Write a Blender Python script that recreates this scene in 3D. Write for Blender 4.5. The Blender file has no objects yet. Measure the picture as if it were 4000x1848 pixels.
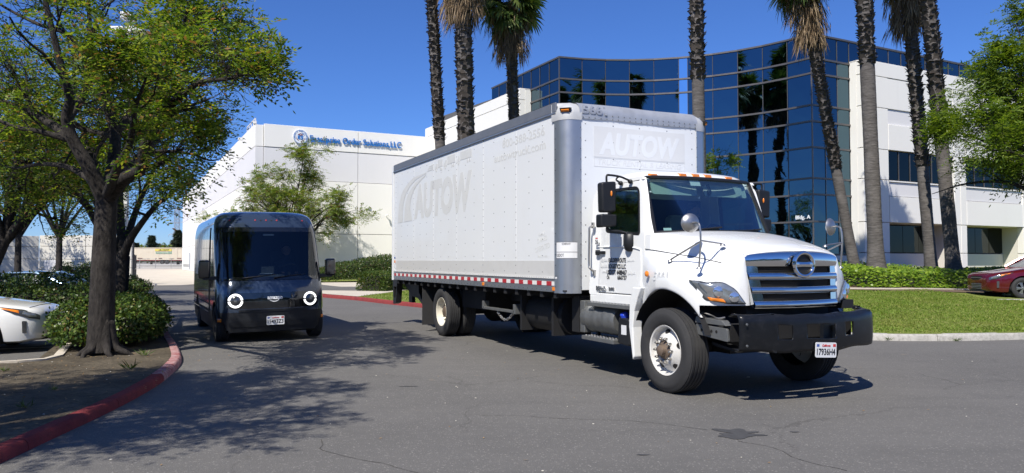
import bpy, bmesh, math, random
import numpy as np
from mathutils import Vector, Matrix
rad = math.radians
sc = bpy.context.scene
C = sc.collection
PI = math.pi

# ------------------------------------------------------------------ camera, sky, sun, exposure
cam_d = bpy.data.cameras.new('camera')
cam = bpy.data.objects.new('camera', cam_d)
C.objects.link(cam)
cam.location = (0, 0, 1.52)
cam.rotation_euler = (rad(90 + 1.837), 0, 0)
cam_d.sensor_width = 36
cam_d.lens = 36 * 2900 / 4000
cam_d.clip_start = .05
cam_d.clip_end = 3000
sc.camera = cam

SUN_AZ, SUN_EL = 25.0, 50.0            # light travels towards +X +Y
world = bpy.data.worlds.new('World')
sc.world = world
world.use_nodes = True
wn = world.node_tree
bg = wn.nodes['Background']
sky = wn.nodes.new('ShaderNodeTexSky')
sky.sky_type = 'NISHITA'
sky.sun_disc = False
sky.sun_elevation = rad(SUN_EL)
sky.sun_rotation = rad(180 + SUN_AZ)
sky.altitude = 60
sky.air_density = 1.0
sky.dust_density = 0.0
sky.ozone_density = 10.0
tint = wn.nodes.new('ShaderNodeMix')
tint.data_type = 'RGBA'; tint.blend_type = 'MULTIPLY'
tint.inputs['Factor'].default_value = 1
tint.inputs['B'].default_value = (.50, .625, .88, 1)
wn.links.new(sky.outputs[0], tint.inputs['A'])
wn.links.new(tint.outputs['Result'], bg.inputs[0])
bg.inputs[1].default_value = .122

sun_d = bpy.data.lights.new('sun', 'SUN')
sun_d.energy = 5.0
sun_d.angle = rad(.55)
sun_d.color = (1, .945, .855)
sun = bpy.data.objects.new('sun', sun_d)
C.objects.link(sun)
ce = math.cos(rad(SUN_EL))
sd = Vector((math.sin(rad(SUN_AZ)) * ce, math.cos(rad(SUN_AZ)) * ce, -math.sin(rad(SUN_EL))))
sun.rotation_euler = sd.to_track_quat('-Z', 'Y').to_euler()
sun.location = (-20, -40, 50)

sc.view_settings.view_transform = 'Standard'
sc.view_settings.look = 'None'
sc.view_settings.exposure = 0.34
sc.view_settings.gamma = 1
sc.view_settings.use_curve_mapping = False
sc.render.engine = 'CYCLES'
sc.cycles.max_bounces = 7
sc.cycles.transparent_max_bounces = 8
sc.cycles.use_denoising = True
sc.cycles.sample_clamp_indirect = 6

# ------------------------------------------------------------------ helpers
rng = random.Random(7)
nrg = np.random.default_rng(11)
lerp = lambda a, b, t: a + (b - a) * t

class Frame:
    """local frame on the ground: x along angle, y to its left"""
    def __init__(s, O, ang):
        s.O = O; s.a = rad(ang)
        s.X = (math.cos(s.a), math.sin(s.a)); s.Y = (-math.sin(s.a), math.cos(s.a))
    def w(s, x, y, z=0):
        return (s.O[0] + s.X[0]*x + s.Y[0]*y, s.O[1] + s.X[1]*x + s.Y[1]*y, z)

def setp(o, label=None, cat=None, group=None, kind=None):
    if label: o['label'] = label
    if cat: o['category'] = cat
    if group: o['group'] = group
    if kind: o['kind'] = kind
    return o

def thing(name, label, cat, loc=(0, 0, 0), rotz=0, group=None):
    o = bpy.data.objects.new(name, None)
    o.empty_display_size = .2
    C.objects.link(o)
    o.location = loc; o.rotation_euler = (0, 0, rotz)
    return setp(o, label, cat, group)

def children(o):
    return [c for c in bpy.data.objects if c.parent is o]

class MB:
    def __init__(s): s.v = []; s.f = []
    def add(s, vs, fs):
        b = len(s.v); s.v += [tuple(p) for p in vs]
        s.f += [tuple(b + i for i in f) for f in fs]; return s
    def box(s, x0, x1, y0, y1, z0, z1, M=None):
        vs = [Vector((x, y, z)) for z in (z0, z1) for y in (y0, y1) for x in (x0, x1)]
        if M: vs = [M @ p for p in vs]
        return s.add(vs, [(0, 2, 3, 1), (4, 5, 7, 6), (0, 1, 5, 4), (2, 6, 7, 3), (0, 4, 6, 2), (1, 3, 7, 5)])
    def quad(s, *p): return s.add(p, [tuple(range(len(p)))])
    def prism(s, poly, a, b, fn):
        """poly 2D ccw, fn(u,v,w)->3D; extruded along w from a to b"""
        n = len(poly)
        vs = [fn(u, v, a) for u, v in poly] + [fn(u, v, b) for u, v in poly]
        fs = [tuple(range(n - 1, -1, -1)), tuple(range(n, 2*n))] + [(i, (i+1) % n, n + (i+1) % n, n + i) for i in range(n)]
        return s.add(vs, fs)
    def frame(s, outer, inner, a, b, fn):
        """flat ring between two loops of the same length, extruded from a to b"""
        n = len(outer)
        vs = [fn(u, v, a) for u, v in outer] + [fn(u, v, a) for u, v in inner] + [fn(u, v, b) for u, v in outer] + [fn(u, v, b) for u, v in inner]
        fs = []
        for i in range(n):
            j = (i + 1) % n
            fs += [(j, i, n+i, n+j), (2*n+i, 2*n+j, 3*n+j, 3*n+i), (i, j, 2*n+j, 2*n+i), (n+j, n+i, 3*n+i, 3*n+j)]
        return s.add(vs, fs)
    def loft(s, rings, closed=True, cap0=True, cap1=True):
        n = len(rings[0]); vs = [p for r in rings for p in r]; fs = []
        for k in range(len(rings) - 1):
            for i in range(n if closed else n - 1):
                j = (i + 1) % n
                fs.append((k*n + i, k*n + j, (k+1)*n + j, (k+1)*n + i))
        if closed and cap0: fs.append(tuple(range(n - 1, -1, -1)))
        if closed and cap1: fs.append(tuple((len(rings)-1)*n + i for i in range(n)))
        return s.add(vs, fs)
    def sheet(s, rows): return s.loft(rows, closed=False)
    def tube(s, path, r, n=8, caps=True):
        P = [Vector(p) for p in path]; m = len(P)
        R = r if isinstance(r, (list, tuple)) else [r] * m
        T = []
        for i in range(m):
            t = (P[min(i+1, m-1)] - P[max(i-1, 0)])
            T.append(t.normalized() if t.length > 1e-9 else Vector((0, 0, 1)))
        ref = Vector((0, 0, 1)) if abs(T[0].z) < .9 else Vector((1, 0, 0))
        u = T[0].cross(ref).normalized(); rings = []
        for i in range(m):
            u = (u - T[i] * u.dot(T[i]))
            u = u.normalized() if u.length > 1e-6 else T[i].orthogonal().normalized()
            w = T[i].cross(u)
            rings.append([P[i] + (u * math.cos(2*PI*k/n) + w * math.sin(2*PI*k/n)) * R[i] for k in range(n)])
        return s.loft(rings, True, caps, caps)
    def cyl(s, p0, p1, r0, r1=None, n=16): return s.tube([p0, p1], [r0, r0 if r1 is None else r1], n)
    def lathe(s, prof, o, ax, n=32, full=True):
        """prof: (radius, distance along axis)"""
        ax = Vector(ax).normalized(); o = Vector(o)
        u = ax.orthogonal().normalized(); w = ax.cross(u)
        rings = [[o + ax * h + (u * math.cos(2*PI*k/n) + w * math.sin(2*PI*k/n)) * r for k in range(n)] for r, h in prof]
        return s.loft(rings, True, False, False)
    def ell(s, c, rx, ry, rz, n=12, m=8):
        rings = []
        for j in range(1, m):
            a = PI * j / m - PI/2
            rings.append([(c[0] + rx*math.cos(a)*math.cos(2*PI*k/n), c[1] + ry*math.cos(a)*math.sin(2*PI*k/n), c[2] + rz*math.sin(a)) for k in range(n)])
        return s.loft(rings)
    def mesh(s, name):
        me = bpy.data.meshes.new(name); me.from_pydata(s.v, [], s.f); me.update(); return me
    def build(s, name, m=None, parent=None, smooth=40, bevel=0, seg=2, sub=0, fix=False, kind=None):
        me = s.mesh(name)
        if fix:
            bm = bmesh.new(); bm.from_mesh(me); bmesh.ops.recalc_face_normals(bm, faces=bm.faces); bm.to_mesh(me); bm.free()
        return link(name, me, m, parent, smooth, bevel, seg, sub, kind)

def link(name, me, m=None, parent=None, smooth=40, bevel=0, seg=2, sub=0, kind=None):
    if m:
        for q in (m if isinstance(m, (list, tuple)) else [m]): me.materials.append(q)
    if smooth:
        me.shade_smooth(); me.set_sharp_from_angle(angle=rad(smooth))
    o = bpy.data.objects.new(name, me); C.objects.link(o)
    if parent: o.parent = parent
    if bevel:
        b = o.modifiers.new('bevel', 'BEVEL'); b.width = bevel; b.segments = seg; b.limit_method = 'ANGLE'; b.angle_limit = rad(35)
        b.harden_normals = False
    if sub:
        q = o.modifiers.new('sub', 'SUBSURF'); q.levels = sub; q.render_levels = sub
    if kind: o['kind'] = kind
    return o

def inst(o, parent=None, loc=None, rot=None, scale=None, name=None):
    c = o.copy(); C.objects.link(c)
    if name: c.name = name
    if parent: c.parent = parent
    if loc is not None: c.location = loc
    if rot is not None: c.rotation_euler = rot
    if scale is not None: c.scale = scale
    return c

def dup(root, loc, rotz, label=None):
    r = root.copy(); C.objects.link(r); r.location = loc; r.rotation_euler = (0, 0, rotz)
    if label: r['label'] = label
    for ch in children(root):
        c = ch.copy(); C.objects.link(c); c.parent = r
        for g in children(ch):
            d = g.copy(); C.objects.link(d); d.parent = c
    return r

def rpoly(pts, r, n=4):
    """round the corners of a polygon, n+1 points per corner"""
    out = []; m = len(pts)
    R = r if isinstance(r, (list, tuple)) else [r] * m
    for i in range(m):
        p = Vector(pts[i]); a = Vector(pts[i-1]) - p; b = Vector(pts[(i+1) % m]) - p
        d = min(R[i], a.length*.49, b.length*.49)
        A = p + a.normalized()*d; B = p + b.normalized()*d
        for k in range(n + 1):
            t = k / n
            q = A*(1-t)**2 + p*2*t*(1-t) + B*t*t
            out.append((q.x, q.y))
    return out

def crom(pts, n=6):
    P = [np.array(p, float) for p in pts]; P = [2*P[0]-P[1]] + P + [2*P[-1]-P[-2]]; out = []
    for i in range(1, len(P) - 2):
        for k in range(n):
            t = k / n; a, b, c, d = P[i-1:i+3]
            out.append(.5*((2*b) + (c-a)*t + (2*a-5*b+4*c-d)*t*t + (3*b-a-3*c+d)*t**3))
    out.append(P[-2]); return [tuple(p) for p in out]

def fast_mesh(name, V, F):
    """V (n,3), F (m,k) with k = 3 or 4"""
    V = np.ascontiguousarray(V, np.float32); F = np.ascontiguousarray(F, np.int32); k = F.shape[1]
    me = bpy.data.meshes.new(name)
    me.vertices.add(len(V)); me.vertices.foreach_set('co', V.ravel())
    me.loops.add(F.size); me.loops.foreach_set('vertex_index', F.ravel())
    me.polygons.add(len(F)); me.polygons.foreach_set('loop_start', np.arange(0, F.size, k, dtype=np.int32))
    me.update(calc_edges=True); return me

def nrm(a): return a / np.maximum(np.linalg.norm(a, axis=-1, keepdims=True), 1e-9)

def leaf_quads(P, D, N, L, W, fold=.0):
    """pointed leaves: base P, direction D, normal N, lengths L, widths W -> V, F"""
    D = nrm(D); S = nrm(np.cross(D, N)); N2 = np.cross(S, D)
    L = np.broadcast_to(np.asarray(L, float).reshape(-1, 1), (len(P), 1)); W = np.broadcast_to(np.asarray(W, float).reshape(-1, 1), (len(P), 1))
    a = P; b = P + D*L*.45 + S*W*.5 + N2*W*fold; c = P + D*L; d = P + D*L*.45 - S*W*.5 + N2*W*fold
    V = np.stack([a, b, c, d], 1).reshape(-1, 3)
    F = np.arange(len(V)).reshape(-1, 4)
    return V, F

def rdir(n):
    return nrm(nrg.normal(size=(n, 3)))

# ------------------------------------------------------------------ materials
def mat(name, col, rough=.6, metal=0, var=.12, vs=4, bump=0, bs=60, spec=.5, coat=0, emit=None, es=0, trans=0, rvar=.08, ior=1.5, dirt=0, dcol=(.12, .1, .08), ds=2.5):
    m = bpy.data.materials.new(name); m.use_nodes = True
    nt = m.node_tree; b = nt.nodes['Principled BSDF']; L = nt.links
    b.inputs['Roughness'].default_value = rough; b.inputs['Metallic'].default_value = metal
    b.inputs['Specular IOR Level'].default_value = spec; b.inputs['Coat Weight'].default_value = coat
    b.inputs['Coat Roughness'].default_value = .04
    b.inputs['Transmission Weight'].default_value = trans; b.inputs['IOR'].default_value = ior
    tc = nt.nodes.new('ShaderNodeTexCoord')
    nz = nt.nodes.new('ShaderNodeTexNoise'); nz.inputs['Scale'].default_value = vs; nz.inputs['Detail'].default_value = 7
    nz.inputs['Roughness'].default_value = .65
    L.new(tc.outputs['Object'], nz.inputs['Vector'])
    mx = nt.nodes.new('ShaderNodeMix'); mx.data_type = 'RGBA'
    mx.inputs['A'].default_value = tuple(c*(1-var) for c in col) + (1,); mx.inputs['B'].default_value = tuple(min(1, c*(1+var)) for c in col) + (1,)
    L.new(nz.outputs['Fac'], mx.inputs['Factor'])
    out = mx.outputs['Result']
    if dirt:
        n2 = nt.nodes.new('ShaderNodeTexNoise'); n2.inputs['Scale'].default_value = ds; n2.inputs['Detail'].default_value = 10; n2.inputs['Roughness'].default_value = .72
        L.new(tc.outputs['Object'], n2.inputs['Vector'])
        rp = nt.nodes.new('ShaderNodeMapRange'); rp.inputs['From Min'].default_value = .52; rp.inputs['From Max'].default_value = .75; rp.inputs['To Max'].default_value = dirt
        L.new(n2.outputs['Fac'], rp.inputs['Value'])
        m2 = nt.nodes.new('ShaderNodeMix'); m2.data_type = 'RGBA'; m2.inputs['B'].default_value = dcol + (1,)
        L.new(out, m2.inputs['A']); L.new(rp.outputs[0], m2.inputs['Factor']); out = m2.outputs['Result']
    L.new(out, b.inputs['Base Color'])
    if rvar:
        r = nt.nodes.new('ShaderNodeMapRange'); r.inputs['To Min'].default_value = max(0, rough - rvar); r.inputs['To Max'].default_value = min(1, rough + rvar)
        L.new(nz.outputs['Fac'], r.inputs['Value']); L.new(r.outputs[0], b.inputs['Roughness'])
    if bump:
        n3 = nt.nodes.new('ShaderNodeTexNoise'); n3.inputs['Scale'].default_value = bs; n3.inputs['Detail'].default_value = 5
        L.new(tc.outputs['Object'], n3.inputs['Vector'])
        bp = nt.nodes.new('ShaderNodeBump'); bp.inputs['Strength'].default_value = bump; bp.inputs['Distance'].default_value = .02
        L.new(n3.outputs['Fac'], bp.inputs['Height']); L.new(bp.outputs[0], b.inputs['Normal'])
    if emit:
        b.inputs['Emission Color'].default_value = emit + (1,); b.inputs['Emission Strength'].default_value = es
    return m

def leaf_mat(name, cols, trans=.3, rough=.5, patch=None):
    """cols: list of (position, colour); one random value per leaf"""
    m = bpy.data.materials.new(name); m.use_nodes = True
    nt = m.node_tree; L = nt.links; b = nt.nodes['Principled BSDF']; out = nt.nodes['Material Output']
    ge = nt.nodes.new('ShaderNodeNewGeometry'); rp = nt.nodes.new('ShaderNodeValToRGB')
    el = rp.color_ramp.elements
    el[0].position, el[0].color = cols[0][0], cols[0][1] + (1,)
    el[1].position, el[1].color = cols[-1][0], cols[-1][1] + (1,)
    for p, c in cols[1:-1]:
        e = el.new(p); e.color = c + (1,)
    src = rp.outputs[0]; L.new(ge.outputs['Random Per Island'], rp.inputs[0])
    if patch:
        tc = nt.nodes.new('ShaderNodeTexCoord'); nz = nt.nodes.new('ShaderNodeTexNoise'); nz.inputs['Scale'].default_value = patch[0]; nz.inputs['Detail'].default_value = 5; nz.inputs['Roughness'].default_value = .65
        L.new(tc.outputs['Object'], nz.inputs['Vector']); mr = nt.nodes.new('ShaderNodeMapRange'); mr.inputs['From Min'].default_value = .47; mr.inputs['From Max'].default_value = .66; mr.inputs['To Max'].default_value = .42
        L.new(nz.outputs['Fac'], mr.inputs['Value']); pm = nt.nodes.new('ShaderNodeMix'); pm.data_type = 'RGBA'; pm.inputs['B'].default_value = patch[1] + (1,)
        L.new(mr.outputs[0], pm.inputs['Factor']); L.new(src, pm.inputs['A']); src = pm.outputs['Result']
    L.new(src, b.inputs['Base Color'])
    b.inputs['Roughness'].default_value = rough; b.inputs['Specular IOR Level'].default_value = .3
    tr = nt.nodes.new('ShaderNodeBsdfTranslucent'); gm = nt.nodes.new('ShaderNodeMix'); gm.data_type = 'RGBA'; gm.blend_type = 'MULTIPLY'
    gm.inputs['Factor'].default_value = 1; gm.inputs['B'].default_value = (1.5, 1.5, .6, 1)
    L.new(src, gm.inputs['A']); L.new(gm.outputs['Result'], tr.inputs['Color'])
    ms = nt.nodes.new('ShaderNodeMixShader'); ms.inputs[0].default_value = trans
    L.new(b.outputs[0], ms.inputs[1]); L.new(tr.outputs[0], ms.inputs[2]); L.new(ms.outputs[0], out.inputs['Surface'])
    return m

def see_glass(name, tint=(.55, .72, .7), rough=.01, refl=.55):
    """thin window glass: tinted see-through mixed with a mirror by fresnel"""
    m = bpy.data.materials.new(name); m.use_nodes = True
    nt = m.node_tree; L = nt.links; out = nt.nodes['Material Output']
    for n in list(nt.nodes):
        if n.name != 'Material Output': nt.nodes.remove(n)
    t = nt.nodes.new('ShaderNodeBsdfTransparent'); t.inputs[0].default_value = tint + (1,)
    g = nt.nodes.new('ShaderNodeBsdfGlossy'); g.inputs['Roughness'].default_value = rough; g.inputs['Color'].default_value = (.9, .95, 1, 1)
    fr = nt.nodes.new('ShaderNodeFresnel'); fr.inputs['IOR'].default_value = 1.6
    mr = nt.nodes.new('ShaderNodeMath'); mr.operation = 'MULTIPLY_ADD'; mr.inputs[1].default_value = refl; mr.inputs[2].default_value = .02
    L.new(fr.outputs[0], mr.inputs[0])
    ms = nt.nodes.new('ShaderNodeMixShader'); L.new(mr.outputs[0], ms.inputs[0])
    L.new(t.outputs[0], ms.inputs[1]); L.new(g.outputs[0], ms.inputs[2]); L.new(ms.outputs[0], out.inputs['Surface'])
    return m

def node_mat(name, fn):
    m = bpy.data.materials.new(name); m.use_nodes = True
    fn(m.node_tree, m.node_tree.nodes['Principled BSDF']); return m

def nn(nt, kind, ins=None, **kw):
    n = nt.nodes.new(kind)
    for k, v in kw.items(): setattr(n, k, v)
    for k, v in (ins or {}).items():
        if hasattr(v, 'is_linked') or isinstance(v, bpy.types.NodeSocket): nt.links.new(v, n.inputs[k])
        else: n.inputs[k].default_value = v
    return n

def mixc(nt, fac, a, b, blend='MIX'):
    n = nt.nodes.new('ShaderNodeMix'); n.data_type = 'RGBA'; n.blend_type = blend
    for k, v in (('Factor', fac), ('A', a), ('B', b)):
        if isinstance(v, bpy.types.NodeSocket): nt.links.new(v, n.inputs[k])
        else: n.inputs[k].default_value = v if not isinstance(v, tuple) else (v + (1,) if len(v) == 3 else v)
    return n.outputs['Result']

def asphalt(nt, b):
    L = nt.links
    tc = nn(nt, 'ShaderNodeTexCoord').outputs['Object']
    big = nn(nt, 'ShaderNodeTexNoise', {'Vector': tc, 'Scale': .35, 'Detail': 8, 'Roughness': .62})
    mid = nn(nt, 'ShaderNodeTexNoise', {'Vector': tc, 'Scale': 6, 'Detail': 6, 'Roughness': .7})
    fine = nn(nt, 'ShaderNodeTexVoronoi', {'Vector': tc, 'Scale': 95, 'Randomness': 1.0})
    fine2 = nn(nt, 'ShaderNodeTexNoise', {'Vector': tc, 'Scale': 130, 'Detail': 3, 'Roughness': .7})
    st = nn(nt, 'ShaderNodeMapping', {'Vector': tc, 'Rotation': (0, 0, rad(-48)), 'Scale': (.35, 3.2, 1)})
    streak = nn(nt, 'ShaderNodeTexNoise', {'Vector': st.outputs[0], 'Scale': .9, 'Detail': 5, 'Roughness': .6})
    c = mixc(nt, nn(nt, 'ShaderNodeMapRange', {'Value': big.outputs['Fac'], 'From Min': .3, 'From Max': .7}).outputs[0], (.134, .129, .120), (.187, .179, .166))
    c = mixc(nt, nn(nt, 'ShaderNodeMapRange', {'Value': streak.outputs['Fac'], 'From Min': .45, 'From Max': .75, 'To Max': .4}).outputs[0], c, (.104, .101, .095))
    c = mixc(nt, nn(nt, 'ShaderNodeMapRange', {'Value': mid.outputs['Fac'], 'From Min': .3, 'From Max': .75, 'To Max': .4}).outputs[0], c, (.212, .20, .182))
    c = mixc(nt, nn(nt, 'ShaderNodeMapRange', {'Value': fine2.outputs['Fac'], 'From Min': .35, 'From Max': .68, 'To Max': .75}).outputs[0], mixc(nt, .5, c, (.045, .045, .045)), c)
    # pale stones in the mix
    sep = nn(nt, 'ShaderNodeSeparateColor', {'Color': fine.outputs['Color']})
    c = mixc(nt, nn(nt, 'ShaderNodeMapRange', {'Value': sep.outputs[0], 'From Min': .93, 'From Max': 1.0, 'To Max': .55}).outputs[0], c, (.36, .34, .31))
    # cracks
    wob = nn(nt, 'ShaderNodeTexNoise', {'Vector': tc, 'Scale': 2.2, 'Detail': 6, 'Roughness': .7})
    wv = nn(nt, 'ShaderNodeVectorMath', {0: tc}, operation='ADD')
    sc_ = nn(nt, 'ShaderNodeVectorMath', {0: wob.outputs['Color'], 1: (.55, .55, 0)}, operation='MULTIPLY')
    L.new(sc_.outputs[0], wv.inputs[1])
    vo = nn(nt, 'ShaderNodeTexVoronoi', {'Vector': wv.outputs[0], 'Scale': .33}, feature='DISTANCE_TO_EDGE')
    gate = nn(nt, 'ShaderNodeTexNoise', {'Vector': tc, 'Scale': .5, 'Detail': 2})
    gm = nn(nt, 'ShaderNodeMapRange', {'Value': gate.outputs['Fac'], 'From Min': .46, 'From Max': .6})
    cr = nn(nt, 'ShaderNodeMapRange', {'Value': vo.outputs['Distance'], 'From Min': .0015, 'From Max': .0045, 'To Min': 1, 'To Max': 0})
    cm = nn(nt, 'ShaderNodeMath', {0: cr.outputs[0], 1: gm.outputs[0]}, operation='MULTIPLY')
    c = mixc(nt, nn(nt, 'ShaderNodeMath', {0: cm.outputs[0], 1: .4}, operation='MULTIPLY').outputs[0], c, (.045, .042, .038))
    # dark oil drips and tan dusty spots
    oil = nn(nt, 'ShaderNodeTexNoise', {'Vector': tc, 'Scale': 1.15, 'Detail': 7, 'Roughness': .55})
    c = mixc(nt, nn(nt, 'ShaderNodeMapRange', {'Value': oil.outputs['Fac'], 'From Min': .69, 'From Max': .73, 'To Max': .55}).outputs[0], c, (.05, .05, .05))
    tan = nn(nt, 'ShaderNodeTexNoise', {'Vector': wv.outputs[0], 'Scale': 3.1, 'Detail': 5})
    c = mixc(nt, nn(nt, 'ShaderNodeMapRange', {'Value': tan.outputs['Fac'], 'From Min': .71, 'From Max': .76, 'To Max': .5}).outputs[0], c, (.24, .19, .13))
    L.new(c, b.inputs['Base Color'])
    b.inputs['Roughness'].default_value = .88; b.inputs['Specular IOR Level'].default_value = .35
    hm = nn(nt, 'ShaderNodeMath', {0: fine.outputs['Distance'], 1: fine2.outputs['Fac']}, operation='ADD')
    bp = nn(nt, 'ShaderNodeBump', {'Height': hm.outputs[0], 'Strength': .55, 'Distance': .006})
    L.new(bp.outputs[0], b.inputs['Normal'])

def ground_mix(c0, c1, c2, s1=1.2, s2=18, bump=.5, bs=30):
    def f(nt, b):
        tc = nn(nt, 'ShaderNodeTexCoord').outputs['Object']
        a = nn(nt, 'ShaderNodeTexNoise', {'Vector': tc, 'Scale': s1, 'Detail': 8, 'Roughness': .65})
        d = nn(nt, 'ShaderNodeTexNoise', {'Vector': tc, 'Scale': s2, 'Detail': 6, 'Roughness': .7})
        c = mixc(nt, nn(nt, 'ShaderNodeMapRange', {'Value': a.outputs['Fac'], 'From Min': .35, 'From Max': .65}).outputs[0], c0, c1)
        c = mixc(nt, nn(nt, 'ShaderNodeMapRange', {'Value': d.outputs['Fac'], 'From Min': .45, 'From Max': .7, 'To Max': .8}).outputs[0], c, c2)
        nt.links.new(c, b.inputs['Base Color']); b.inputs['Roughness'].default_value = .92; b.inputs['Specular IOR Level'].default_value = .2
        h = nn(nt, 'ShaderNodeTexNoise', {'Vector': tc, 'Scale': bs, 'Detail': 6})
        bp = nn(nt, 'ShaderNodeBump', {'Height': h.outputs['Fac'], 'Strength': bump, 'Distance': .03})
        nt.links.new(bp.outputs[0], b.inputs['Normal'])
    return f

def wall_paint(col, streak=.25):
    """painted tilt-up concrete with faint weather runs below its joints"""
    def f(nt, b):
        tc = nn(nt, 'ShaderNodeTexCoord').outputs['Object']
        a = nn(nt, 'ShaderNodeTexNoise', {'Vector': tc, 'Scale': .35, 'Detail': 6})
        c = mixc(nt, a.outputs['Fac'], tuple(x*.95 for x in col), tuple(min(1, x*1.04) for x in col))
        mp = nn(nt, 'ShaderNodeMapping', {'Vector': tc, 'Scale': (3.5, 3.5, .12)})
        s = nn(nt, 'ShaderNodeTexNoise', {'Vector': mp.outputs[0], 'Scale': 1.0, 'Detail': 7, 'Roughness': .7})
        c = mixc(nt, nn(nt, 'ShaderNodeMapRange', {'Value': s.outputs['Fac'], 'From Min': .55, 'From Max': .8, 'To Max': streak}).outputs[0], c, tuple(x*.72 for x in col))
        nt.links.new(c, b.inputs['Base Color']); b.inputs['Roughness'].default_value = .8; b.inputs['Specular IOR Level'].default_value = .3
        h = nn(nt, 'ShaderNodeTexNoise', {'Vector': tc, 'Scale': 35, 'Detail': 4})
        bp = nn(nt, 'ShaderNodeBump', {'Height': h.outputs['Fac'], 'Strength': .12, 'Distance': .01})
        nt.links.new(bp.outputs[0], b.inputs['Normal'])
    return f

def bark(c0, c1, sz=(9, 9, 2.2), bump=.8):
    def f(nt, b):
        tc = nn(nt, 'ShaderNodeTexCoord').outputs['Object']
        mp = nn(nt, 'ShaderNodeMapping', {'Vector': tc, 'Scale': sz})
        a = nn(nt, 'ShaderNodeTexNoise', {'Vector': mp.outputs[0], 'Scale': 2.0, 'Detail': 9, 'Roughness': .7})
        g = nn(nt, 'ShaderNodeTexNoise', {'Vector': tc, 'Scale': 1.6, 'Detail': 5})
        c = mixc(nt, nn(nt, 'ShaderNodeMapRange', {'Value': a.outputs['Fac'], 'From Min': .35, 'From Max': .68}).outputs[0], c0, c1)
        c = mixc(nt, nn(nt, 'ShaderNodeMapRange', {'Value': g.outputs['Fac'], 'From Min': .5, 'From Max': .75, 'To Max': .5}).outputs[0], c, tuple(min(1, x*1.5) for x in c1))
        nt.links.new(c, b.inputs['Base Color']); b.inputs['Roughness'].default_value = .9; b.inputs['Specular IOR Level'].default_value = .2
        bp = nn(nt, 'ShaderNodeBump', {'Height': a.outputs['Fac'], 'Strength': bump, 'Distance': .04})
        nt.links.new(bp.outputs[0], b.inputs['Normal'])
    return f

def mirror_glass(col, wav=.02, ws=.9):
    def f(nt, b):
        tc = nn(nt, 'ShaderNodeTexCoord').outputs['Object']
        b.inputs['Base Color'].default_value = col + (1,); b.inputs['Metallic'].default_value = 1; b.inputs['Roughness'].default_value = .015
        h = nn(nt, 'ShaderNodeTexNoise', {'Vector': tc, 'Scale': ws, 'Detail': 1.5, 'Roughness': .4})
        bp = nn(nt, 'ShaderNodeBump', {'Height': h.outputs['Fac'], 'Strength': 1, 'Distance': wav})
        nt.links.new(bp.outputs[0], b.inputs['Normal'])
    return f

M = {}
M['asphalt'] = node_mat('asphalt', asphalt)
M['concrete'] = node_mat('concrete', ground_mix((.42, .40, .35), (.50, .475, .42), (.34, .31, .26), .5, 9, .2, 60))
M['pale_paving'] = node_mat('pale_paving', ground_mix((.50, .45, .37), (.58, .53, .44), (.42, .36, .29), .6, 9, .2, 60))
M['kerb'] = node_mat('kerb_concrete', ground_mix((.36, .35, .32), (.46, .44, .40), (.20, .19, .17), 1.5, 14, .3, 60))
M['red_kerb'] = node_mat('red_kerb_paint', ground_mix((.20, .034, .036), (.27, .048, .046), (.14, .038, .038), 2.5, 16, .3, 60))
M['worn_kerb'] = node_mat('worn_red_kerb_paint', ground_mix((.28, .06, .06), (.42, .25, .24), (.50, .38, .37), 5, 14, .3, 60))
M['mulch'] = node_mat('mulch', ground_mix((.070, .057, .040), (.135, .112, .078), (.036, .030, .023), 1.5, 14, 1.0, 22))
M['dirt'] = node_mat('dirt', ground_mix((.13, .09, .06), (.19, .14, .10), (.07, .05, .035), 1.5, 14, .9, 20))
M['turf'] = node_mat('turf', ground_mix((.13, .175, .028), (.18, .225, .042), (.21, .20, .07), .5, 3.0, .8, 40))
M['far_ground'] = node_mat('far_ground', ground_mix((.16, .15, .13), (.2, .19, .16), (.12, .12, .09), .02, .2, .2, 2))
M['line_paint'] = mat('line_paint', (.68, .66, .6), .8, var=.2, vs=12, dirt=.5, dcol=(.2, .2, .19), ds=9)
M['wall_white'] = node_mat('wall_white', wall_paint((.80, .785, .74), .13))
M['wall_grey'] = node_mat('wall_grey', wall_paint((.70, .69, .69), .10))
M['wall_cream'] = node_mat('wall_cream', wall_paint((.66, .635, .57), .25))
M['joint'] = mat('joint', (.10, .10, .10), .9)
M['curtain'] = node_mat('curtain_glass', mirror_glass((.085, .145, .185), .010, .8))
M['dark_glass'] = node_mat('dark_window_glass', mirror_glass((.028, .036, .036), .006, 1.0))
M['pale_pane'] = node_mat('pale_pane', mirror_glass((.55, .68, .78), .004, .7))
M['mullion'] = mat('mullion', (.15, .14, .135), .45, .6)
M['truck_white'] = mat('truck_white_paint', (.80, .81, .80), .28, var=.03, vs=1.4, coat=.6, dirt=.10, dcol=(.45, .42, .37), ds=3.2)
M['box_white'] = mat('box_white_paint', (.74, .76, .77), .42, var=.03, vs=.9, coat=.25, dirt=.14, dcol=(.5, .48, .44), ds=1.3)
M['scuff'] = mat('scuff_grey', (.56, .56, .545), .5, var=.06, vs=5, dirt=.25, dcol=(.4, .38, .34), ds=4)
M['alu'] = mat('aluminium', (.50, .52, .54), .38, .85, var=.12, vs=5, dirt=.3, dcol=(.3, .29, .27), ds=5)
M['alu_dark'] = mat('weathered_rail', (.20, .215, .24), .5, .4, var=.2, vs=6)
M['alu_cap'] = mat('oxidised_cap', (.45, .47, .50), .5, .5, var=.2, vs=5, dirt=.4, dcol=(.3, .3, .3), ds=4)
M['cap_white'] = mat('dull_white_cap', (.46, .47, .475), .55, .15, var=.12, vs=6, dirt=.3, dcol=(.35, .34, .32), ds=6)
M['chrome'] = mat('chrome', (.80, .80, .79), .11, 1, var=.04, rvar=.05)
M['rivet'] = mat('rivet', (.16, .17, .18), .5, .4)
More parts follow.
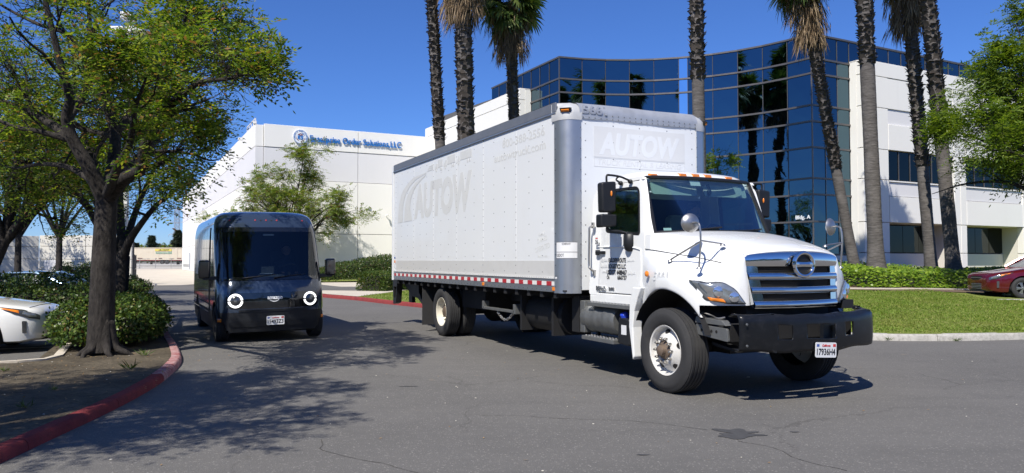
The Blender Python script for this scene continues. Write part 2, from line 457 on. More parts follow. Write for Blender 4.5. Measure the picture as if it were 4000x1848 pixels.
M['steel'] = mat('steel', (.45, .44, .42), .35, .9, var=.2, vs=12)
M['tank_grey'] = mat('tank_grey', (.20, .205, .20), .5, .6, var=.2, vs=9, dirt=.5, dcol=(.12, .11, .1), ds=8)
M['black'] = mat('black_plastic', (.012, .013, .015), .45, spec=.4, var=.2, dirt=.2, dcol=(.06, .055, .05), ds=6)
M['bumper'] = mat('scuffed_black_bumper', (.008, .009, .011), .32, var=.3, vs=6, spec=.35, dirt=.45, dcol=(.035, .035, .038), ds=11)
M['chassis'] = mat('chassis_black', (.012, .012, .013), .7, var=.3, dirt=.4, dcol=(.05, .045, .04))
M['rubber'] = mat('rubber', (.028, .028, .029), .82, var=.25, vs=7, bump=.1, bs=40, dirt=.35, dcol=(.075, .07, .062), ds=5)
M['wheel_cream'] = mat('wheel_cream', (.68, .64, .53), .45, var=.08, dirt=.25, dcol=(.35, .28, .2), ds=6)
M['wheel_white'] = mat('wheel_white', (.62, .61, .58), .4, var=.1, dirt=.5, dcol=(.28, .2, .14), ds=9)
M['rusty'] = mat('rusty_hub', (.20, .15, .11), .6, .5, var=.4, vs=15)
M['amber'] = mat('amber_lens', (.80, .23, .02), .25, var=.1, coat=.5)
M['red_lens'] = mat('red_lens', (.42, .03, .04), .35)
M['tape_white'] = mat('tape_white', (.72, .72, .70), .35, dirt=.3, dcol=(.4, .38, .35))
M['lens'] = mat('headlamp_glass', (.30, .32, .33), .08, .55, var=.5, vs=14, coat=1)
M['lens_dark'] = mat('headlamp_surround', (.10, .105, .11), .15, .5, var=.3, coat=1)
M['gasket'] = mat('gasket', (.012, .012, .013), .45)
M['cab_glass'] = see_glass('cab_glass', (.52, .68, .66), .01, .24)
M['side_glass'] = see_glass('side_glass', (.50, .58, .55))
M['lamp_chrome'] = mat('lamp_reflector', (.75, .77, .78), .12, .9, var=.25, vs=40)
M['van_screen'] = see_glass('van_windscreen_glass', (.50, .60, .64), .01, .62)
M['dash'] = mat('van_dashboard', (.10, .105, .11), .6)
M['shirt'] = mat('dark_shirt', (.025, .03, .045), .9)
M['skin'] = mat('skin', (.38, .22, .15), .55)
M['hair'] = mat('hair', (.015, .012, .01), .6)
M['seat'] = mat('seat_vinyl', (.42, .46, .42), .55)
M['interior'] = mat('cab_interior', (.035, .037, .04), .7)
M['ghost'] = mat('ghost_lettering', (.63, .64, .63), .5, var=.07, vs=6, dirt=.4, dcol=(.47, .45, .42), ds=7)
M['ghost_faint'] = mat('faint_ghost_lettering', (.675, .685, .685), .5, var=.04, vs=6)
M['ghost_dark'] = mat('worn_print', (.30, .32, .36), .5, .3, var=.3, vs=20)
M['ink'] = mat('black_lettering', (.015, .015, .018), .4)
M['ink_grey'] = mat('grey_lettering', (.16, .16, .17), .4)
M['plate_white'] = mat('plate_white', (.70, .71, .72), .4)
M['plate_red'] = mat('plate_red', (.55, .05, .05), .4)
M['plate_blue'] = mat('plate_blue', (.05, .10, .35), .4)
M['blue_cap'] = mat('blue_cap', (.02, .06, .55), .4)
M['van_paint'] = mat('van_paint', (.036, .054, .090), .18, .25, var=.06, coat=1, rvar=.02)
M['van_clad'] = mat('van_cladding', (.014, .016, .020), .5, var=.2, dirt=.2, dcol=(.05, .05, .05))
M['van_glass'] = mat('van_windscreen', (.012, .016, .022), .03, .0, spec=.9, coat=1, rvar=0)
M['gloss_black'] = mat('gloss_black', (.008, .009, .011), .06, coat=1, rvar=0)
M['lamp_lit'] = mat('lit_headlamp_ring', (.9, .9, .9), .4, emit=(1, 1, 1), es=1.3)
M['white_print'] = mat('white_print', (.78, .8, .82), .4)
M['car_white'] = mat('car_white_paint', (.82, .82, .79), .2, var=.03, coat=1, rvar=.03)
M['car_red'] = mat('car_red_paint', (.115, .006, .014), .2, .3, var=.06, coat=1, rvar=.03)
M['car_blue'] = mat('car_blue_paint', (.14, .22, .33), .18, .5, var=.06, coat=1, rvar=.03)
M['car_glass'] = mat('car_glass', (.02, .03, .035), .14, coat=1, rvar=0)
M['alloy'] = mat('alloy', (.45, .46, .48), .25, .9)
M['well'] = mat('wheel_well', (.008, .008, .008), .9)
M['sign_blue'] = mat('sign_blue', (.015, .16, .50), .4)
M['sign_red'] = mat('sign_red', (.18, .02, .03), .4)
M['sign_white'] = mat('sign_white', (.74, .77, .80), .4)
M['pole_white'] = mat('pole_white', (.72, .72, .70), .45, dirt=.2, dcol=(.4, .38, .35))
M['container'] = mat('container_paint', (.62, .55, .43), .6, var=.06, vs=.7, dirt=.35, dcol=(.40, .28, .18), ds=.9)
M['rust'] = mat('rust', (.16, .05, .025), .85, var=.4)
M['pylon'] = mat('hazy_steel', (.36, .38, .42), .6, .3)  # pale bluish tone puts the distance haze into the pylon's colour
M['fence'] = mat('galvanised_fence', (.34, .34, .33), .6, .3)
M['gate_black'] = mat('gate_black', (.02, .02, .022), .5)
M['rock'] = mat('rock', (.26, .19, .11), .9, var=.4, vs=7, bump=.8, bs=14)
M['bark'] = node_mat('bark', bark((.018, .016, .015), (.060, .053, .047), (9, 9, 3.0), 1.0))  # base colours darkened to stand for the crown's shade on the trunk
M['palm_bark'] = node_mat('palm_bark', bark((.075, .068, .063), (.155, .142, .132), (1.6, 1.6, 7), 1.0))
M['boot'] = mat('palm_boots', (.078, .064, .052), .9, var=.55, vs=5)
M['dead_frond'] = leaf_mat('dead_frond', [(0, (.10, .065, .038)), (.5, (.21, .15, .09)), (1, (.38, .29, .19))], .15, .8)
M['frond'] = leaf_mat('green_frond', [(0, (.04, .075, .025)), (.6, (.095, .145, .04)), (1, (.20, .24, .07))], .35, .42)
M['pist'] = leaf_mat('tree_leaf', [(0, (.036, .078, .013)), (.4, (.095, .160, .02)), (.75, (.18, .245, .03)), (.90, (.30, .33, .05)), (.95, (.24, .13, .055)), (1, (.30, .16, .08))], .48)
M['pist2'] = leaf_mat('tree_leaf_pale', [(0, (.085, .14, .03)), (.5, (.18, .25, .05)), (.86, (.28, .34, .08)), (.93, (.22, .12, .05)), (1, (.28, .14, .07))], .42)
M['jaca'] = leaf_mat('feathery_leaf', [(0, (.05, .10, .014)), (.5, (.115, .185, .02)), (1, (.22, .28, .035))], .45)
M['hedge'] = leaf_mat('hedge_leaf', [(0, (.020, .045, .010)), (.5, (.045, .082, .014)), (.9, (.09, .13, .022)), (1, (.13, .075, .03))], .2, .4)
M['hedge_bright'] = leaf_mat('bush_leaf', [(0, (.025, .052, .010)), (.5, (.055, .10, .016)), (.9, (.125, .175, .03)), (1, (.17, .10, .035))], .2, .38)  # brighter leaf for bushes, shrubs, weeds and the hedge block
M['ivy'] = leaf_mat('ivy_leaf', [(0, (.07, .14, .012)), (.5, (.15, .25, .022)), (1, (.30, .40, .05))], .35, .38)
M['blade'] = leaf_mat('grass_blade', [(0, (.10, .15, .018)), (.55, (.165, .262, .030)), (.88, (.25, .31, .055)), (1, (.36, .32, .13))], .35, .6, (.8, (.29, .265, .085)))
M['conifer'] = leaf_mat('conifer_needles', [(0, (.035, .055, .035)), (1, (.075, .10, .06))], .1, .7)
M['core_dark'] = mat('hedge_core', (.018, .020, .010), .95)  # dark filler for the insides of hedges, bushes and ivy
M['pebble'] = mat('pebble', (.5, .47, .40), .9, var=.4, vs=3)
M['dry_leaf'] = leaf_mat('dry_leaf', [(0, (.22, .12, .05)), (1, (.45, .30, .14))], .1, .8)

# ------------------------------------------------------------------ text
def text_mesh(body, bold=0.0, extrude=.02, shear=0, res=3, spacing=1.0):
    cu = bpy.data.curves.new('txt', 'FONT'); cu.body = body; cu.size = 1; cu.offset = bold; cu.extrude = extrude
    cu.shear = shear; cu.resolution_u = res; cu.space_character = spacing
    ob = bpy.data.objects.new('txt', cu); C.objects.link(ob)
    dg = bpy.context.evaluated_depsgraph_get(); dg.update()
    me = bpy.data.meshes.new_from_object(ob.evaluated_get(dg))
    bpy.data.objects.remove(ob); bpy.data.curves.remove(cu)
    return me

def text_part(parent, body, o, u, v, m, height=None, width=None, bold=0.0, depth=.004, shear=0, name='lettering', fn=None, spacing=1.0):
    """cap height / width in metres; o is the lower left corner; fn(x, y, z) overrides the flat mapping"""
    me = text_mesh(body, bold, .5, shear, spacing=spacing)
    n = len(me.vertices); co = np.empty(n*3, np.float32); me.vertices.foreach_get('co', co); co = co.reshape(-1, 3)
    x0, x1 = co[:, 0].min(), co[:, 0].max(); y1 = .73; y0 = 0
    if height is None: sx = sy = width / (x1 - x0)
    else: sy = height / y1; sx = sy if width is None else width / (x1 - x0)
    X = (co[:, 0] - x0) * sx; Y = co[:, 1] * sy; Z = (co[:, 2] + .5) * depth
    u = np.array(u, float); v = np.array(v, float); w = np.cross(u, v)
    if fn: P = np.array([fn(a, b, c) for a, b, c in zip(X, Y, Z)])
    else: P = np.array(o, float) + X[:, None]*u + Y[:, None]*v + Z[:, None]*w
    me.vertices.foreach_set('co', P.astype(np.float32).ravel()); me.update()
    return link(name, me, m, parent, smooth=0)

def split_letters(o, parent, m, name='letter'):
    """one object per letter of a text mesh: loose pieces whose x ranges overlap stay together"""
    bm = bmesh.new(); bm.from_mesh(o.data); bm.verts.ensure_lookup_table()
    seen = set(); comps = []
    for v in bm.verts:
        if v.index in seen: continue
        st = [v]; seen.add(v.index); vs = []
        while st:
            q = st.pop(); vs.append(q.index)
            for e in q.link_edges:
                w = e.other_vert(q)
                if w.index not in seen: seen.add(w.index); st.append(w)
        xs = [bm.verts[i].co.x for i in vs]; comps.append([min(xs), max(xs), vs])
    comps.sort(key=lambda c: c[0]); grp = []
    for c in comps:
        if grp and min(c[1], grp[-1][1]) - max(c[0], grp[-1][0]) > .6*min(c[1]-c[0], grp[-1][1]-grp[-1][0]):
            grp[-1][1] = max(c[1], grp[-1][1]); grp[-1][2] += c[2]
        else: grp.append(c)
    for g in grp:
        ids = set(g[2]); mp = {i: k for k, i in enumerate(sorted(ids))}
        vs = [tuple(bm.verts[i].co) for i in sorted(ids)]
        fs = [tuple(mp[v.index] for v in f.verts) for f in bm.faces if f.verts[0].index in ids]
        me = bpy.data.meshes.new(name); me.from_pydata(vs, [], fs); me.update()
        link(name, me, m, parent, smooth=0)
    bm.free(); bpy.data.objects.remove(o)

# ------------------------------------------------------------------ ground, road, kerbs
def flat(name, poly, z, m, kind='structure', parent=None):
    b = MB(); b.quad(*[(x, y, z) for x, y in poly])
    return b.build(name, m, parent, smooth=0, kind=kind)

def grid(name, xs, ys, zf, m, kind='structure'):
    b = MB(); b.sheet([[(x, y, zf(x, y)) for x in xs] for y in ys])
    return b.build(name, m, smooth=80, kind=kind)

flat('ground', [(-900, -300), (900, -300), (900, 1500), (-900, 1500)], -.06, M['far_ground'])
flat('road', [(-70, -60), (70, -60), (70, 46), (-70, 46)], 0, M['asphalt'])
flat('driveway', [(-25, 43.6), (-20.3, 45.6), (-18.6, 55.2), (-54, 122.6), (-54, 138), (-80, 138), (-80, 126), (-40, 62)], .004, M['pale_paving'])
flat('yard', [(-220, 138), (40, 138), (40, 320), (-220, 320)], .008, M['concrete'])
grid('hills', np.linspace(-900, 300, 40), [1350, 1400], lambda x, y: (0 if y < 1399 else 26 + 12*math.sin(x*.011) + 7*math.sin(x*.037)), mat('hills', (.20, .24, .30), .9))

KR = [(-16, 46), (-11.2, 38), (-9.4, 33.2), (-7.74, 30.48), (-6.12, 28.52), (-4.45, 26.0), (-2.93, 23.9), (-.5, 20.9), (1.7, 18.5), (3.9, 16.3), (5.4, 14.9), (6.8, 14.15), (8.4, 14.05), (10.1, 14.35), (14, 15.0), (25, 16.5), (42, 18.5)]
KRs = crom(KR, 5)
kx = np.array([p[0] for p in KRs]); ky = np.array([p[1] for p in KRs])
yk = lambda x: float(np.interp(x, kx, ky))
sst = lambda t: (lambda q: q*q*(3-2*q))(min(1, max(0, t)))
def elev(x, y):
    return .125 + .040*max(0, y - 14.6)*sst((x + 3)/8)*(1 - .3*sst((x - 13)/4))

def lawn_rows(x0, x1, nx, nt, yb, dz, pw=1.5, yf=None):
    rows = []
    for k in range(nt):
        t = (k/(nt-1))**pw; r = []
        for i in range(nx):
            x = x0 + (x1-x0)*i/(nx-1); a = (yk(x) + .1) if yf is None else yf(x)
            y = a + (yb - a)*t; r.append((x, y, elev(x, y) + dz))
        rows.append(r)
    return rows
b = MB(); b.sheet(lawn_rows(-15.5, 42, 90, 40, 64, 0)); b.build('lawn', M['turf'], smooth=80, kind='structure')

def kerb(name, path, w, h, mats, seglen=3.0, side=1, joint=.006, parent=None):
    """swept kerb with real joints; side=+1 puts the width to the left of the path"""
    P = np.array(path); d = np.r_[0, np.cumsum(np.linalg.norm(np.diff(P, axis=0), axis=1))]
    at = lambda s: np.array([np.interp(s, d, P[:, 0]), np.interp(s, d, P[:, 1])])
    root = thing(name, None, None); root['kind'] = 'structure'
    s = 0; k = 0
    while s < d[-1] - .2:
        e = min(s + seglen, d[-1]); ss = np.linspace(s + joint, e - joint, max(3, int((e-s)/.3)))
        rings = []
        for q in ss:
            p = at(q); t = at(min(q+.05, d[-1])) - at(max(q-.05, 0)); t /= np.linalg.norm(t); n = np.array([-t[1], t[0]])*side
            jj = .004*math.sin(q*3.1) + .003*math.sin(q*7.7)
            prof = [(0.0, -.03), (.012, h-.035), (.035, h-.006), (.05, h+jj*.5), (w, h+jj*.5), (w, -.03)]
            rings.append([(p[0]+n[0]*u, p[1]+n[1]*u, z) for u, z in prof])
        b = MB(); b.loft(rings)
        m = mats(k, at((s+e)/2)) if callable(mats) else mats
        b.build('kerb_segment', m, root, smooth=50, fix=True)
        s = e; k += 1
    return root

KL = [(-3.55, -8), (-3.6, -4), (-3.66, 0), (-3.74, 3.2), (-3.82, 5.59), (-3.88, 6.09), (-3.93, 6.62), (-4.03, 7.52), (-4.19, 8.53), (-4.42, 9.55), (-4.86, 10.97), (-5.4, 12.14), (-6.05, 13.41), (-6.9, 15.0), (-8.09, 17.26), (-12.6, 25.2), (-18.0, 34.9)]
KLs = crom(KL, 6)
kerb('red_kerb', KLs, .15, .092, lambda k, p: M['worn_kerb'] if 10.2 < p[1] < 16.5 else M['red_kerb'], 1.75)
ISL = [(x-.08, y+.02) for x, y in KLs] + [(-19.8, 34.9), (-14.6, 24.5), (-12.4, 20.6), (-40, 20.6), (-40, 15.9), (-9.2, 15.9), (-7.6, 12.3), (-6.95, 10.95), (-7.32, 10.62), (-40, 9.3), (-40, -8)]
def island():
    b = MB(); bm = bmesh.new()
    from mathutils.geometry import tessellate_polygon
    vs = [bm.verts.new((x, y, .076)) for x, y in ISL]
    for tri in tessellate_polygon([[Vector((x, y, 0)) for x, y in ISL]]): bm.faces.new([vs[i] for i in tri])
    bmesh.ops.subdivide_edges(bm, edges=bm.edges, cuts=2, use_grid_fill=True)
    for v in bm.verts: v.co.z += .008*math.sin(v.co.x*2.3)*math.sin(v.co.y*1.9)
    bmesh.ops.recalc_face_normals(bm, faces=bm.faces)
    me = bpy.data.meshes.new('mulch_bed'); bm.to_mesh(me); bm.free()
    if me.polygons[0].normal.z < 0: me.flip_normals()
    link('mulch_bed', me, M['mulch'], smooth=80, kind='structure')
island()
kerb('kerb', [(-40, 9.15), (-7.25, 10.5), (-6.8, 10.95), (-7.45, 12.25), (-9.05, 15.75), (-40, 15.75)], .16, .10, M['pale_paving'], 3.0, -1)
kerb('kerb', KRs[:int(len(KRs)*.42)], .16, .13, M['red_kerb'], 2.4, 1)
kerb('kerb', KRs[int(len(KRs)*.42):], .2, .125, M['kerb'], 3.0, 1)

# paving, dark aisle and grass corner beyond the far red kerb
flat('pavement', [(-9.2, 33.2), (-7.6, 30.6), (-6.0, 28.7), (-5.95, 28.6), (-5.6, 30.6), (-4.9, 35), (-3, 41), (-3, 47), (-17, 47), (-15.9, 46), (-11.0, 38)], .134, M['pale_paving'])
flat('service_lane', [(-15, 43.5), (-11, 38.3), (-10.0, 34.6), (-6.9, 34.0), (-5.6, 38.2), (-5.6, 39.2), (-9, 39.0), (-13, 46)], .139, M['asphalt'])
for a in ((-9.15, 14.68, 2.2), (-8.17, 12.97, 2.2)):
    b = MB(); dx, dy = 1.0, .14*1.6
    b.quad((a[0]-9, a[1]-9*.40, .004), (a[0]+.1, a[1]+.02, .004), (a[0]+.08, a[1]+.13, .004), (a[0]-9, a[1]-9*.40+.11, .004))
    b.build('parking_line', M['line_paint'], smooth=0, kind='structure')

# parking pad of the red car
b = MB(); b.box(14.2, 40, 21.6, 27.2, .1, .36); b.build('parking_pad', M['asphalt'], smooth=0, kind='structure')
b = MB(); b.box(14.05, 40, 21.35, 21.59, .1, .40); b.build('kerb', M['kerb'], smooth=0, bevel=.02, kind='structure')

# oil stain, tar seam and litter on the road
def blot(c, r, n, seed, sx=1, sy=.6):
    q = random.Random(seed)
    ks = [(q.uniform(.04, .22), q.randint(2, 9), q.uniform(0, 6.3)) for _ in range(6)]
    return [(c[0] + sx*r*math.cos(t)*(1+sum(a*math.sin(k*t+p) for a, k, p in ks)), c[1] + sy*r*math.sin(t)*(1+sum(a*math.sin(k*t+p) for a, k, p in ks))) for t in np.linspace(0, 2*PI, n, endpoint=False)]
M['oil'] = mat('oil_stain', (.055, .055, .056), .8, var=.35, vs=14)
o = flat('oil_stain', blot((1.98, 6.55), .17, 60, 5, 1.25, .8), .004, M['oil']); 
flat('oil_stain', blot((2.5, 6.62), .035, 20, 8, 1.2, .5), .004, M['oil'])
flat('oil_stain', blot((1.02, 5.85), .04, 20, 9, 1.4, .4), .004, M['oil'])
flat('oil_stain', blot((-1.25, 9.0), .05, 20, 19, 2.4, .35), .004, M['oil'])
def cracks():
    q = random.Random(3); b = MB()
    for p0, ang, n in (((-1.62, 6.35), -58, 26), ((1.9, 6.3), -64, 16), ((1.75, 6.7), 158, 40), ((8.7, 12.9), -58, 26), ((.2, 9.4), -22, 22)):
        x, y = p0; a = rad(ang); P = [(x, y)]
        for i in range(n):
            a += q.uniform(-.55, .55); a = lerp(a, rad(ang), .25); s = q.uniform(.03, .10); x += math.cos(a)*s; y += math.sin(a)*s; P.append((x, y))
        for i in range(len(P)-1):
            (x0, y0), (x1, y1) = P[i], P[i+1]; w = q.uniform(.0015, .0045); dx, dy = x1-x0, y1-y0; l = math.hypot(dx, dy); nx, ny = -dy/l*w, dx/l*w
            b.quad((x0+nx, y0+ny, .003), (x0-nx, y0-ny, .003), (x1-nx, y1-ny, .003), (x1+nx, y1+ny, .003))
    b.build('road_cracks', mat('crack', (.062, .058, .052), .95), smooth=0, kind='structure')
cracks()
def litter():
    q = random.Random(12); V = []; b = MB()
    for i in range(130):
        if i < 70: x, y = q.uniform(-3.2, 8), q.uniform(4.2, 13)
        else:
            y = q.uniform(5, 11.5); x = -4.3 - q.uniform(0, 3.2)
        s = q.uniform(.003, .009) if i % 11 else q.uniform(.010, .016); z = 0 if i < 70 else .08
        b.ell((x, y, z + s*.3), s*q.uniform(.7, 1.5), s, s*.6, 6, 4)
    b.build('road_gravel', M['pebble'], smooth=60, kind='stuff')
    P = np.array([[nrg.uniform(-7.2, -4.3), nrg.uniform(5, 12), .082] for _ in range(420)] + [[nrg.uniform(-3, 6), nrg.uniform(4.3, 12), .004] for _ in range(46)])
    P[:420, 0] = -3.95 - .0 - nrg.uniform(.1, 3.4, 420)
    D = rdir(len(P)); D[:, 2] *= .25; N = rdir(len(P))*.3 + np.array([0, 0, 1])
    V, F = leaf_quads(P, D, N, nrg.uniform(.02, .055, len(P)), nrg.uniform(.01, .022, len(P)), .15)
    V[:, 2] = np.maximum(V[:, 2], P.repeat(4, 0)[:, 2] + .003)
    link('fallen_leaves', fast_mesh('fallen_leaves', V, F), M['dry_leaf'], kind='stuff', smooth=0)
litter()

# ------------------------------------------------------------------ buildings
def panel(root, x0, x1, z0, z1, m, y0=0.0, y1=.2, gap=.018, name='wall_panel', bevel=.012):
    b = MB(); b.box(x0+gap, x1-gap, y0, y1, z0+gap, z1-gap)
    return b.build(name, m, root, smooth=0, bevel=bevel, seg=1)

def warehouse():
    F = Frame((-19.13, 55), 27.6)
    t = thing('warehouse', 'white windowless warehouse with dark joint lines and a blue company sign', 'building', (F.O[0], F.O[1], 0), F.a)
    H = 11.76
    b = MB(); b.box(.19, 14.2, .19, 75.9, 0, H-.4); b.build('wall_core', M['joint'], t, smooth=0)
    b = MB(); b.box(.1, 14.3, .1, 75.9, H-.38, H-.1); b.build('roof', M['concrete'], t, smooth=0)
    zs = [0, 3.57, 7.65, 10.02, H]
    # sign face: a narrow set back strip at the corner, then proud panels
    for i in range(4):
        m = M['wall_grey'] if i == 2 else M['wall_white']
        panel(t, .0, .62, zs[i], zs[i+1] - (.09 if i == 3 else 0), m, .03, .2)
        for x0, x1 in ((.62, 7.8), (7.8, 14.25)):
            panel(t, x0, x1, zs[i], zs[i+1], m, -.10 if i != 2 else -.06, .2)
    ys = np.linspace(0, 75.9, 10)
    for k in range(9):
        for i in range(4):
            m = M['wall_grey'] if i == 2 else M['wall_white']
            b = MB(); b.box(0, .2, ys[k] + (.22 if k == 0 else .018), ys[k+1]-.018, zs[i]+.018, zs[i+1]-.018)
            b.build('wall_panel', m, t, smooth=0, bevel=.012, seg=1)
        b = MB(); b.box(-.06, .12, ys[k]+.1, ys[k]+.5, H-.02, H+.16); b.build('parapet_cap', M['wall_white'], t, smooth=0)
    for k in range(6):
        b = MB(); b.box(-.012, .05, 60.4+k*2.2, 61.6+k*2.2, .5, .95); b.build('dock_vent', M['joint'], t, smooth=0)
    b = MB(); b.tube([(-.12, 58.5, .2), (-.12, 58.5, 2.6)], .07); b.build('downpipe', M['alu'], t)
    # light fittings on the long side
    for y, z, s in ((39.8, 9.0, 1.0), (65.2, 9.0, 1.0), (62.2, 6.3, .6)):
        b = MB(); b.tube([(-.03, y, z-1.1*s), (-.03, y, z+.1*s)], .05*s, 6); b.tube([(-.02, y, z), (-.5*s, y, z+.1*s)], .06*s, 6)
        M_ = Matrix.Translation((-.75*s, y, z+.15*s)) @ Matrix.Rotation(rad(28), 4, 'Y')
        b.box(-.34*s, .34*s, -.35*s, .35*s, -.09*s, .09*s, M_); b.build('wall_light', M['pole_white'], t, smooth=0, bevel=.02)
    b = MB(); b.tube([(0, 75.6, 11.3), (-.5, 75.6, 11.4)], .06, 6); b.ell((-.6, 75.6, 11.35), .28, .28, .26); b.build('dome_camera', M['pole_white'], t)
    b = MB(); b.tube([(10.12, -.1, 5.05), (10.12, -.34, 5.13)], .035, 6); b.tube([(10.17, -.3, 5.13), (10.02, -.52, 5.1)], .075, 8); b.build('camera_body', M['pole_white'], t)
    b = MB(); b.box(8.64, 8.88, -.135, -.1, 5.48, 5.72); b.build('wall_vent', M['alu'], t, smooth=0)
    for k in range(5):
        b = MB(); b.box(.3, .36, 2.0+k*1.1, 2.06+k*1.1, H-.1, H+.75); b.build('roof_railing_post', M['pole_white'], t, smooth=0)
    b = MB(); b.box(.3, .36, 2.0, 6.5, H+.68, H+.75); b.build('roof_railing', M['pole_white'], t, smooth=0)
    # the sign: letters and round emblem, each a thing fixed to the wall
    s = thing('wall_sign', 'blue raised letters spelling the company name along the top of the white warehouse', 'sign', F.w(4.0, -.1, 10.64), F.a)
    o = text_part(None, 'Enterprise Order Solutions,LLC', (0, -.05, 0), (1, 0, 0), (0, 0, 1), M['sign_blue'],   .50, 7.34, bold=.018, depth=.06)
    split_letters(o, s, M['sign_blue'])
    e = thing('emblem', 'round white emblem with a blue and red cube left of the blue lettering', 'sign', F.w(3.28, -.1, 10.93), F.a)
    f2 = lambda d: (lambda u, v, w: (u, -w, v))
    circ = lambda r, n=40: [(r*math.cos(2*PI*k/n), r*math.sin(2*PI*k/n)) for k in range(n)]
    b = MB(); b.prism(circ(.53), .02, .14, lambda u, v, w: (u, -w, v)); b.build('disc', M['sign_white'], e, smooth=0, fix=True)
    b = MB(); b.frame(circ(.53), circ(.50), .141, .147, lambda u, v, w: (u, -w, v)); b.build('rim_ring', M['sign_blue'], e, smooth=0, fix=True)
    D = .143
    pl = lambda P, m, nm: MB().prism(P, D, D+.012, lambda u, v, w: (u, -w, v)).build(nm, m, e, smooth=0, fix=True)
    pl([(-.22, .17), (0, .08), (.2, .17), (0, .27)], M['sign_red'], 'cube_top')
    pl([(-.10, .172), (0, .13), (.09, .172), (0, .215)], M['sign_white'], 'cube_window')
    for ob in ('cube_window',): pass
    text_part(e, 'E', (-.21, -D, -.16), (1, 0, -.2), (0, 0, 1), M['sign_blue'], .27, .20, bold=.05, depth=.012)
    text_part(e, 'S', (.015, -D, -.20), (1, 0, .2), (0, 0, 1), M['sign_blue'], .27, .20, bold=.05, depth=.012)
    pl([(.05, .32), (.18, .30), (.28, .20), (.30, .06), (.24, .17), (.15, .25)], M['sign_blue'], 'swoosh')
    pl([(-.33, .0), (-.24, -.18), (-.12, -.30), (-.18, -.30), (-.29, -.20)], M['sign_red'], 'swoosh')
    pl([(.33, -.04), (.22, -.24), (.10, -.33), (.17, -.31), (.28, -.2)], M['sign_red'], 'swoosh')
    txt = 'ENTERPRISE ORDER SOLUTIONS'
    for i, ch in enumerate(txt):
        if ch == ' ': continue
        a = rad(205 - 230*i/(len(txt)-1)); u = (math.sin(a), 0, -math.cos(a)); v = (math.cos(a), 0, math.sin(a))
        text_part(e, ch, (.40*math.cos(a) - u[0]*.025, -D, .40*math.sin(a) - u[2]*.025), u, v, M['sign_blue'], .075, None, bold=.02, depth=.008)
    return F
WF = warehouse()

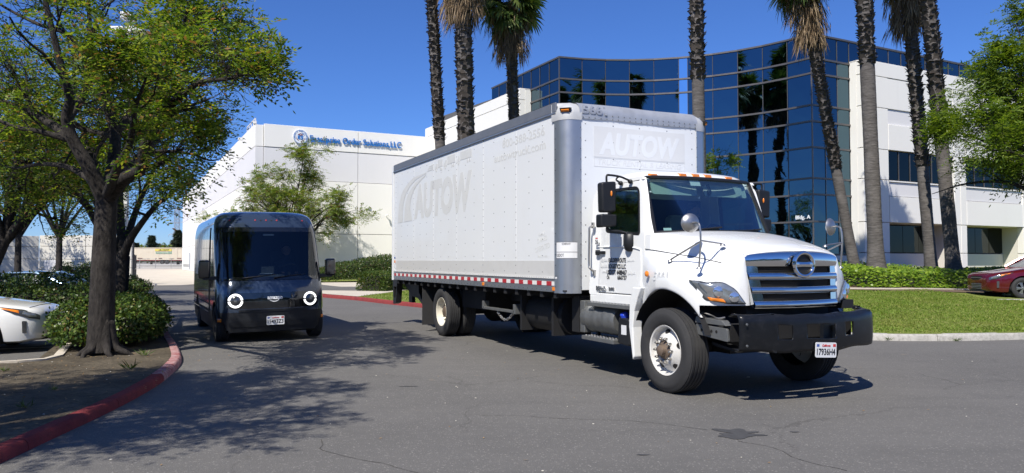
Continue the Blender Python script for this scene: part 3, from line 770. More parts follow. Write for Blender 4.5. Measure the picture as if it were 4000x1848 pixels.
def office():
    root = thing('office_building', 'three storey office block with curved dark blue glass front and white wings', 'building', (0, 0, 0))
    rows = [1.84, 3.66, 5.16, 6.06, 7.77, 9.21, 10.11, 11.87, 12.72, 14.05]
    G = np.array([16.56, 40.75]); GL = np.array([2.92, 45.4])
    tr = np.array([.886, .4636]); tl = np.array([-.4636, .886])
    # concave arc
    ch = GL - G; c = np.linalg.norm(ch); chd = ch / c; nin = np.array([-chd[1], chd[0]])
    if nin[1] < 0: nin = -nin
    sag = 2.6; R = (c*c/4 + sag*sag)/(2*sag); mid = (G + GL)/2; cen = mid + nin*(sag - R)
    half = math.asin(c/2/R)
    def arc(s):     # s 0..1 from left end to the right corner
        a = half*(1 - 2*s); d = chd*math.sin(a) + nin*math.cos(a); return cen + d*R
    sw = .035; cols = [0]
    w1 = (1 - sw)/10
    for k in range(5): cols.append(cols[-1] + w1)
    cols.append(cols[-1] + sw)
    for k in range(5): cols.append(cols[-1] + w1)
    lines = [arc(s) for s in cols]
    NA = len(lines)
    left = [GL + tl*d for d in (1.2, 2.4, 3.55)]; right = [G + tr*d for d in (1.03, 2.06, 3.07)]
    full = left[::-1] + lines + right
    full = [np.array(p) for p in full]
    q = random.Random(4)
    def pane(a, b_, z0, z1, m):
        d = (b_ - a); d = d/np.linalg.norm(d); n = np.array([d[1], -d[0]])
        j = [q.uniform(-.006, .006) for _ in range(4)]; g = .0
        b = MB()
        P = [(a + d*g), (b_ - d*g)]
        fr = lambda p, z, o: (p[0] + n[0]*o, p[1] + n[1]*o, z)
        b.loft([[fr(P[0], z0, j[0]), fr(P[1], z0, j[1]), fr(P[1], z1, j[2]), fr(P[0], z1, j[3])], [fr(P[0], z0, -.06), fr(P[1], z0, -.06), fr(P[1], z1, -.06), fr(P[0], z1, -.06)]])
        return b.build('pane', m, root, smooth=0, fix=True)
    strip = 3 + 5
    for k in range(len(full)-1):
        for r in range(len(rows)-1):
            m = M['pale_pane'] if (k == strip and r >= 6) else M['curtain']
            pane(full[k], full[k+1], rows[r], rows[r+1], m)
    def nvec(k):
        a = full[max(0, k-1)]; b_ = full[min(len(full)-1, k+1)]; d = b_-a; d /= np.linalg.norm(d); return np.array([d[1], -d[0]])
    for k in range(len(full)):
        n = nvec(k); p = full[k] + n*.015; w = .045 if k in (3, 3+NA-1) else .022
        b = MB(); b.tube([(p[0], p[1], rows[0]), (p[0], p[1], rows[-1])], w, 4); b.build('mullion', M['mullion'], root, smooth=0)
    for r, z in enumerate(rows):
        pth = [(full[k] + nvec(k)*.03) for k in range(len(full))]
        rings = []
        for k, p in enumerate(pth):
            n = nvec(k); hh = .05
            rings.append([(p[0]-n[0]*.05, p[1]-n[1]*.05, z-hh), (p[0]+n[0]*.05, p[1]+n[1]*.05, z-hh), (p[0]+n[0]*.05, p[1]+n[1]*.05, z+hh), (p[0]-n[0]*.05, p[1]-n[1]*.05, z+hh)])
        b = MB(); b.loft(rings); b.build('transom', M['mullion'], root, smooth=0, fix=True)
    # plinth below the glass
    b = MB(); rings = []
    for k in range(len(full)):
        n = nvec(k); p = full[k] + n*.06
        rings.append([(p[0], p[1], .6), (p[0], p[1], 1.8), (p[0]-n[0]*.4, p[1]-n[1]*.4, 1.8), (p[0]-n[0]*.4, p[1]-n[1]*.4, .6)])
    b.loft(rings); b.build('plinth', M['wall_white'], root, smooth=0, fix=True)
    # core and roof
    far_r = G + tr*34; far_l = GL + tl*20.5
    poly = [tuple(p + np.array([nin[0], nin[1]])*1.3) for p in lines[1:-1]] + [tuple(G + tr*1.2 + np.array([-.4636, .886])*1.3)] + [tuple(far_r + np.array([-.4636, .886])*1.3), tuple(far_r + np.array([-.4636, .886])*18), tuple(far_l + np.array([.886, .4636])*14), tuple(far_l + np.array([.886, .4636])*.4)]
    b = MB(); b.prism(poly, .3, 13.9, lambda u, v, w: (u, v, w)); b.build('roof', M['joint'], root, smooth=0, fix=True)
    # wings: glass parapet band and white panel walls
    PB = np.array(G + tr*3.07 + np.array([.4636, -.886])*.853)
    B = Frame(tuple(PB), math.degrees(math.atan2(.4636, .886)))
    def W(fr, mir):
        """panel helpers in a wing's frame: x along the wall away from the glass, y inward"""
        def put(x0, x1, z0, z1, m, y0=0., y1=.2, name='wall_panel', gap=.018, bevel=.012):
            P = []
            b = MB()
            xs = (x0+gap, x1-gap)
            vs = [fr(x, y, z) for z in (z0+gap, z1-gap) for y in (y0, y1) for x in xs]
            b.add(vs, [(0, 2, 3, 1), (4, 5, 7, 6), (0, 1, 5, 4), (2, 6, 7, 3), (0, 4, 6, 2), (1, 3, 7, 5)])
            return b.build(name, m, root, smooth=0, bevel=bevel, seg=1, fix=True)
        return put
    put = W(lambda x, y, z: B.w(x, y, z), 1)
    wh, gr = M['wall_white'], M['wall_grey']
    XE = 31
    zt = [.6, 1.95, 3.68, 6.11, 7.85, 10.23, 12.02, 12.88]
    put(.02, XE, 3.7, 12.85, M['joint'], .42, .5, 'wall_core', 0, 0)
    for x0, x1 in ((.0, XE),):
        put(0, XE, 12.02, 12.88, wh, 0, .4)
    bays = [(2.2, 8.33), (9.55, 15.68), (16.9, 23.0), (24.2, 30.3)]
    piers = [(0, 2.2), (8.33, 9.55), (15.68, 16.9), (23.0, 24.2), (30.3, XE)]
    for x0, x1 in piers:
        for i in range(6):
            if x1 - x0 < 1.5 and x0 > 1 and i < 4:
                mdl = (x0+x1)/2
                put(x0, mdl, zt[i], zt[i+1], wh, 0, .4); put(mdl, x1, zt[i], zt[i+1], wh, 0, .4)
            else: put(x0, x1, zt[i], zt[i+1], wh, 0, .4)
    for x0, x1 in bays:
        # ground floor: recessed glazing with a return wall
        put(x0, x1, .6, 1.95, M['wall_cream'], 1.3, 1.5)
        put(x0, x1, 1.95, 3.68, M['joint'], 1.45, 1.5, 'window_back', 0, 0)
        n = 4; wv = (x1-x0)/n
        for k in range(n):
            put(x0+k*wv, x0+(k+1)*wv, 1.98, 3.66, M['dark_glass'], 1.34, 1.36, 'pane', .02, 0)
        for sx in (x0, x1):
            put(sx-.15, sx+.0 if sx == x1 else sx+.0, .6, 3.68, M['wall_cream'], .41, 1.5, 'return_wall', 0, 0) if sx == x0 else put(sx, sx+.15, .6, 3.68, M['wall_cream'], .41, 1.5, 'return_wall', 0, 0)
        put(x0, x1, 3.68, 3.8, M['wall_cream'], .41, 1.5, 'soffit', 0, 0)
        # spandrel with an inset grey panel
        put(x0, x1, 3.68, 5.2, wh, 0, .4); put(x0, x1, 6.03, 6.11, wh, 0, .4, gap=.004, bevel=0); put(x0, x1, 5.2, 6.03, gr, .07, .4, 'inset_panel')
        # first floor windows
        put(x0, x1, 6.13, 7.83, M['joint'], .24, .4, 'window_back', 0, 0)
        n = 6; wv = (x1-x0)/n
        for k in range(n):
            put(x0+k*wv, x0+(k+1)*wv, 6.15, 7.81, M['dark_glass'], .13, .15, 'pane', .015, 0)
            if k:
                put(x0+k*wv-.025, x0+k*wv+.025, 6.13, 7.83, M['mullion'], .09, .14, 'mullion', 0, 0)
        put(x0, x1, 7.85, 9.36, wh, 0, .4); put(x0-.12, x1+.12, 9.36, 10.23, gr, .09, .4, 'inset_panel', .004)
        put(x0-.12, x1+.12, 10.23, 12.02, wh, .03, .4)
    # parapet band on the right wing
    def band(fr, n, w, z0=12.72, z1=14.05):
        for k in range(n):
            b = MB(); x0, x1 = k*w, (k+1)*w; j = [q.uniform(-.006, .006) for _ in range(4)]
            b.add([fr(x0, j[0], z0), fr(x1, j[1], z0), fr(x1, j[2], z1), fr(x0, j[3], z1)], [(0, 1, 2, 3)]); b.build('pane', M['curtain'], root, smooth=0, fix=False)
            b = MB(); b.tube([fr(x0, -.015, z0), fr(x0, -.015, z1)], .022, 4); b.build('mullion', M['mullion'], root, smooth=0)
        b = MB(); vs = [fr(x, y, z) for z in (z1-.05, z1+.05) for y in (-.07, .3) for x in (0, n*w)]
        b.add(vs, [(0, 2, 3, 1), (4, 5, 7, 6), (0, 1, 5, 4), (2, 6, 7, 3), (0, 4, 6, 2), (1, 3, 7, 5)]); b.build('coping', M['mullion'], root, smooth=0, fix=True)
    band(lambda x, y, z: B.w(x, .853 + y, z), 26, 1.16)
    # left wing
    PL = GL + tl*3.55 + np.array([-.886, -.4636])*.853
    Lf = Frame(tuple(PL), math.degrees(math.atan2(.886, -.4636)))
    fl = lambda x, y, z: Lf.w(x, -y, z)
    pl = W(fl, -1)
    XL = 17.2
    pl(.02, XL, .3, 12.8, M['joint'], .42, .5, 'wall_core', 0, 0)
    for i in range(6):
        for x0, x1 in ((0, 5.8), (5.8, 11.6), (11.6, XL)): pl(x0, x1, zt[i], zt[i+1], wh, 0, .4)
    pl(0, XL, 12.02, 12.80, wh, 0, .4)
    band(lambda x, y, z: Lf.w(x, -.853 - y, z), 5, 1.18)
    # end faces of the white wings beside the glass
    b = MB()
    for fr in (lambda y, z: B.w(0.0, y, z), lambda y, z: Lf.w(0.0, -y, z)): pass
    put(.0, .16, .6, 12.86, wh, .401, .86, 'end_wall', 0, 0); pl(.0, .16, .3, 12.78, wh, .401, .86, 'end_wall', 0, 0)
    # coping of white walls hides the gap to the band
    put(0, XE, 12.78, 12.84, wh, .401, .86, 'ledge', 0, 0); pl(0, XL, 12.70, 12.76, wh, .401, .86, 'ledge', 0, 0)
    # building number on the last curved bay
    a, b_ = lines[-2], lines[-1]; d = (b_-a)/np.linalg.norm(b_-a); n = np.array([d[1], -d[0]])
    p = a + d*.44 + n*.03
    text_part(root, 'Bldg. A', (p[0], p[1], 3.82), (d[0], d[1], 0), (0, 0, 1), M['sign_white'], .21, .93, bold=.03, depth=.02)
office()

def screen_wall():
    t = thing('perimeter_wall', 'low cream concrete panel wall behind the hedges left of the driveway', 'wall')
    def seg(p0, p1, zs, n, top):
        p0, p1 = np.array(p0), np.array(p1); d = p1-p0; l = np.linalg.norm(d); d /= l; nn_ = np.array([-d[1], d[0]])
        f = lambda x, y, z: (p0[0]+d[0]*x+nn_[0]*y, p0[1]+d[1]*x+nn_[1]*y, z)
        def bx(x0, x1, y0, y1, z0, z1, m, nm, bev=.012):
            b = MB(); b.add([f(x, y, z) for z in (z0, z1) for y in (y0, y1) for x in (x0, x1)], [(0, 2, 3, 1), (4, 5, 7, 6), (0, 1, 5, 4), (2, 6, 7, 3), (0, 4, 6, 2), (1, 3, 7, 5)])
            b.build(nm, m, t, smooth=0, bevel=bev, seg=1, fix=True)
        bx(0, l, .15, .3, 0, top-.03, M['joint'], 'wall_core', 0)
        z = [0] + zs + [top]
        for i in range(len(z)-1):
            for k in range(n): bx(l*k/n+.015, l*(k+1)/n-.015, 0, .2, z[i]+.012, z[i+1]-.012, M['wall_cream'], 'wall_panel')
        return bx
    g = seg((-29.3, 46), (-23.55, 46), [1.05, 1.58, 2.39], 2, 3.07)
    g(.35, 1.45, -.05, 0, 0, 1.54, M['wall_grey'], 'door')
    seg((-33.2, 42.2), (-29.3, 46), [.5, 1.6, 2.35], 1, 3.03)
    seg((-48, 41.9), (-33.25, 41.9), [.3, 1.62, 2.4], 3, 3.0)
    s = text_part(t, 'NO PARKING', (-24.9, 45.985, 1.25), (1, 0, 0), (0, 0, 1), M['plate_blue'], .10, .9, depth=.004) if False else None
    return t
screen_wall()

# ------------------------------------------------------------------ trees
def grow(limbs, seed, kids=(7, 5, 4), lens=(.42, .5, .55), minr=.006, up=.12, spread=(30, 65), nsub=5, keep=None):
    """limbs: list of (points, r0, r1, leafy). Returns trunk mesh builder and twig sites (pos, dir)"""
    q = random.Random(seed); b = MB(); sites = []
    def rec(path, r0, r1, lvl):
        m = len(path)
        R = [lerp(r0, r1, (i/(m-1))**.85) for i in range(m)]
        n = 9 if r0 > .12 else 7 if r0 > .05 else 5 if r0 > .018 else 3
        b.tube(path, R, n, caps=False)
        L = sum((Vector(path[i+1]) - Vector(path[i])).length for i in range(m-1))
        if lvl >= len(kids) or r1 < .0015:
            for i in range(max(1, m//3), m): sites.append((Vector(path[i]), (Vector(path[i]) - Vector(path[i-1])).normalized()))
            return
        k = max(1, int(round(kids[lvl] * q.uniform(.8, 1.2))))
        for j in range(k):
            t = .25 + .75*(j + q.random())/k; i = min(m-2, int(t*(m-1)))
            p = Vector(path[i]).lerp(Vector(path[i+1]), t*(m-1)-i) if i < m-1 else Vector(path[-1])
            d = (Vector(path[i+1]) - Vector(path[i])).normalized()
            ax = d.orthogonal().normalized(); ax.rotate(Matrix.Rotation(q.uniform(0, 2*PI), 3, d))
            nd = d.copy(); nd.rotate(Matrix.Rotation(rad(q.uniform(*spread)), 3, ax)); nd.z += up*q.uniform(-.6, 1.3); nd.normalize()
            l = max(.35, L*lens[lvl]*q.uniform(.6, 1.25)*(1 - .35*t)); rr = max(minr, lerp(r0, r1, t)*q.uniform(.42, .62))
            pts = [p]; dd = nd.copy()
            for s in range(nsub):
                dd += Vector((q.uniform(-.28, .28), q.uniform(-.28, .28), q.uniform(-.22, .22))); dd.z += .03; dd.normalize()
                pts.append(pts[-1] + dd*(l/nsub))
            if keep is not None and not keep(np.array([tuple(pts[-1])]))[0]: continue
            rec(pts, rr, max(.0016, rr*.35), lvl+1)
        if lvl: sites.append((Vector(path[-1]), (Vector(path[-1]) - Vector(path[-2])).normalized()))
    for pts, r0, r1, lf in limbs:
        path = [Vector(p) for p in crom(pts, 5)]
        if lf: rec(path, r0, r1, 0)
        else:
            R = [lerp(r0, r1, i/(len(path)-1)) for i in range(len(path))]
            b.tube(path, R, 12, caps=False)
    return b, sites

def sprays(sites, n, reach, rl, k, ll, lw, flat_=.55, droop=.35, keep=None, clump=1.6):
    """pinnate leaf sprays around twig sites"""
    P = np.array([tuple(s[0]) for s in sites]); D = np.array([tuple(s[1]) for s in sites])
    ph = nrg.uniform(0, 6.28, 6); q = P*clump
    w = np.sin(q[:, 0]*1.9+ph[0]+np.sin(q[:, 1]*1.3+ph[3])) + np.sin(q[:, 1]*1.7+ph[1]+np.sin(q[:, 2]*1.5+ph[4])) + np.sin(q[:, 2]*2.6+ph[2]+np.sin(q[:, 0]*1.1+ph[5]))
    w = np.clip(w*.8 + .55, .0, 2.0) + .015; w /= w.sum()
    idx = nrg.choice(len(P), n, p=w)
    p = P[idx] + nrg.normal(size=(n, 3))*reach
    d = nrm(D[idx]*.7 + rdir(n)*.9); d[:, 2] *= flat_; d = nrm(d)
    if keep is not None:
        mk = keep(p); p, d = p[mk], d[mk]; n = len(p)
    up = nrm(np.array([0, 0, 1.0]) + rdir(n)*.45); side = nrm(np.cross(d, up)); up = np.cross(side, d)
    RL = rl*nrg.uniform(.7, 1.25, (n, 1))
    Ps, Ds, Ns, Ls = [], [], [], []
    for j in range(k):
        t = (j//2 + .6)/(k/2 + .3); s = 1 if j % 2 else -1
        if j == k-1: s = 0; t = 1.0
        base = p + d*RL*t - np.array([0, 0, 1])*RL*droop*t*t
        dl = nrm(d*(.55 if s else 1) + side*s*.9 + rdir(n)*.18 - np.array([0, 0, droop*.5*t]))
        Ps.append(base); Ds.append(dl); Ns.append(nrm(up + rdir(n)*.35)); Ls.append(ll*nrg.uniform(.75, 1.2, n)*(1 - .25*abs(t-.5)))
    return leaf_quads(np.concatenate(Ps), np.concatenate(Ds), np.concatenate(Ns), np.concatenate(Ls), lw, .0)

def tree(name, label, base, limbs, seed, nspray, m, kids=(7, 5, 4), lens=(.42, .5, .55), reach=.09, rl=.26, k=9, ll=.075, lw=.028, spread=(30, 65), group=None, up=.12, bk='bark', keep=None, cat='tree', roots=True, flat_=.55, droop=.35, clump=1.6):
    t = thing(name, label, cat, base, 0, group)
    bb, sites = grow(limbs, seed, kids, lens, spread=spread, up=up, keep=keep)
    if roots:
        q = random.Random(seed); r = limbs[0][1]
        for i in range(7):
            a = i*.9 + q.uniform(-.2, .2); l = r*q.uniform(1.8, 3.0)
            pts = [(math.cos(a)*r*.30, math.sin(a)*r*.30, r*2.6), (math.cos(a)*r*.62, math.sin(a)*r*.62, r*1.2), (math.cos(a)*r*1.05, math.sin(a)*r*1.05, r*.45), (math.cos(a)*l*.75, math.sin(a)*l*.75, r*.1), (math.cos(a+.2)*l, math.sin(a+.2)*l, -.08)]
            bb.tube(crom(pts, 4), [lerp(r*.50, r*.10, (j/16)) for j in range(17)], 8)
    bb.build('trunk', M[bk], t, smooth=180)
    V, F = sprays(sites, nspray, reach, rl, k, ll, lw, flat_, droop, keep, clump)
    link('crown', fast_mesh('crown', V, F), m, t, smooth=0)
    return t, sites

# main tree on the island: limbs follow the photograph's branching
def main_tree():
    bx, by, bz = -6.27, 11.45, .09
    s = .00393*11.45/11.4
    def P(px, py, dy=0):
        D = 11.45 + dy; return ((px-2000)/2900*D - bx, dy, 1.52 + (1017-py)/2900*D - bz)
    L = [
     ([P(398, 1372), P(402, 1230), P(404, 1080), P(408, 930), P(414, 760)], .195, .15, False),
     # left leader
     ([P(412, 790), P(375, 715, -.1), P(335, 640, -.2), P(275, 540, -.3), P(250, 455, -.4), P(262, 380, -.5), P(225, 250, -.7), P(190, 120, -.8), P(150, -40, -.9), P(120, -180, -1)], .135, .02, True),
     ([P(262, 530, -.3), P(170, 470, .2), P(90, 420, .5), P(0, 392, .8), P(-130, 350, 1.2)], .085, .012, True),
     ([P(250, 470, -.4), P(330, 330, .2), P(320, 240, .3), P(255, 130, .5), P(130, 85, .6), P(0, 20, .8), P(-120, -60, 1)], .075, .012, True),
     # centre leader
     ([P(420, 760), P(438, 640, .4), P(440, 520, .7), P(410, 420, .9), P(380, 290, 1.1), P(345, 180, 1.3), P(330, 30, 1.5), P(330, -130, 1.6)], .12, .02, True),
     ([P(440, 520, .7), P(520, 420, .9), P(560, 330, 1.0), P(580, 210, 1.1), P(585, 100, 1.2), P(640, 10, 1.4), P(680, -120, 1.5)], .08, .012, True),
     # right leader
     ([P(418, 780), P(480, 700, -.4), P(545, 660, -.7), P(560, 570, -.9), P(610, 460, -1.1), P(675, 390, -1.3), P(715, 355, -1.5)], .11, .05, True),
     ([P(715, 355, -1.5), P(780, 315, -1.7), P(880, 305, -1.9), P(930, 290, -2.0), P(975, 285, -2.1)], .045, .008, True),
     ([P(545, 420, -.5), P(600, 365, -.4), P(680, 355, -.3), P(720, 280, -.2), P(700, 215, 0), P(760, 195, .1), P(830, 165, .2), P(885, 160, .3)], .06, .008, True),
     ([P(600, 300, -.2), P(680, 215, -.9), P(700, 120, -1.1), P(735, -20, -1.3), P(820, -120, -1.5)], .05, .008, True),
     # lower left limb
     ([P(405, 740), P(330, 690, .3), P(255, 650, .6), P(150, 640, 1.0), P(50, 655, 1.3), P(-60, 620, 1.6)], .07, .012, True),
     # limbs towards and away from the viewer
     ([P(412, 770), P(450, 660, -1.0), P(500, 560, -1.9), P(520, 420, -2.6), P(560, 300, -3.1)], .085, .012, True),
     ([P(412, 770), P(360, 640, 1.0), P(330, 540, 1.9), P(300, 430, 2.6), P(280, 300, 3.0)], .085, .012, True),
     ([P(412, 770), P(480, 660, 1.0), P(560, 590, 1.9), P(650, 520, 2.4), P(760, 470, 2.6), P(850, 480, 2.8)], .08, .012, True),
     ([P(560, 600, -.8), P(640, 590, -.5), P(740, 600, -.3), P(815, 625, -.2), P(860, 618, -.1)], .04, .006, True),
    ]
    def keep(p):
        w = p + np.array([bx, by, bz]); px = 2000 + 2900*w[:, 0]/w[:, 1]; py = 1017 - 2900*(w[:, 2]-1.52)/w[:, 1]
        # the crown stays clear of the wall beyond its right edge
        lim = np.interp(py, [-400, 0, 250, 330, 480, 520, 600, 680, 760, 800, 1000], [1250, 1000, 1120, 1090, 900, 890, 860, 830, 760, 700, 620])
        return (px < lim + nrg.normal(size=len(px))*25) & (w[:, 2] > 2.05)
    return tree('shade_tree', 'large forking shade tree with shade-darkened bark on the mulch island inside the red kerb', (bx, by, bz), L, 21, 6400, M['pist'], kids=(8, 5, 4), lens=(.34, .5, .55), reach=.11, rl=.25, k=9, ll=.082, lw=.034, keep=keep, clump=2.2)
main_tree()

def generic_limbs(seed, h, r, fork, n, rad_, top, lean=(0, 0), rise=.55):
    """short trunk then n rising limbs that open into a round crown"""
    q = random.Random(seed); L = []
    L.append(([(0, 0, 0), (lean[0]*.3, lean[1]*.3, fork*.5), (lean[0], lean[1], fork)], r, r*.75, False))
    for i in range(n):
        a = i*2*PI/n*1.618 + q.uniform(-.3, .3); f = math.sqrt((i+.5)/n)
        R = rad_*f*q.uniform(.85, 1.05); zt = lerp(top, lerp(fork, top, rise), f**1.6)*q.uniform(.92, 1.02)
        p0 = Vector((lean[0], lean[1], fork - .1)); p3 = Vector((lean[0] + R*math.cos(a), lean[1] + R*math.sin(a), zt))
        p1 = p0.lerp(p3, .33) + Vector((0, 0, (zt-fork)*.12)) + Vector((q.uniform(-.1, .1), q.uniform(-.1, .1), 0))*R
        p2 = p0.lerp(p3, .68) + Vector((0, 0, (zt-fork)*.12)) + Vector((q.uniform(-.14, .14), q.uniform(-.14, .14), 0))*R
        L.append(([p0, p1, p2, p3], r*.55, .012, True))
    return L

# second trunk just behind, leaning right
def second_tree():
    bx, by, bz = -7.75, 14.6, .12
    def P(px, py, dy=0):
        D = by + dy; return ((px-2000)/2900*D - bx, dy, 1.52 + (1017-py)/2900*D - bz)
    L = [([P(470, 1320), P(468, 1200), P(474, 1100), P(480, 1000)], .17, .13, False),
         ([P(480, 1020), P(500, 950, -.2), P(545, 880, -.4), P(610, 800, -.6), P(665, 760, -.8), P(705, 715, -1)], .10, .012, True),
         ([P(482, 1010), P(470, 880, .5), P(465, 720, .8), P(480, 560, 1.2), P(500, 380, 1.5)], .11, .015, True),
         ([P(480, 1020), P(380, 880, .3), P(310, 760, .5), P(230, 680, .8), P(120, 600, 1)], .10, .012, True),
         ([P(482, 1000), P(520, 850, 1.0), P(580, 700, 1.8), P(650, 560, 2.4), P(740, 480, 2.8)], .09, .012, True),
         ([P(480, 1010), P(400, 850, 1.5), P(330, 720, 2.5), P(260, 560, 3.2)], .09, .012, True)]
    def keep(p):
        w = p + np.array([bx, by, bz]); px = 2000 + 2900*w[:, 0]/w[:, 1]; py = 1017 - 2900*(w[:, 2]-1.52)/w[:, 1]
        lim = np.interp(py, [-400, 400, 600, 700, 780, 850, 930, 1000], [900, 880, 850, 800, 700, 640, 600, 520])
        return (px < lim + nrg.normal(size=len(px))*20) & (w[:, 2] > 2.0)
    tree('shade_tree', 'second shade tree with a leaning trunk close behind the large forking one', (bx, by, bz), L, 5, 2700, M['pist'], reach=.12, rl=.28, ll=.085, lw=.034, keep=keep, k=9)
second_tree()
tree('shade_tree', 'slim young shade tree rising from the clipped hedges before the cream wall', (-15.3, 23.0, .1), generic_limbs(3, 6, .11, 2.2, 9, 2.5, 5.6), 31, 2600, M['pist'], reach=.13, rl=.32, ll=.10, lw=.042, k=9, kids=(6, 4, 3))
tree('shade_tree', 'shade tree at the left picture edge whose dark limb leans in above the hedges', (-11.9, 16.6, .1), generic_limbs(8, 6, .17, 1.9, 10, 3.1, 6.2, (.55, 0)), 32, 2700, M['pist'], reach=.13, rl=.30, ll=.09, lw=.038, k=9)
tree('shade_tree', 'tall shade tree of the kerb island standing nearest to the road and the viewer', (-6.1, 4.0, .08), generic_limbs(14, 6, .17, 2.6, 14, 2.05, 6.2, (.2, .1), .6), 33, 4600, M['pist'], clump=2.3, reach=.10, rl=.28, k=9, ll=.085, lw=.036, kids=(6, 5, 3),
     keep=lambda p: (p[:, 2] > 3.35))
tree('shade_tree', 'tree in the hedge strip half hidden by the white light pole', (-18.6, 30.5, .1), generic_limbs(18, 6, .14, 2.4, 9, 3.2, 6.6), 36, 2600, M['pist'], reach=.16, rl=.36, ll=.12, lw=.05, k=7, kids=(6, 4, 3))
tree('shade_tree', 'tree towering behind the cream perimeter wall at the far left', (-31, 39, .1), generic_limbs(19, 6, .2, 2.6, 11, 4.6, 8.6), 37, 2800, M['pist'], reach=.2, rl=.45, ll=.15, lw=.06, k=7, kids=(6, 4, 3))
# sparse tree in front of the warehouse
def wall_tree():
    F = WF; x, y, z = F.w(2.0, -3.9)
    def lim():
        L = generic_limbs(27, 9, .17, 2.4, 24, 5.5, 8.9, (0, 0), .2); out = []
        for pts, a, b_, lf in L:
            out.append(([(p[0], p[1]*.60 - .12*p[0], p[2]) for p in [tuple(v) for v in pts]], a, b_, lf))
        return out
    tree('ornamental_tree', 'airy pale green tree standing against the white warehouse behind the dark van', (x, y, .15), lim(), 41, 5600, M['pist2'], reach=.18, rl=.44, ll=.17, lw=.066, k=9, kids=(7, 4, 3), lens=(.34, .5, .5))
wall_tree()
# feathery tree on the right edge
def right_tree():
    L = [([(0, 0, 0), (-.1, 0, 1.5), (-.2, 0, 2.6)], .2, .15, False)]
    q = random.Random(6)
    for i in range(15):
        a = i*2.4; f = math.sqrt((i+.5)/15); R = 5.0*f; zt = lerp(10.0, 3.3, f**1.6) + q.uniform(-.4, .4)
        e = Vector((R*math.cos(a), R*math.sin(a)*.8, zt)); p0 = Vector((-.2, 0, 2.5))
        L.append(([p0, p0.lerp(e, .35) + Vector((0, 0, .8)), p0.lerp(e, .7) + Vector((0, 0, .6)), e], .10, .012, True))
    def keep(p):
        w = p + np.array([18.6, 24.6, .5]); px = 2000 + 2900*w[:, 0]/w[:, 1]; py = 1017 - 2900*(w[:, 2]-1.52)/w[:, 1]
        lim = np.interp(py, [0, 90, 200, 290, 400, 520, 600, 700, 760, 800, 880, 900], [3960, 3860, 3800, 3700, 3630, 3600, 3640, 3660, 3760, 3800, 3830, 4300])
        return px > lim + 22 + nrg.normal(size=len(px))*28
    tree('feathery_tree', 'fine leaved bright green tree at the right picture edge above the red car', (18.6, 24.6, .5), L, 51, 13500, M['jaca'], reach=.18, rl=.46, ll=.15, lw=.045, k=11, kids=(8, 5, 3), lens=(.38, .5, .5), keep=keep, flat_=.8, droop=.6)
right_tree()
tree('young_tree', 'small leafy tree top showing just above the truck cab roof against the blue glass', (9.05, 33.0, .85), generic_limbs(61, 4, .06, 2.2, 7, .75, 5.5, (0, 0), .7), 61, 420, M['jaca'], reach=.1, rl=.26, ll=.12, lw=.05, k=9, kids=(4, 3), lens=(.4, .5), roots=False)

# ------------------------------------------------------------------ palms
def frond_mesh(seed, L=1.9, dead=False):
    """fan leaf: petiole along +x then a pleated fan of drooping segments"""
    q = random.Random(seed); b = MB(); pet = L*.42
    b.tube([(0, 0, 0), (pet*.5, 0, .03), (pet, 0, 0)], [.022, .016, .010], 4)
    n = 26 if not dead else 18
    for i in range(n):
        a = rad(lerp(-118, 118, (i+.5)/n)) + q.uniform(-.03, .03); l = L*.58*(.75 + .25*math.cos(a*.7))*q.uniform(.88, 1.08)
        w = l*.052; dx, dy = math.cos(a), math.sin(a); nx, ny = -dy, dx; dr = q.uniform(.25, .7) if not dead else q.uniform(.7, 1.1)
        pts = []
        for t in (0, .45, .8, 1.0):
            r = l*t; z = -l*dr*max(0, t-.35)**1.6*1.3
            ww = w*(.35, 1.0, .6, .06)[(0, .45, .8, 1.0).index(t)]
            pts.append(((pet + dx*r*(1 - .12*t) + nx*ww, dy*r*(1-.12*t) + ny*ww, z + .02*math.sin(i*PI)), (pet + dx*r*(1-.12*t) - nx*ww, dy*r*(1-.12*t) - ny*ww, z + ww*.5)))
        for k in range(3):
            b.quad(pts[k][0], pts[k][1], pts[k+1][1], pts[k+1][0])
    return b.mesh('frond')
FROND = [frond_mesh(i) for i in range(3)]
for f in FROND: f.materials.append(M['frond'])
DEAD = [frond_mesh(i+9, 1.7, True) for i in range(2)]

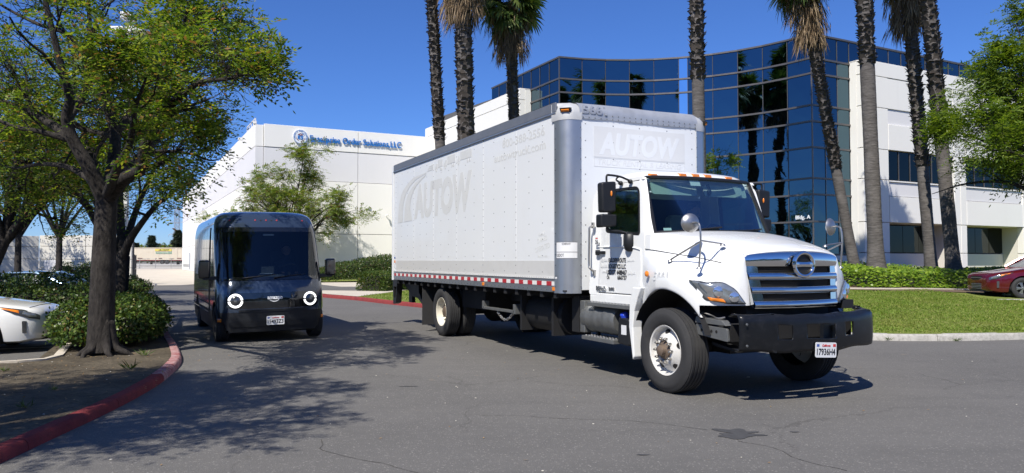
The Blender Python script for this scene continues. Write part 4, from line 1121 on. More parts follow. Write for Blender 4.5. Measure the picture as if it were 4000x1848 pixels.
def palm(label, base, H, r0, r1, lean, seed, boots=(.6, 1.0), fronds=30, skirt=1.8, bulge=1.7, bend=0.0, boot_h=.16, crown_r=1.0):
    q = random.Random(seed)
    t = thing('palm_tree', label, 'palm tree', base, 0, 'fan palms before the office building')
    axis = lambda s: Vector((lean[0]*s + bend*math.sin(s*PI), lean[1]*s, H*s))
    n = int(H*7); R = []; P = []
    for i in range(n+1):
        s = i/n; z = H*s
        r = lerp(r0, r1, s)*(1 + (bulge-1)*math.exp(-z/.55)) * (1 + q.uniform(-.012, .012) + .02*math.sin(z*1.7+seed))
        P.append(axis(s)); R.append(r)
    b = MB(); b.tube(P, R, 16); b.build('trunk', M['palm_bark'], t, smooth=180)
    # leaf bases left on the trunk
    b = MB(); z = H*boots[0]; k = 0; ztop = H*boots[1] - .1
    while z < ztop:
        s = z/H; c = axis(s); r = lerp(r0, r1, s); cnt = 7
        for j in range(cnt):
            a = j*2*PI/cnt + k*.9 + q.uniform(-.25, .25); d = Vector((math.cos(a), math.sin(a), 0)); u = Vector((-d.y, d.x, 0))
            l = boot_h*q.uniform(.8, 2.1); w = r*.50*q.uniform(.7, 1.15); o = q.uniform(.35, .9)*.12
            lift = q.uniform(-.25, 1.0)
            p0 = c + d*(r*.92) + Vector((0, 0, -.04)); p1 = c + d*(r + o*.55) + Vector((0, 0, l*.55*lift)); p2 = c + d*(r + o*q.uniform(1, 1.6)) + Vector((0, 0, l*lift)) + u*q.uniform(-.07, .07)
            b.add([p0 - u*w, p0 + u*w, p1 + u*w*.75, p1 - u*w*.75, p2 + u*w*.35, p2 - u*w*.35, p1 - d*.03 + u*w*.6, p1 - d*.03 - u*w*.6, p2 - d*.02],
                  [(0, 1, 2, 3), (3, 2, 4, 5), (1, 0, 7, 6), (6, 7, 8), (4, 2, 6, 8), (5, 8, 7, 3)])
        z += boot_h*.62; k += 1
    if k: b.build('leaf_bases', M['boot'], t, smooth=0, kind='stuff')
    top = axis(1.0)
    for i in range(fronds):
        a = i*2.39996; f = i/max(1, fronds-1); el = rad(lerp(72, -62, f**.85) + q.uniform(-9, 9))
        me = FROND[i % 3]; o = bpy.data.objects.new('frond', me); C.objects.link(o); o.parent = t
        o.location = top + Vector((0, 0, q.uniform(-.25, .15)))
        o.rotation_euler = Matrix.Rotation(a, 3, 'Z').to_4x4().to_euler() if False else (Matrix.Rotation(a, 3, 'Z') @ Matrix.Rotation(-el, 3, 'Y') @ Matrix.Rotation(q.uniform(-.5, .5), 3, 'X')).to_euler()
        s = q.uniform(.85, 1.15)*crown_r; o.scale = (s, s, s)
    if skirt:
        V = []; Fc = []; nd = 420
        a = nrg.uniform(0, 2*PI, nd); zz = nrg.uniform(-.15, .85, nd)**1.0*skirt
        s0 = (H - zz)/H
        cx = np.array([tuple(axis(s)) for s in s0]); rr = np.interp(s0, [0, 1], [r0, r1]) + .02
        d = np.stack([np.cos(a), np.sin(a), np.zeros(nd)], 1)
        out = (nrg.uniform(.25, .75, nd) + (nrg.random(nd) < .22)*nrg.uniform(.2, .7, nd))*(1 - .45*zz/skirt)
        p = cx + d*rr[:, None]
        m1 = p + d*out[:, None]*.7 + np.array([0, 0, -1])*nrg.uniform(.2, .5, nd)[:, None]
        dd = nrm(d*.16 + rdir(nd)*.22 + np.array([0, 0, -1.0]))
        vs1, f1 = leaf_quads(p, m1 - p, rdir(nd), np.linalg.norm(m1-p, axis=1)*1.15, .055)
        k = 5
        pp = np.repeat(m1, k, 0) + nrg.normal(size=(nd*k, 3))*.05; d2 = nrm(np.repeat(dd, k, 0) + rdir(nd*k)*.18)
        vs2, f2 = leaf_quads(pp, d2, rdir(nd*k), nrg.uniform(.4, 1.05, nd*k), nrg.uniform(.02, .05, nd*k))
        V = np.concatenate([vs1, vs2]); Fq = np.concatenate([f1, f2 + len(vs1)])
        link('skirt', fast_mesh('skirt', V, Fq), M['dead_frond'], t, smooth=0, kind='stuff')
    return t

def at(px, D, e):      # plan position seen at picture column px (4000 wide) and distance D
    return ((px-2000)/2900*D, D, e)
E = lambda p: (p[0], p[1], elev(p[0], p[1]) - .05)
palm('leftmost palm behind the truck box, rough with leaf bases above and bare below', E(at(1752, 36, 0)), 17.5, .25, .24, (-1.05, 0), 1, (.42, 1.0), 26, 1.2, 1.4)
palm('thickest palm behind the truck box, shaggy with leaf bases from top to bottom', E(at(1836, 34.5, 0)), 15.4, .33, .37, (-.42, 0), 2, (.18, 1.0), 26, 2.6, 1.3, 0, .2)
palm('bare grey palm trunk pressed against the thickest palm behind the truck box', E(at(1866, 36, 0)), 17.5, .245, .23, (-.9, .2), 3, (.58, 1.0), 24, 1.0, 1.3)
palm('palm with its whole drooping green crown in view left of the glass building', E(at(2035, 38, 0)), 14.2, .23, .25, (-.6, 0), 4, (.2, 1.0), 44, 2.5, 1.3, 0, .14, 1.12)
palm('single palm rising straight behind the truck cab before the curved glass', E(at(2742, 27, 0)), 16.0, .225, .235, (-.2, 0), 5, (.475, 1.0), 26, 1.4, 1.3)
palm('leaning palm with a long dead skirt closest to the glass corner', E(at(3345, 35.5, 0)), 14.6, .235, .235, (-2.45, 0), 6, (.36, 1.0), 36, 3.4, 1.5, -.05, .13, 1.1)
palm('smooth grey palm with a flared foot in the ivy nearest the truck bonnet', E(at(3424, 30.0, 0)), 15.5, .29, .27, (-.46, 0), 7, (.575, 1.0), 26, 1.0, 2.0)
palm('palm with a wide dead skirt and dark slender foot behind the ivy bed', E(at(3640, 33.5, 0)), 14.4, .25, .25, (-1.0, 0), 8, (.36, 1.0), 30, 3.0, 1.5)
palm('rightmost palm of the ivy bed with a pale ringed lower trunk', E(at(3728, 31.0, 0)), 15.6, .27, .26, (-1.2, 0), 9, (.40, 1.0), 26, 1.6, 1.8)

# ------------------------------------------------------------------ hedges, bushes, ivy, grass
def foliage(P, N, L, W, m, parent, name='foliage', jitter=.5):
    n = len(P); D = nrm(rdir(n) + N*.35 + np.array([0, 0, .25])); NN = nrm(N + rdir(n)*jitter)
    V, F = leaf_quads(P, D, NN, L*nrg.uniform(.7, 1.25, n), W*nrg.uniform(.8, 1.2, n), .12)
    return link(name, fast_mesh(name, V, F), m, parent, smooth=0)

def hedge(label, spine, n, L, W, m, name='hedge', rough=.05, cat='hedge'):
    """spine: (x, y, ground z, width, height)"""
    S = np.array(crom(spine, 6)); t = thing(name, label, cat, tuple(S[0][:3]))
    o = S[0][:3].copy(); d = np.r_[0, np.cumsum(np.linalg.norm(np.diff(S[:, :2], axis=0), axis=1))]
    prof = [(-.5, 0), (-.5, .45), (-.46, .8), (-.36, .95), (-.15, 1.0), (.15, 1.0), (.36, .95), (.46, .8), (.5, .45), (.5, 0)]
    rings = []
    for i, s in enumerate(S):
        tt = S[min(i+1, len(S)-1)][:2] - S[max(i-1, 0)][:2]; tt /= np.linalg.norm(tt); nx = np.array([-tt[1], tt[0]])
        e = .66 if 0 < i < len(S)-1 else .55
        rings.append([(s[0]-o[0]+nx[0]*u*s[3]*e, s[1]-o[1]+nx[1]*u*s[3]*e, s[2]-o[2] + v*s[4]*.80*(.97 if e > .6 else .8)) for u, v in prof])
    b = MB(); b.loft(rings); b.build('dark_core', M['core_dark'], t, smooth=60, fix=True)  # solid dark core in place of twigs, blocks the view through the leaves
    pp = np.array(prof); pd = np.r_[0, np.cumsum(np.linalg.norm(np.diff(pp, axis=0), axis=1))]
    a = nrg.uniform(0, d[-1], n); c = nrg.uniform(0, pd[-1], n)
    ends = nrg.random(n) < min(.25, 1.1/d[-1]); a = np.where(ends, np.where(nrg.random(n) < .5, 0, d[-1]), a)
    st = np.stack([np.interp(a, d, S[:, k]) for k in range(5)], 1)
    tt = np.stack([np.interp(a+.2, d, S[:, k]) - np.interp(a-.2, d, S[:, k]) for k in range(2)], 1); tt = nrm(tt); nx = np.stack([-tt[:, 1], tt[:, 0]], 1)
    u = np.interp(c, pd, pp[:, 0]); v = np.interp(c, pd, pp[:, 1])
    u = np.where(ends, nrg.uniform(-.5, .5, n), u); v = np.where(ends, nrg.uniform(0, .98, n), v)
    bump = (1 + rough*(np.sin(a*2.1)+np.sin(a*5.3+u*4)+np.sin(v*7+a*3.7))/1.5 + nrg.normal(size=n)*rough*.7)*(1 - .22*nrg.random(n)**1.6)
    P = np.stack([st[:, 0] + nx[:, 0]*u*st[:, 3]*bump, st[:, 1] + nx[:, 1]*u*st[:, 3]*bump, st[:, 2] + v*st[:, 4]*bump], 1)
    P[:, :2] += np.where(ends, np.sign(a - .01) * .0, 0)[:, None]
    N = np.stack([nx[:, 0]*u*2, nx[:, 1]*u*2, np.clip(v*1.6-.6, 0, 1)], 1)
    foliage(P - o, nrm(N + 1e-3), L, W, m, t)
    return t

def bush(label, blobs, base, n, L, W, m, cat='bush', name='bush'):
    t = thing(name, label, cat, base); b = MB(); Ps, Ns = [], []
    tot = sum(r[3]*r[4] + r[3]*r[5] for r in blobs)
    for (x, y, z, rx, ry, rz) in blobs:
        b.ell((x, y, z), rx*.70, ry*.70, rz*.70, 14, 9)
        k = int(n*(rx*ry + rx*rz)/tot); d = rdir(k); d = d[d[:, 2] > -.55]
        wob = (1 + .08*np.sin(d[:, 0]*7+x*3)*np.sin(d[:, 1]*6+y) + nrg.normal(size=len(d))*.05)*(1 - .30*nrg.random(len(d))**1.6)
        Ps.append(np.array([x, y, z]) + d*np.array([rx, ry, rz])*wob[:, None]); Ns.append(nrm(d/np.array([rx, ry, rz])))
    P = np.concatenate(Ps); N = np.concatenate(Ns); ok = P[:, 2] > .0
    b.build('dark_core', M['core_dark'], t, smooth=80)  # solid dark blobs fill the bush behind its leaf shell
    foliage(P[ok], N[ok], L, W, m, t)
    return t
bush('round leafy bush left of the large tree trunk beside the white car', [(-.82, .0, .36, .50, .6, .44), (-.5, .35, .38, .56, .6, .46), (-.55, -.35, .28, .46, .45, .36), (-.2, .25, .36, .5, .5, .44), (-.15, -.1, .3, .4, .4, .36)], (-6.3, 12.4, .08), 17000, .062, .040, M['hedge_bright'])
bush('dense dark leafy bush right of the large tree trunk by the red kerb', [(-.12, .25, .36, .46, .5, .44), (-.45, .9, .38, .5, .6, .46), (-.8, 1.7, .36, .45, .6, .42), (.0, -.15, .32, .40, .42, .38), (-.35, .3, .38, .45, .5, .45)], (-6.42, 12.75, .08), 17000, .062, .040, M['hedge_bright'])
hedge('clipped dark hedge directly behind the white car and bush', [(-18.5, 16.9, .1, 1.0, .80), (-15, 17.1, .1, 1.1, .86), (-12, 17.2, .1, 1.1, .84), (-9.4, 17.2, .1, 1.05, .86), (-8.9, 17.2, .1, .8, .75)], 19000, .075, .045, M['hedge'], rough=.05)
hedge('back hedge with sunny top screening the blue car and cream wall', [(-22, 18.9, .1, 1.1, 1.0), (-18, 19.1, .1, 1.2, 1.06), (-14, 19.2, .1, 1.2, 1.02), (-11.2, 19.3, .1, 1.1, 1.05), (-10.2, 19.2, .1, .9, .9)], 17000, .085, .05, M['hedge'], rough=.06)
bush('pale fine shrub peeping over the clipped hedge', [(0, 0, .35, 1.1, .4, .5), (1.2, .1, .3, .9, .4, .5)], (-12.6, 18.05, .1), 3000, .09, .02, M['hedge_bright'])
bush('low green shrub at the foot of the white light pole', [(.2, 0, .35, .7, .6, .42), (1.0, -.4, .25, .5, .5, .34)], (-17.0, 32.4, .1), 3200, .10, .05, M['hedge_bright'])
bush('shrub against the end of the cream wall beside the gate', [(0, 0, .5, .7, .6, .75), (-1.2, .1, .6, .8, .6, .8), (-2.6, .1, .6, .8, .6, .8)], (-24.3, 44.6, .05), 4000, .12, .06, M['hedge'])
hedge('long sloping clipped hedge along the warehouse foot under the tree', [(-14.6, 46.6, .2, 2.4, .55), (-12.6, 47.3, .25, 2.4, .72), (-10.9, 48.2, .35, 2.6, 1.0), (-9.4, 49.2, .5, 2.6, 1.2), (-8.2, 50, .6, 2.3, 1.2), (-7.2, 51, .7, 1.8, .9)], 19000, .12, .06, M['hedge'], rough=.05)
hedge('square clipped hedge block on the pavement behind the truck tail', [(-6.35, 33.6, .13, 1.5, .84), (-6.0, 34.6, .13, 1.5, .86), (-5.5, 35.6, .13, 1.5, .86), (-5.0, 36.6, .13, 1.3, .84)], 8000, .085, .05, M['hedge_bright'], rough=.04)

def ivy_bed():
    # dirt slope with a dense ivy carpet on it
    yf = lambda x: 26.2 + 1.2*math.sin(x*.33) + .35*max(0, x-16)
    b = MB(); b.sheet(lawn_rows(6, 30, 40, 14, 47, .02, 1.0, yf=lambda x: yf(x)-.9)); b.build('planting_soil', M['dirt'], smooth=80, kind='structure')
    n = 42000; x = nrg.uniform(6.5, 25, n); t = nrg.random(n)**1.7
    y0 = np.array([yf(a) for a in x]) + .75 + .35*np.sin(x*1.3+.6) + .25*np.sin(x*2.9) + .12*np.sin(x*6.1)
    ye = np.where(x > 18.2, y0 + np.clip((20.8 - x)*2.6, .2, 9), 42.5 - .3*(x-6)*.4)
    y = y0 + (ye - y0)*t
    h = .58*np.clip((y - y0)/.45, .15, 1)*(1 - .0*x) * (1 + .16*np.sin(x*1.7+y*.8)*np.sin(y*1.1) + .07*np.sin(x*4.1)*np.sin(y*3.7))
    z = np.array([elev(a, c) for a, c in zip(x, y)])
    lev = 1 - nrg.random(n)**2*.5
    P = np.stack([x, y, z + h*lev], 1); N = nrm(np.array([0, -.35, 1.0]) + rdir(n)*.5)
    D = rdir(n); D[:, 2] = D[:, 2]*.4 - .1
    V, F = leaf_quads(P, D, N, nrg.uniform(.08, .14, n), nrg.uniform(.075, .12, n), .1)
    me = fast_mesh('ivy', V, F); o = link('ivy', me, M['ivy'], smooth=0, kind='stuff')
    # solid dark sheet filling the gaps beneath the ivy leaves
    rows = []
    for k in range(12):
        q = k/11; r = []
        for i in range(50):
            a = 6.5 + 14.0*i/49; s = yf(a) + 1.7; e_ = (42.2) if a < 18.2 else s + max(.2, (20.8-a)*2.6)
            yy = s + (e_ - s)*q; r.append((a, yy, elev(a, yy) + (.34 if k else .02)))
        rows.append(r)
    b = MB(); b.sheet(rows); b.build('ivy_core', M['core_dark'], smooth=80, kind='stuff')
ivy_bed()
kerb('mowing_strip', [(8, 25.0), (12.2, 26.1), (14.6, 25.0), (16.5, 23.6)], .14, .62, M['kerb'], 3, 1) if False else None
def mow_strip():
    b = MB(); P = crom([(9.5, 25.3), (11.6, 25.0), (13.4, 24.9), (15.2, 25.6), (18, 27.0)], 6)
    rings = []
    for i, p in enumerate(P):
        t = np.array(P[min(i+1, len(P)-1)]) - np.array(P[max(i-1, 0)]); t /= np.linalg.norm(t); n = (-t[1], t[0]); z = elev(p[0], p[1])
        rings.append([(p[0]-n[0]*.06, p[1]-n[1]*.06, z-.1), (p[0]-n[0]*.06, p[1]-n[1]*.06, z+.05), (p[0]+n[0]*.06, p[1]+n[1]*.06, z+.06), (p[0]+n[0]*.06, p[1]+n[1]*.06, z-.1)])
    b.loft(rings); b.build('garden_edging', M['pale_paving'], smooth=0, fix=True, kind='structure')
mow_strip()

def grass(n, xr, yr, name, hgt, keep):
    x = nrg.uniform(*xr, n); y = nrg.uniform(*yr, n) if not callable(yr) else None
    mk = keep(x, y); x, y = x[mk], y[mk]; n = len(x)
    z = np.array([elev(a, c) for a, c in zip(x, y)])
    P = np.stack([x, y, z], 1); D = nrm(rdir(n)*np.array([.75, .75, .2]) + np.array([0, 0, .75]))
    pat = .75 + .35*np.sin(x*1.3+y*.7)*np.sin(y*1.9-x*.4)
    h = hgt*nrg.uniform(.6, 1.3, n)*pat
    V, F = leaf_quads(P, D, rdir(n), h, nrg.uniform(.008, .016, n)*1.6, 0)
    link(name, fast_mesh(name, V, F), M['blade'], smooth=0, kind='stuff')
kyv = lambda x: np.interp(x, kx, ky)
grass(150000, (5.2, 22), (14.2, 27), 'grass', .06, lambda x, y: (y > kyv(x) + .22) & (x/y < .78) & ((x < 13.95) | (y < 21.3)) & (y < 26.3 + 1.2*np.sin(x*.33)))
grass(26000, (-6, 3), (17, 40), 'grass', .09, lambda x, y: (y > kyv(x) + .2) & (x > -5.85 + (y - 28.6)*.17) & (y < 34))
def weeds():
    for (x, y, z, s) in ((-5.05, 9.9, .08, 1.0), (-5.55, 11.3, .08, .9), (-4.75, 7.3, .08, .7), (-5.1, 8.3, .08, .5), (-6.6, 9.7, .08, .6), (8.35, 14.0, .0, .8), (7.1, 14.05, .02, .6)):
        n = 26; t = thing('weed', 'tuft of bright green weed', 'weed')
        P = np.array([[x, y, z]]) + nrg.normal(size=(n, 3))*np.array([.03, .03, 0])*s; D = nrm(rdir(n)*np.array([1, 1, .3]) + np.array([0, 0, .6]))
        V, F = leaf_quads(P - np.array([x, y, z]), D, rdir(n), nrg.uniform(.08, .2, n)*s, .014*s, 0)
        t.location = (x, y, z); link('blades', fast_mesh('blades', V, F), M['hedge_bright'], t, smooth=0)
        yield t
W_ = list(weeds())
for t, l in zip(W_, ('tuft of bright green weed in front of the large tree roots', 'small green weed in the mulch by the worn kerb', 'green weed sprout halfway down the mulch island', 'tiny weed sprout on the darkest mulch', 'weed tuft on the mulch below the pale kerb corner', 'weed growing from the crack of the grey lawn kerb', 'weed in the gutter of the grey kerb nearest the truck')): t['label'] = l

# ------------------------------------------------------------------ far background
def trailer(label, x, y, z, L=16.1, logo=True):
    t = thing('container_trailer', label, 'trailer', (x, y, z), 0, 'containers on chassis beyond the yard')
    b = MB(); n = int(L/.3)
    poly = []
    for i in range(n):
        a = -L/2 + L*i/n; w = L/n
        poly += [(a, 0), (a + w*.45, 0), (a + w*.55, .05), (a + w*.95, .05)]
    poly += [(L/2, 0), (L/2, 2.4), (-L/2, 2.4)]
    b.prism(poly, 1.15, 3.98, lambda u, v, w: (u, v, w)); b.build('container', M['container'], t, smooth=0, fix=True)
    for z0, z1 in ((1.02, 1.2), (3.92, 4.05)):
        b = MB(); b.box(-L/2-.02, L/2+.02, -.06, 2.45, z0, z1); b.build('rail', M['container'], t, smooth=0)
    for sx in (-1, 1):
        b = MB(); b.box(sx*L/2-.09, sx*L/2+.09, -.07, 2.46, 1.02, 4.05); b.build('corner_post', M['container'], t, smooth=0)
    q = random.Random(int(abs(x)))
    b = MB()
    for i in range(16):
        a = q.uniform(-L/2, L/2-1); b.box(a, a+q.uniform(.2, 1.1), -.075, -.062, 1.2, 1.2+q.uniform(.05, .35))
    b.build('rust_patches', M['rust'], t, smooth=0, kind='stuff')
    b = MB(); b.box(-L/2, L/2, .6, 1.8, .8, 1.0); b.build('chassis', M['red_lens'], t, smooth=0)
    for wx in (L/2-3.6, L/2-2.4):
        b = MB(); b.lathe([(0, 0), (.5, 0), (.5, .5), (0, .5)], (wx, .1, .5), (0, 1, 0), 20); b.build('wheel', M['rubber'], t)
    for sx in (-2.6,):
        b = MB(); b.box(sx-.1, sx+.1, .2, .4, 0, 1.0); b.build('landing_leg', M['chassis'], t, smooth=0)
    if logo:
        b = MB(); b.box(L/2-5.2, L/2-1.1, -.075, -.066, 3.2, 3.75); b.build('logo_panel', mat('logo_yellow', (.62, .50, .10), .6), t, smooth=0)
        text_part(t, 'J.B. HUNT', (L/2-4.3, -.078, 3.3), (1, 0, 0), (0, 0, 1), M['ink'], .36, 2.6, bold=.03)
        text_part(t, 'Intermodal', (L/2-5.0, -.10, 2.6), (1, 0, 0), (0, 0, 1), mat('logo_green', (.08, .30, .22), .6), .46, 3.9, bold=.02)
    return t
trailer('first pale ribbed container with a yellow and green company name beyond the yard', -90.8, 183, .6)
trailer('second pale ribbed container coupled behind the lettered one', -74.5, 183, .6, logo=False)
def far_fence():
    t = thing('wire_fence', 'low grey wire fence across the far end of the driveway', 'fence', (-75, 137.5, 0))
    for i in range(16):
        b = MB(); b.cyl((-20+i*2.9, 0, 0), (-20+i*2.9, 0, 1.85), .05, None, 6); b.build('post', M['fence'], t)
    for z in (1.8, .1):
        b = MB(); b.cyl((-20, 0, z), (23.5, 0, z), .03, None, 5); b.build('rail', M['fence'], t)
    b = MB()
    for i in range(150):
        x = -20 + i*.29; b.cyl((x, 0, .1), (x+.29, 0, 1.8), .006, None, 3); b.cyl((x+.29, 0, .1), (x, 0, 1.8), .006, None, 3)
    b.build('wire_mesh', M['fence'], t, smooth=0, kind='stuff')
far_fence()
def hydrant():
    t = thing('marker_post', 'short red and white marker post at the far fence', 'post', (-69.3, 136.6, 0))
    MB().cyl((0, 0, 0), (0, 0, .55), .22).build('base', M['red_lens'], t); MB().cyl((0, 0, .55), (0, 0, 1.2), .2, .15).build('top', M['sign_white'], t)
hydrant()
def conifer(label, x, y, h, r, seed, tall=1.0):
    q = random.Random(seed); t = thing('conifer_tree', label, 'conifer', (x, y, .4), 0, 'dark conifers beyond the containers')
    MB().cyl((0, 0, 0), (0, 0, h), .3, .05, 7).build('trunk', M['bark'], t)
    n = 2600; z = nrg.random(n)**.8*.88 + .1; tier = .65 + .35*np.sin(z*34 + seed); R = r*(1-z)**.75*tier*np.sqrt(nrg.random(n))*1.1
    a = nrg.uniform(0, 2*PI, n); P = np.stack([R*np.cos(a), R*np.sin(a), z*h - R*.15], 1); D = nrm(np.stack([np.cos(a), np.sin(a), np.full(n, -.1)], 1) + rdir(n)*.4)
    V, F = leaf_quads(P, D, rdir(n)*.6 + np.array([0, 0, 1]), nrg.uniform(.5, 1.2, n), nrg.uniform(.25, .5, n), .1)
    link('crown', fast_mesh('crown', V, F), M['conifer'], t, smooth=0)
conifer('small far conifer just right of the distant lamp post', -104, 205, 6.0, 1.6, 1)
conifer('slender far conifer left of the tall pair', -99.5, 205, 8.0, 2.2, 2)
conifer('broad far conifer in the middle of the group', -92, 205, 8.6, 3.4, 3)
conifer('tallest far conifer of the group over the container', -90, 200, 9.3, 3.2, 4)
conifer('far conifer standing before the foot of the pylon', -83.5, 200, 9.0, 4.0, 5)
conifer('far conifer cut by the white warehouse corner', -79.2, 196, 7.3, 3.0, 6)
bush('low olive tree mass behind the far containers', [(0, 0, 2.6, 5.5, 3, 2.9), (6, 0, 2.8, 5, 3, 2.8), (-4.5, 0, 2.4, 3.4, 3, 2.4)], (-99, 208, .4), 3600, .9, .5, M['pist2'], 'shrub', 'shrub_mass')
def pylon():
    t = thing('power_pylon', 'grey lattice power pylon rising behind the far conifers', 'pylon', (-131, 290, 0)); b = MB()
    H = 21.5; hw = lambda z: lerp(2.1, .75, min(1, z/13.5)) if z < 13.5 else .75
    zs = list(np.linspace(0, H, 15)); cs = ((-1, -1), (1, -1), (1, 1), (-1, 1))
    for i in range(len(zs)-1):
        z0, z1 = zs[i], zs[i+1]
        for k in range(4):
            (a, c), (d, e) = cs[k], cs[(k+1) % 4]
            b.cyl((a*hw(z0), c*hw(z0), z0), (a*hw(z1), c*hw(z1), z1), .09, None, 4)
            b.cyl((a*hw(z0), c*hw(z0), z0), (d*hw(z1), e*hw(z1), z1), .06, None, 4); b.cyl((d*hw(z0), e*hw(z0), z0), (a*hw(z1), c*hw(z1), z1), .06, None, 4)
    b.build('lattice', M['pylon'], t, smooth=0)
    for z in (11.5, 16.2):
        b = MB()
        for s in (-1, 1):
            b.cyl((0, 0, z), (s*3.2, 0, z), .09, None, 4); b.cyl((0, 0, z+1.3), (s*3.2, 0, z), .07, None, 4); b.cyl((s*3.2, 0, z), (s*3.2, 0, z-.9), .06, None, 4)
        b.build('cross_arm', M['pylon'], t, smooth=0)
    b = MB(); b.tube([(0, 0, H-.2), (0, 0, H+1.2)], [.6, .05], 4); b.build('peak', M['pylon'], t, smooth=0)
pylon()
def lamps():
    t = thing('lamp_post', 'distant dark lamp post left of the conifers', 'lamp post', (-97.2, 185, .5))
    MB().cyl((0, 0, 0), (0, 0, 5.6), .12, .08, 8).build('pole', M['chassis'], t)
    MB().box(-.75, -.05, -.2, .2, 5.5, 5.8).build('lamp_head', M['chassis'], t, smooth=0); MB().box(.05, .75, -.2, .2, 5.5, 5.8).build('lamp_head', M['chassis'], t, smooth=0)
    t = thing('light_pole', 'tall white square light pole behind the shade trees', 'light pole', (-17.2, 33, .1))
    MB().box(-.095, .095, -.095, .095, .3, 12.2).build('pole', M['pole_white'], t, smooth=0, bevel=.01); MB().box(-.33, .33, -.33, .33, 0, .32).build('base', M['pole_white'], t, smooth=0, bevel=.02)
    for s in (-1, 1):
        b = MB(); b.box(s*.1, s*.75, -.28, .28, 11.6, 11.85); b.build('lamp_head', M['pole_white'], t, smooth=0, bevel=.03)
    MB().box(-.25, .25, -.3, .3, 12.2, 12.5).build('top_cap', M['pole_white'], t, smooth=0, bevel=.03)
lamps()
def gate():
    t = thing('driveway_gate', 'open black metal gate at the end of the cream wall', 'gate', (-23.5, 46.4, 0), math.atan2(-3.0, 1.42))
    for x in (0, 3.2):
        MB().box(x-.04, x+.04, -.04, .04, .02, 1.86).build('post', M['gate_black'], t, smooth=0)
    for z in (.12, 1.0, 1.8):
        MB().box(0, 3.2, -.025, .025, z-.03, z+.03).build('rail', M['gate_black'], t, smooth=0)
    for i in range(1, 16):
        MB().box(i*.2-.01, i*.2+.01, -.01, .01, .12, 1.8).build('bar', M['gate_black'], t, smooth=0)
gate()
t = thing('boulder', 'small tan boulder at the driveway edge below the gate', 'rock', (-16.6, 33.3, .12)); MB().ell((0, 0, .12), .34, .28, .2, 10, 7).build('stone', M['rock'], t)
# trees across the street behind the viewer (seen only as reflections)
def street_trees():
    n = 14000; x = nrg.uniform(-60, 75, n); top = 10.5 + 2.2*np.sin(x*.31) + 1.5*np.sin(x*.83+1)
    z = 1.2 + nrg.random(n)**.7*(top - 1.2); y = -38 + nrg.normal(size=n)*1.8
    V, F = leaf_quads(np.stack([x, y, z], 1), rdir(n), rdir(n), nrg.uniform(.7, 1.5, n), nrg.uniform(.5, .9, n), .1)
    link('treeline', fast_mesh('treeline', V, F), M['hedge'], smooth=0, kind='stuff')
street_trees()

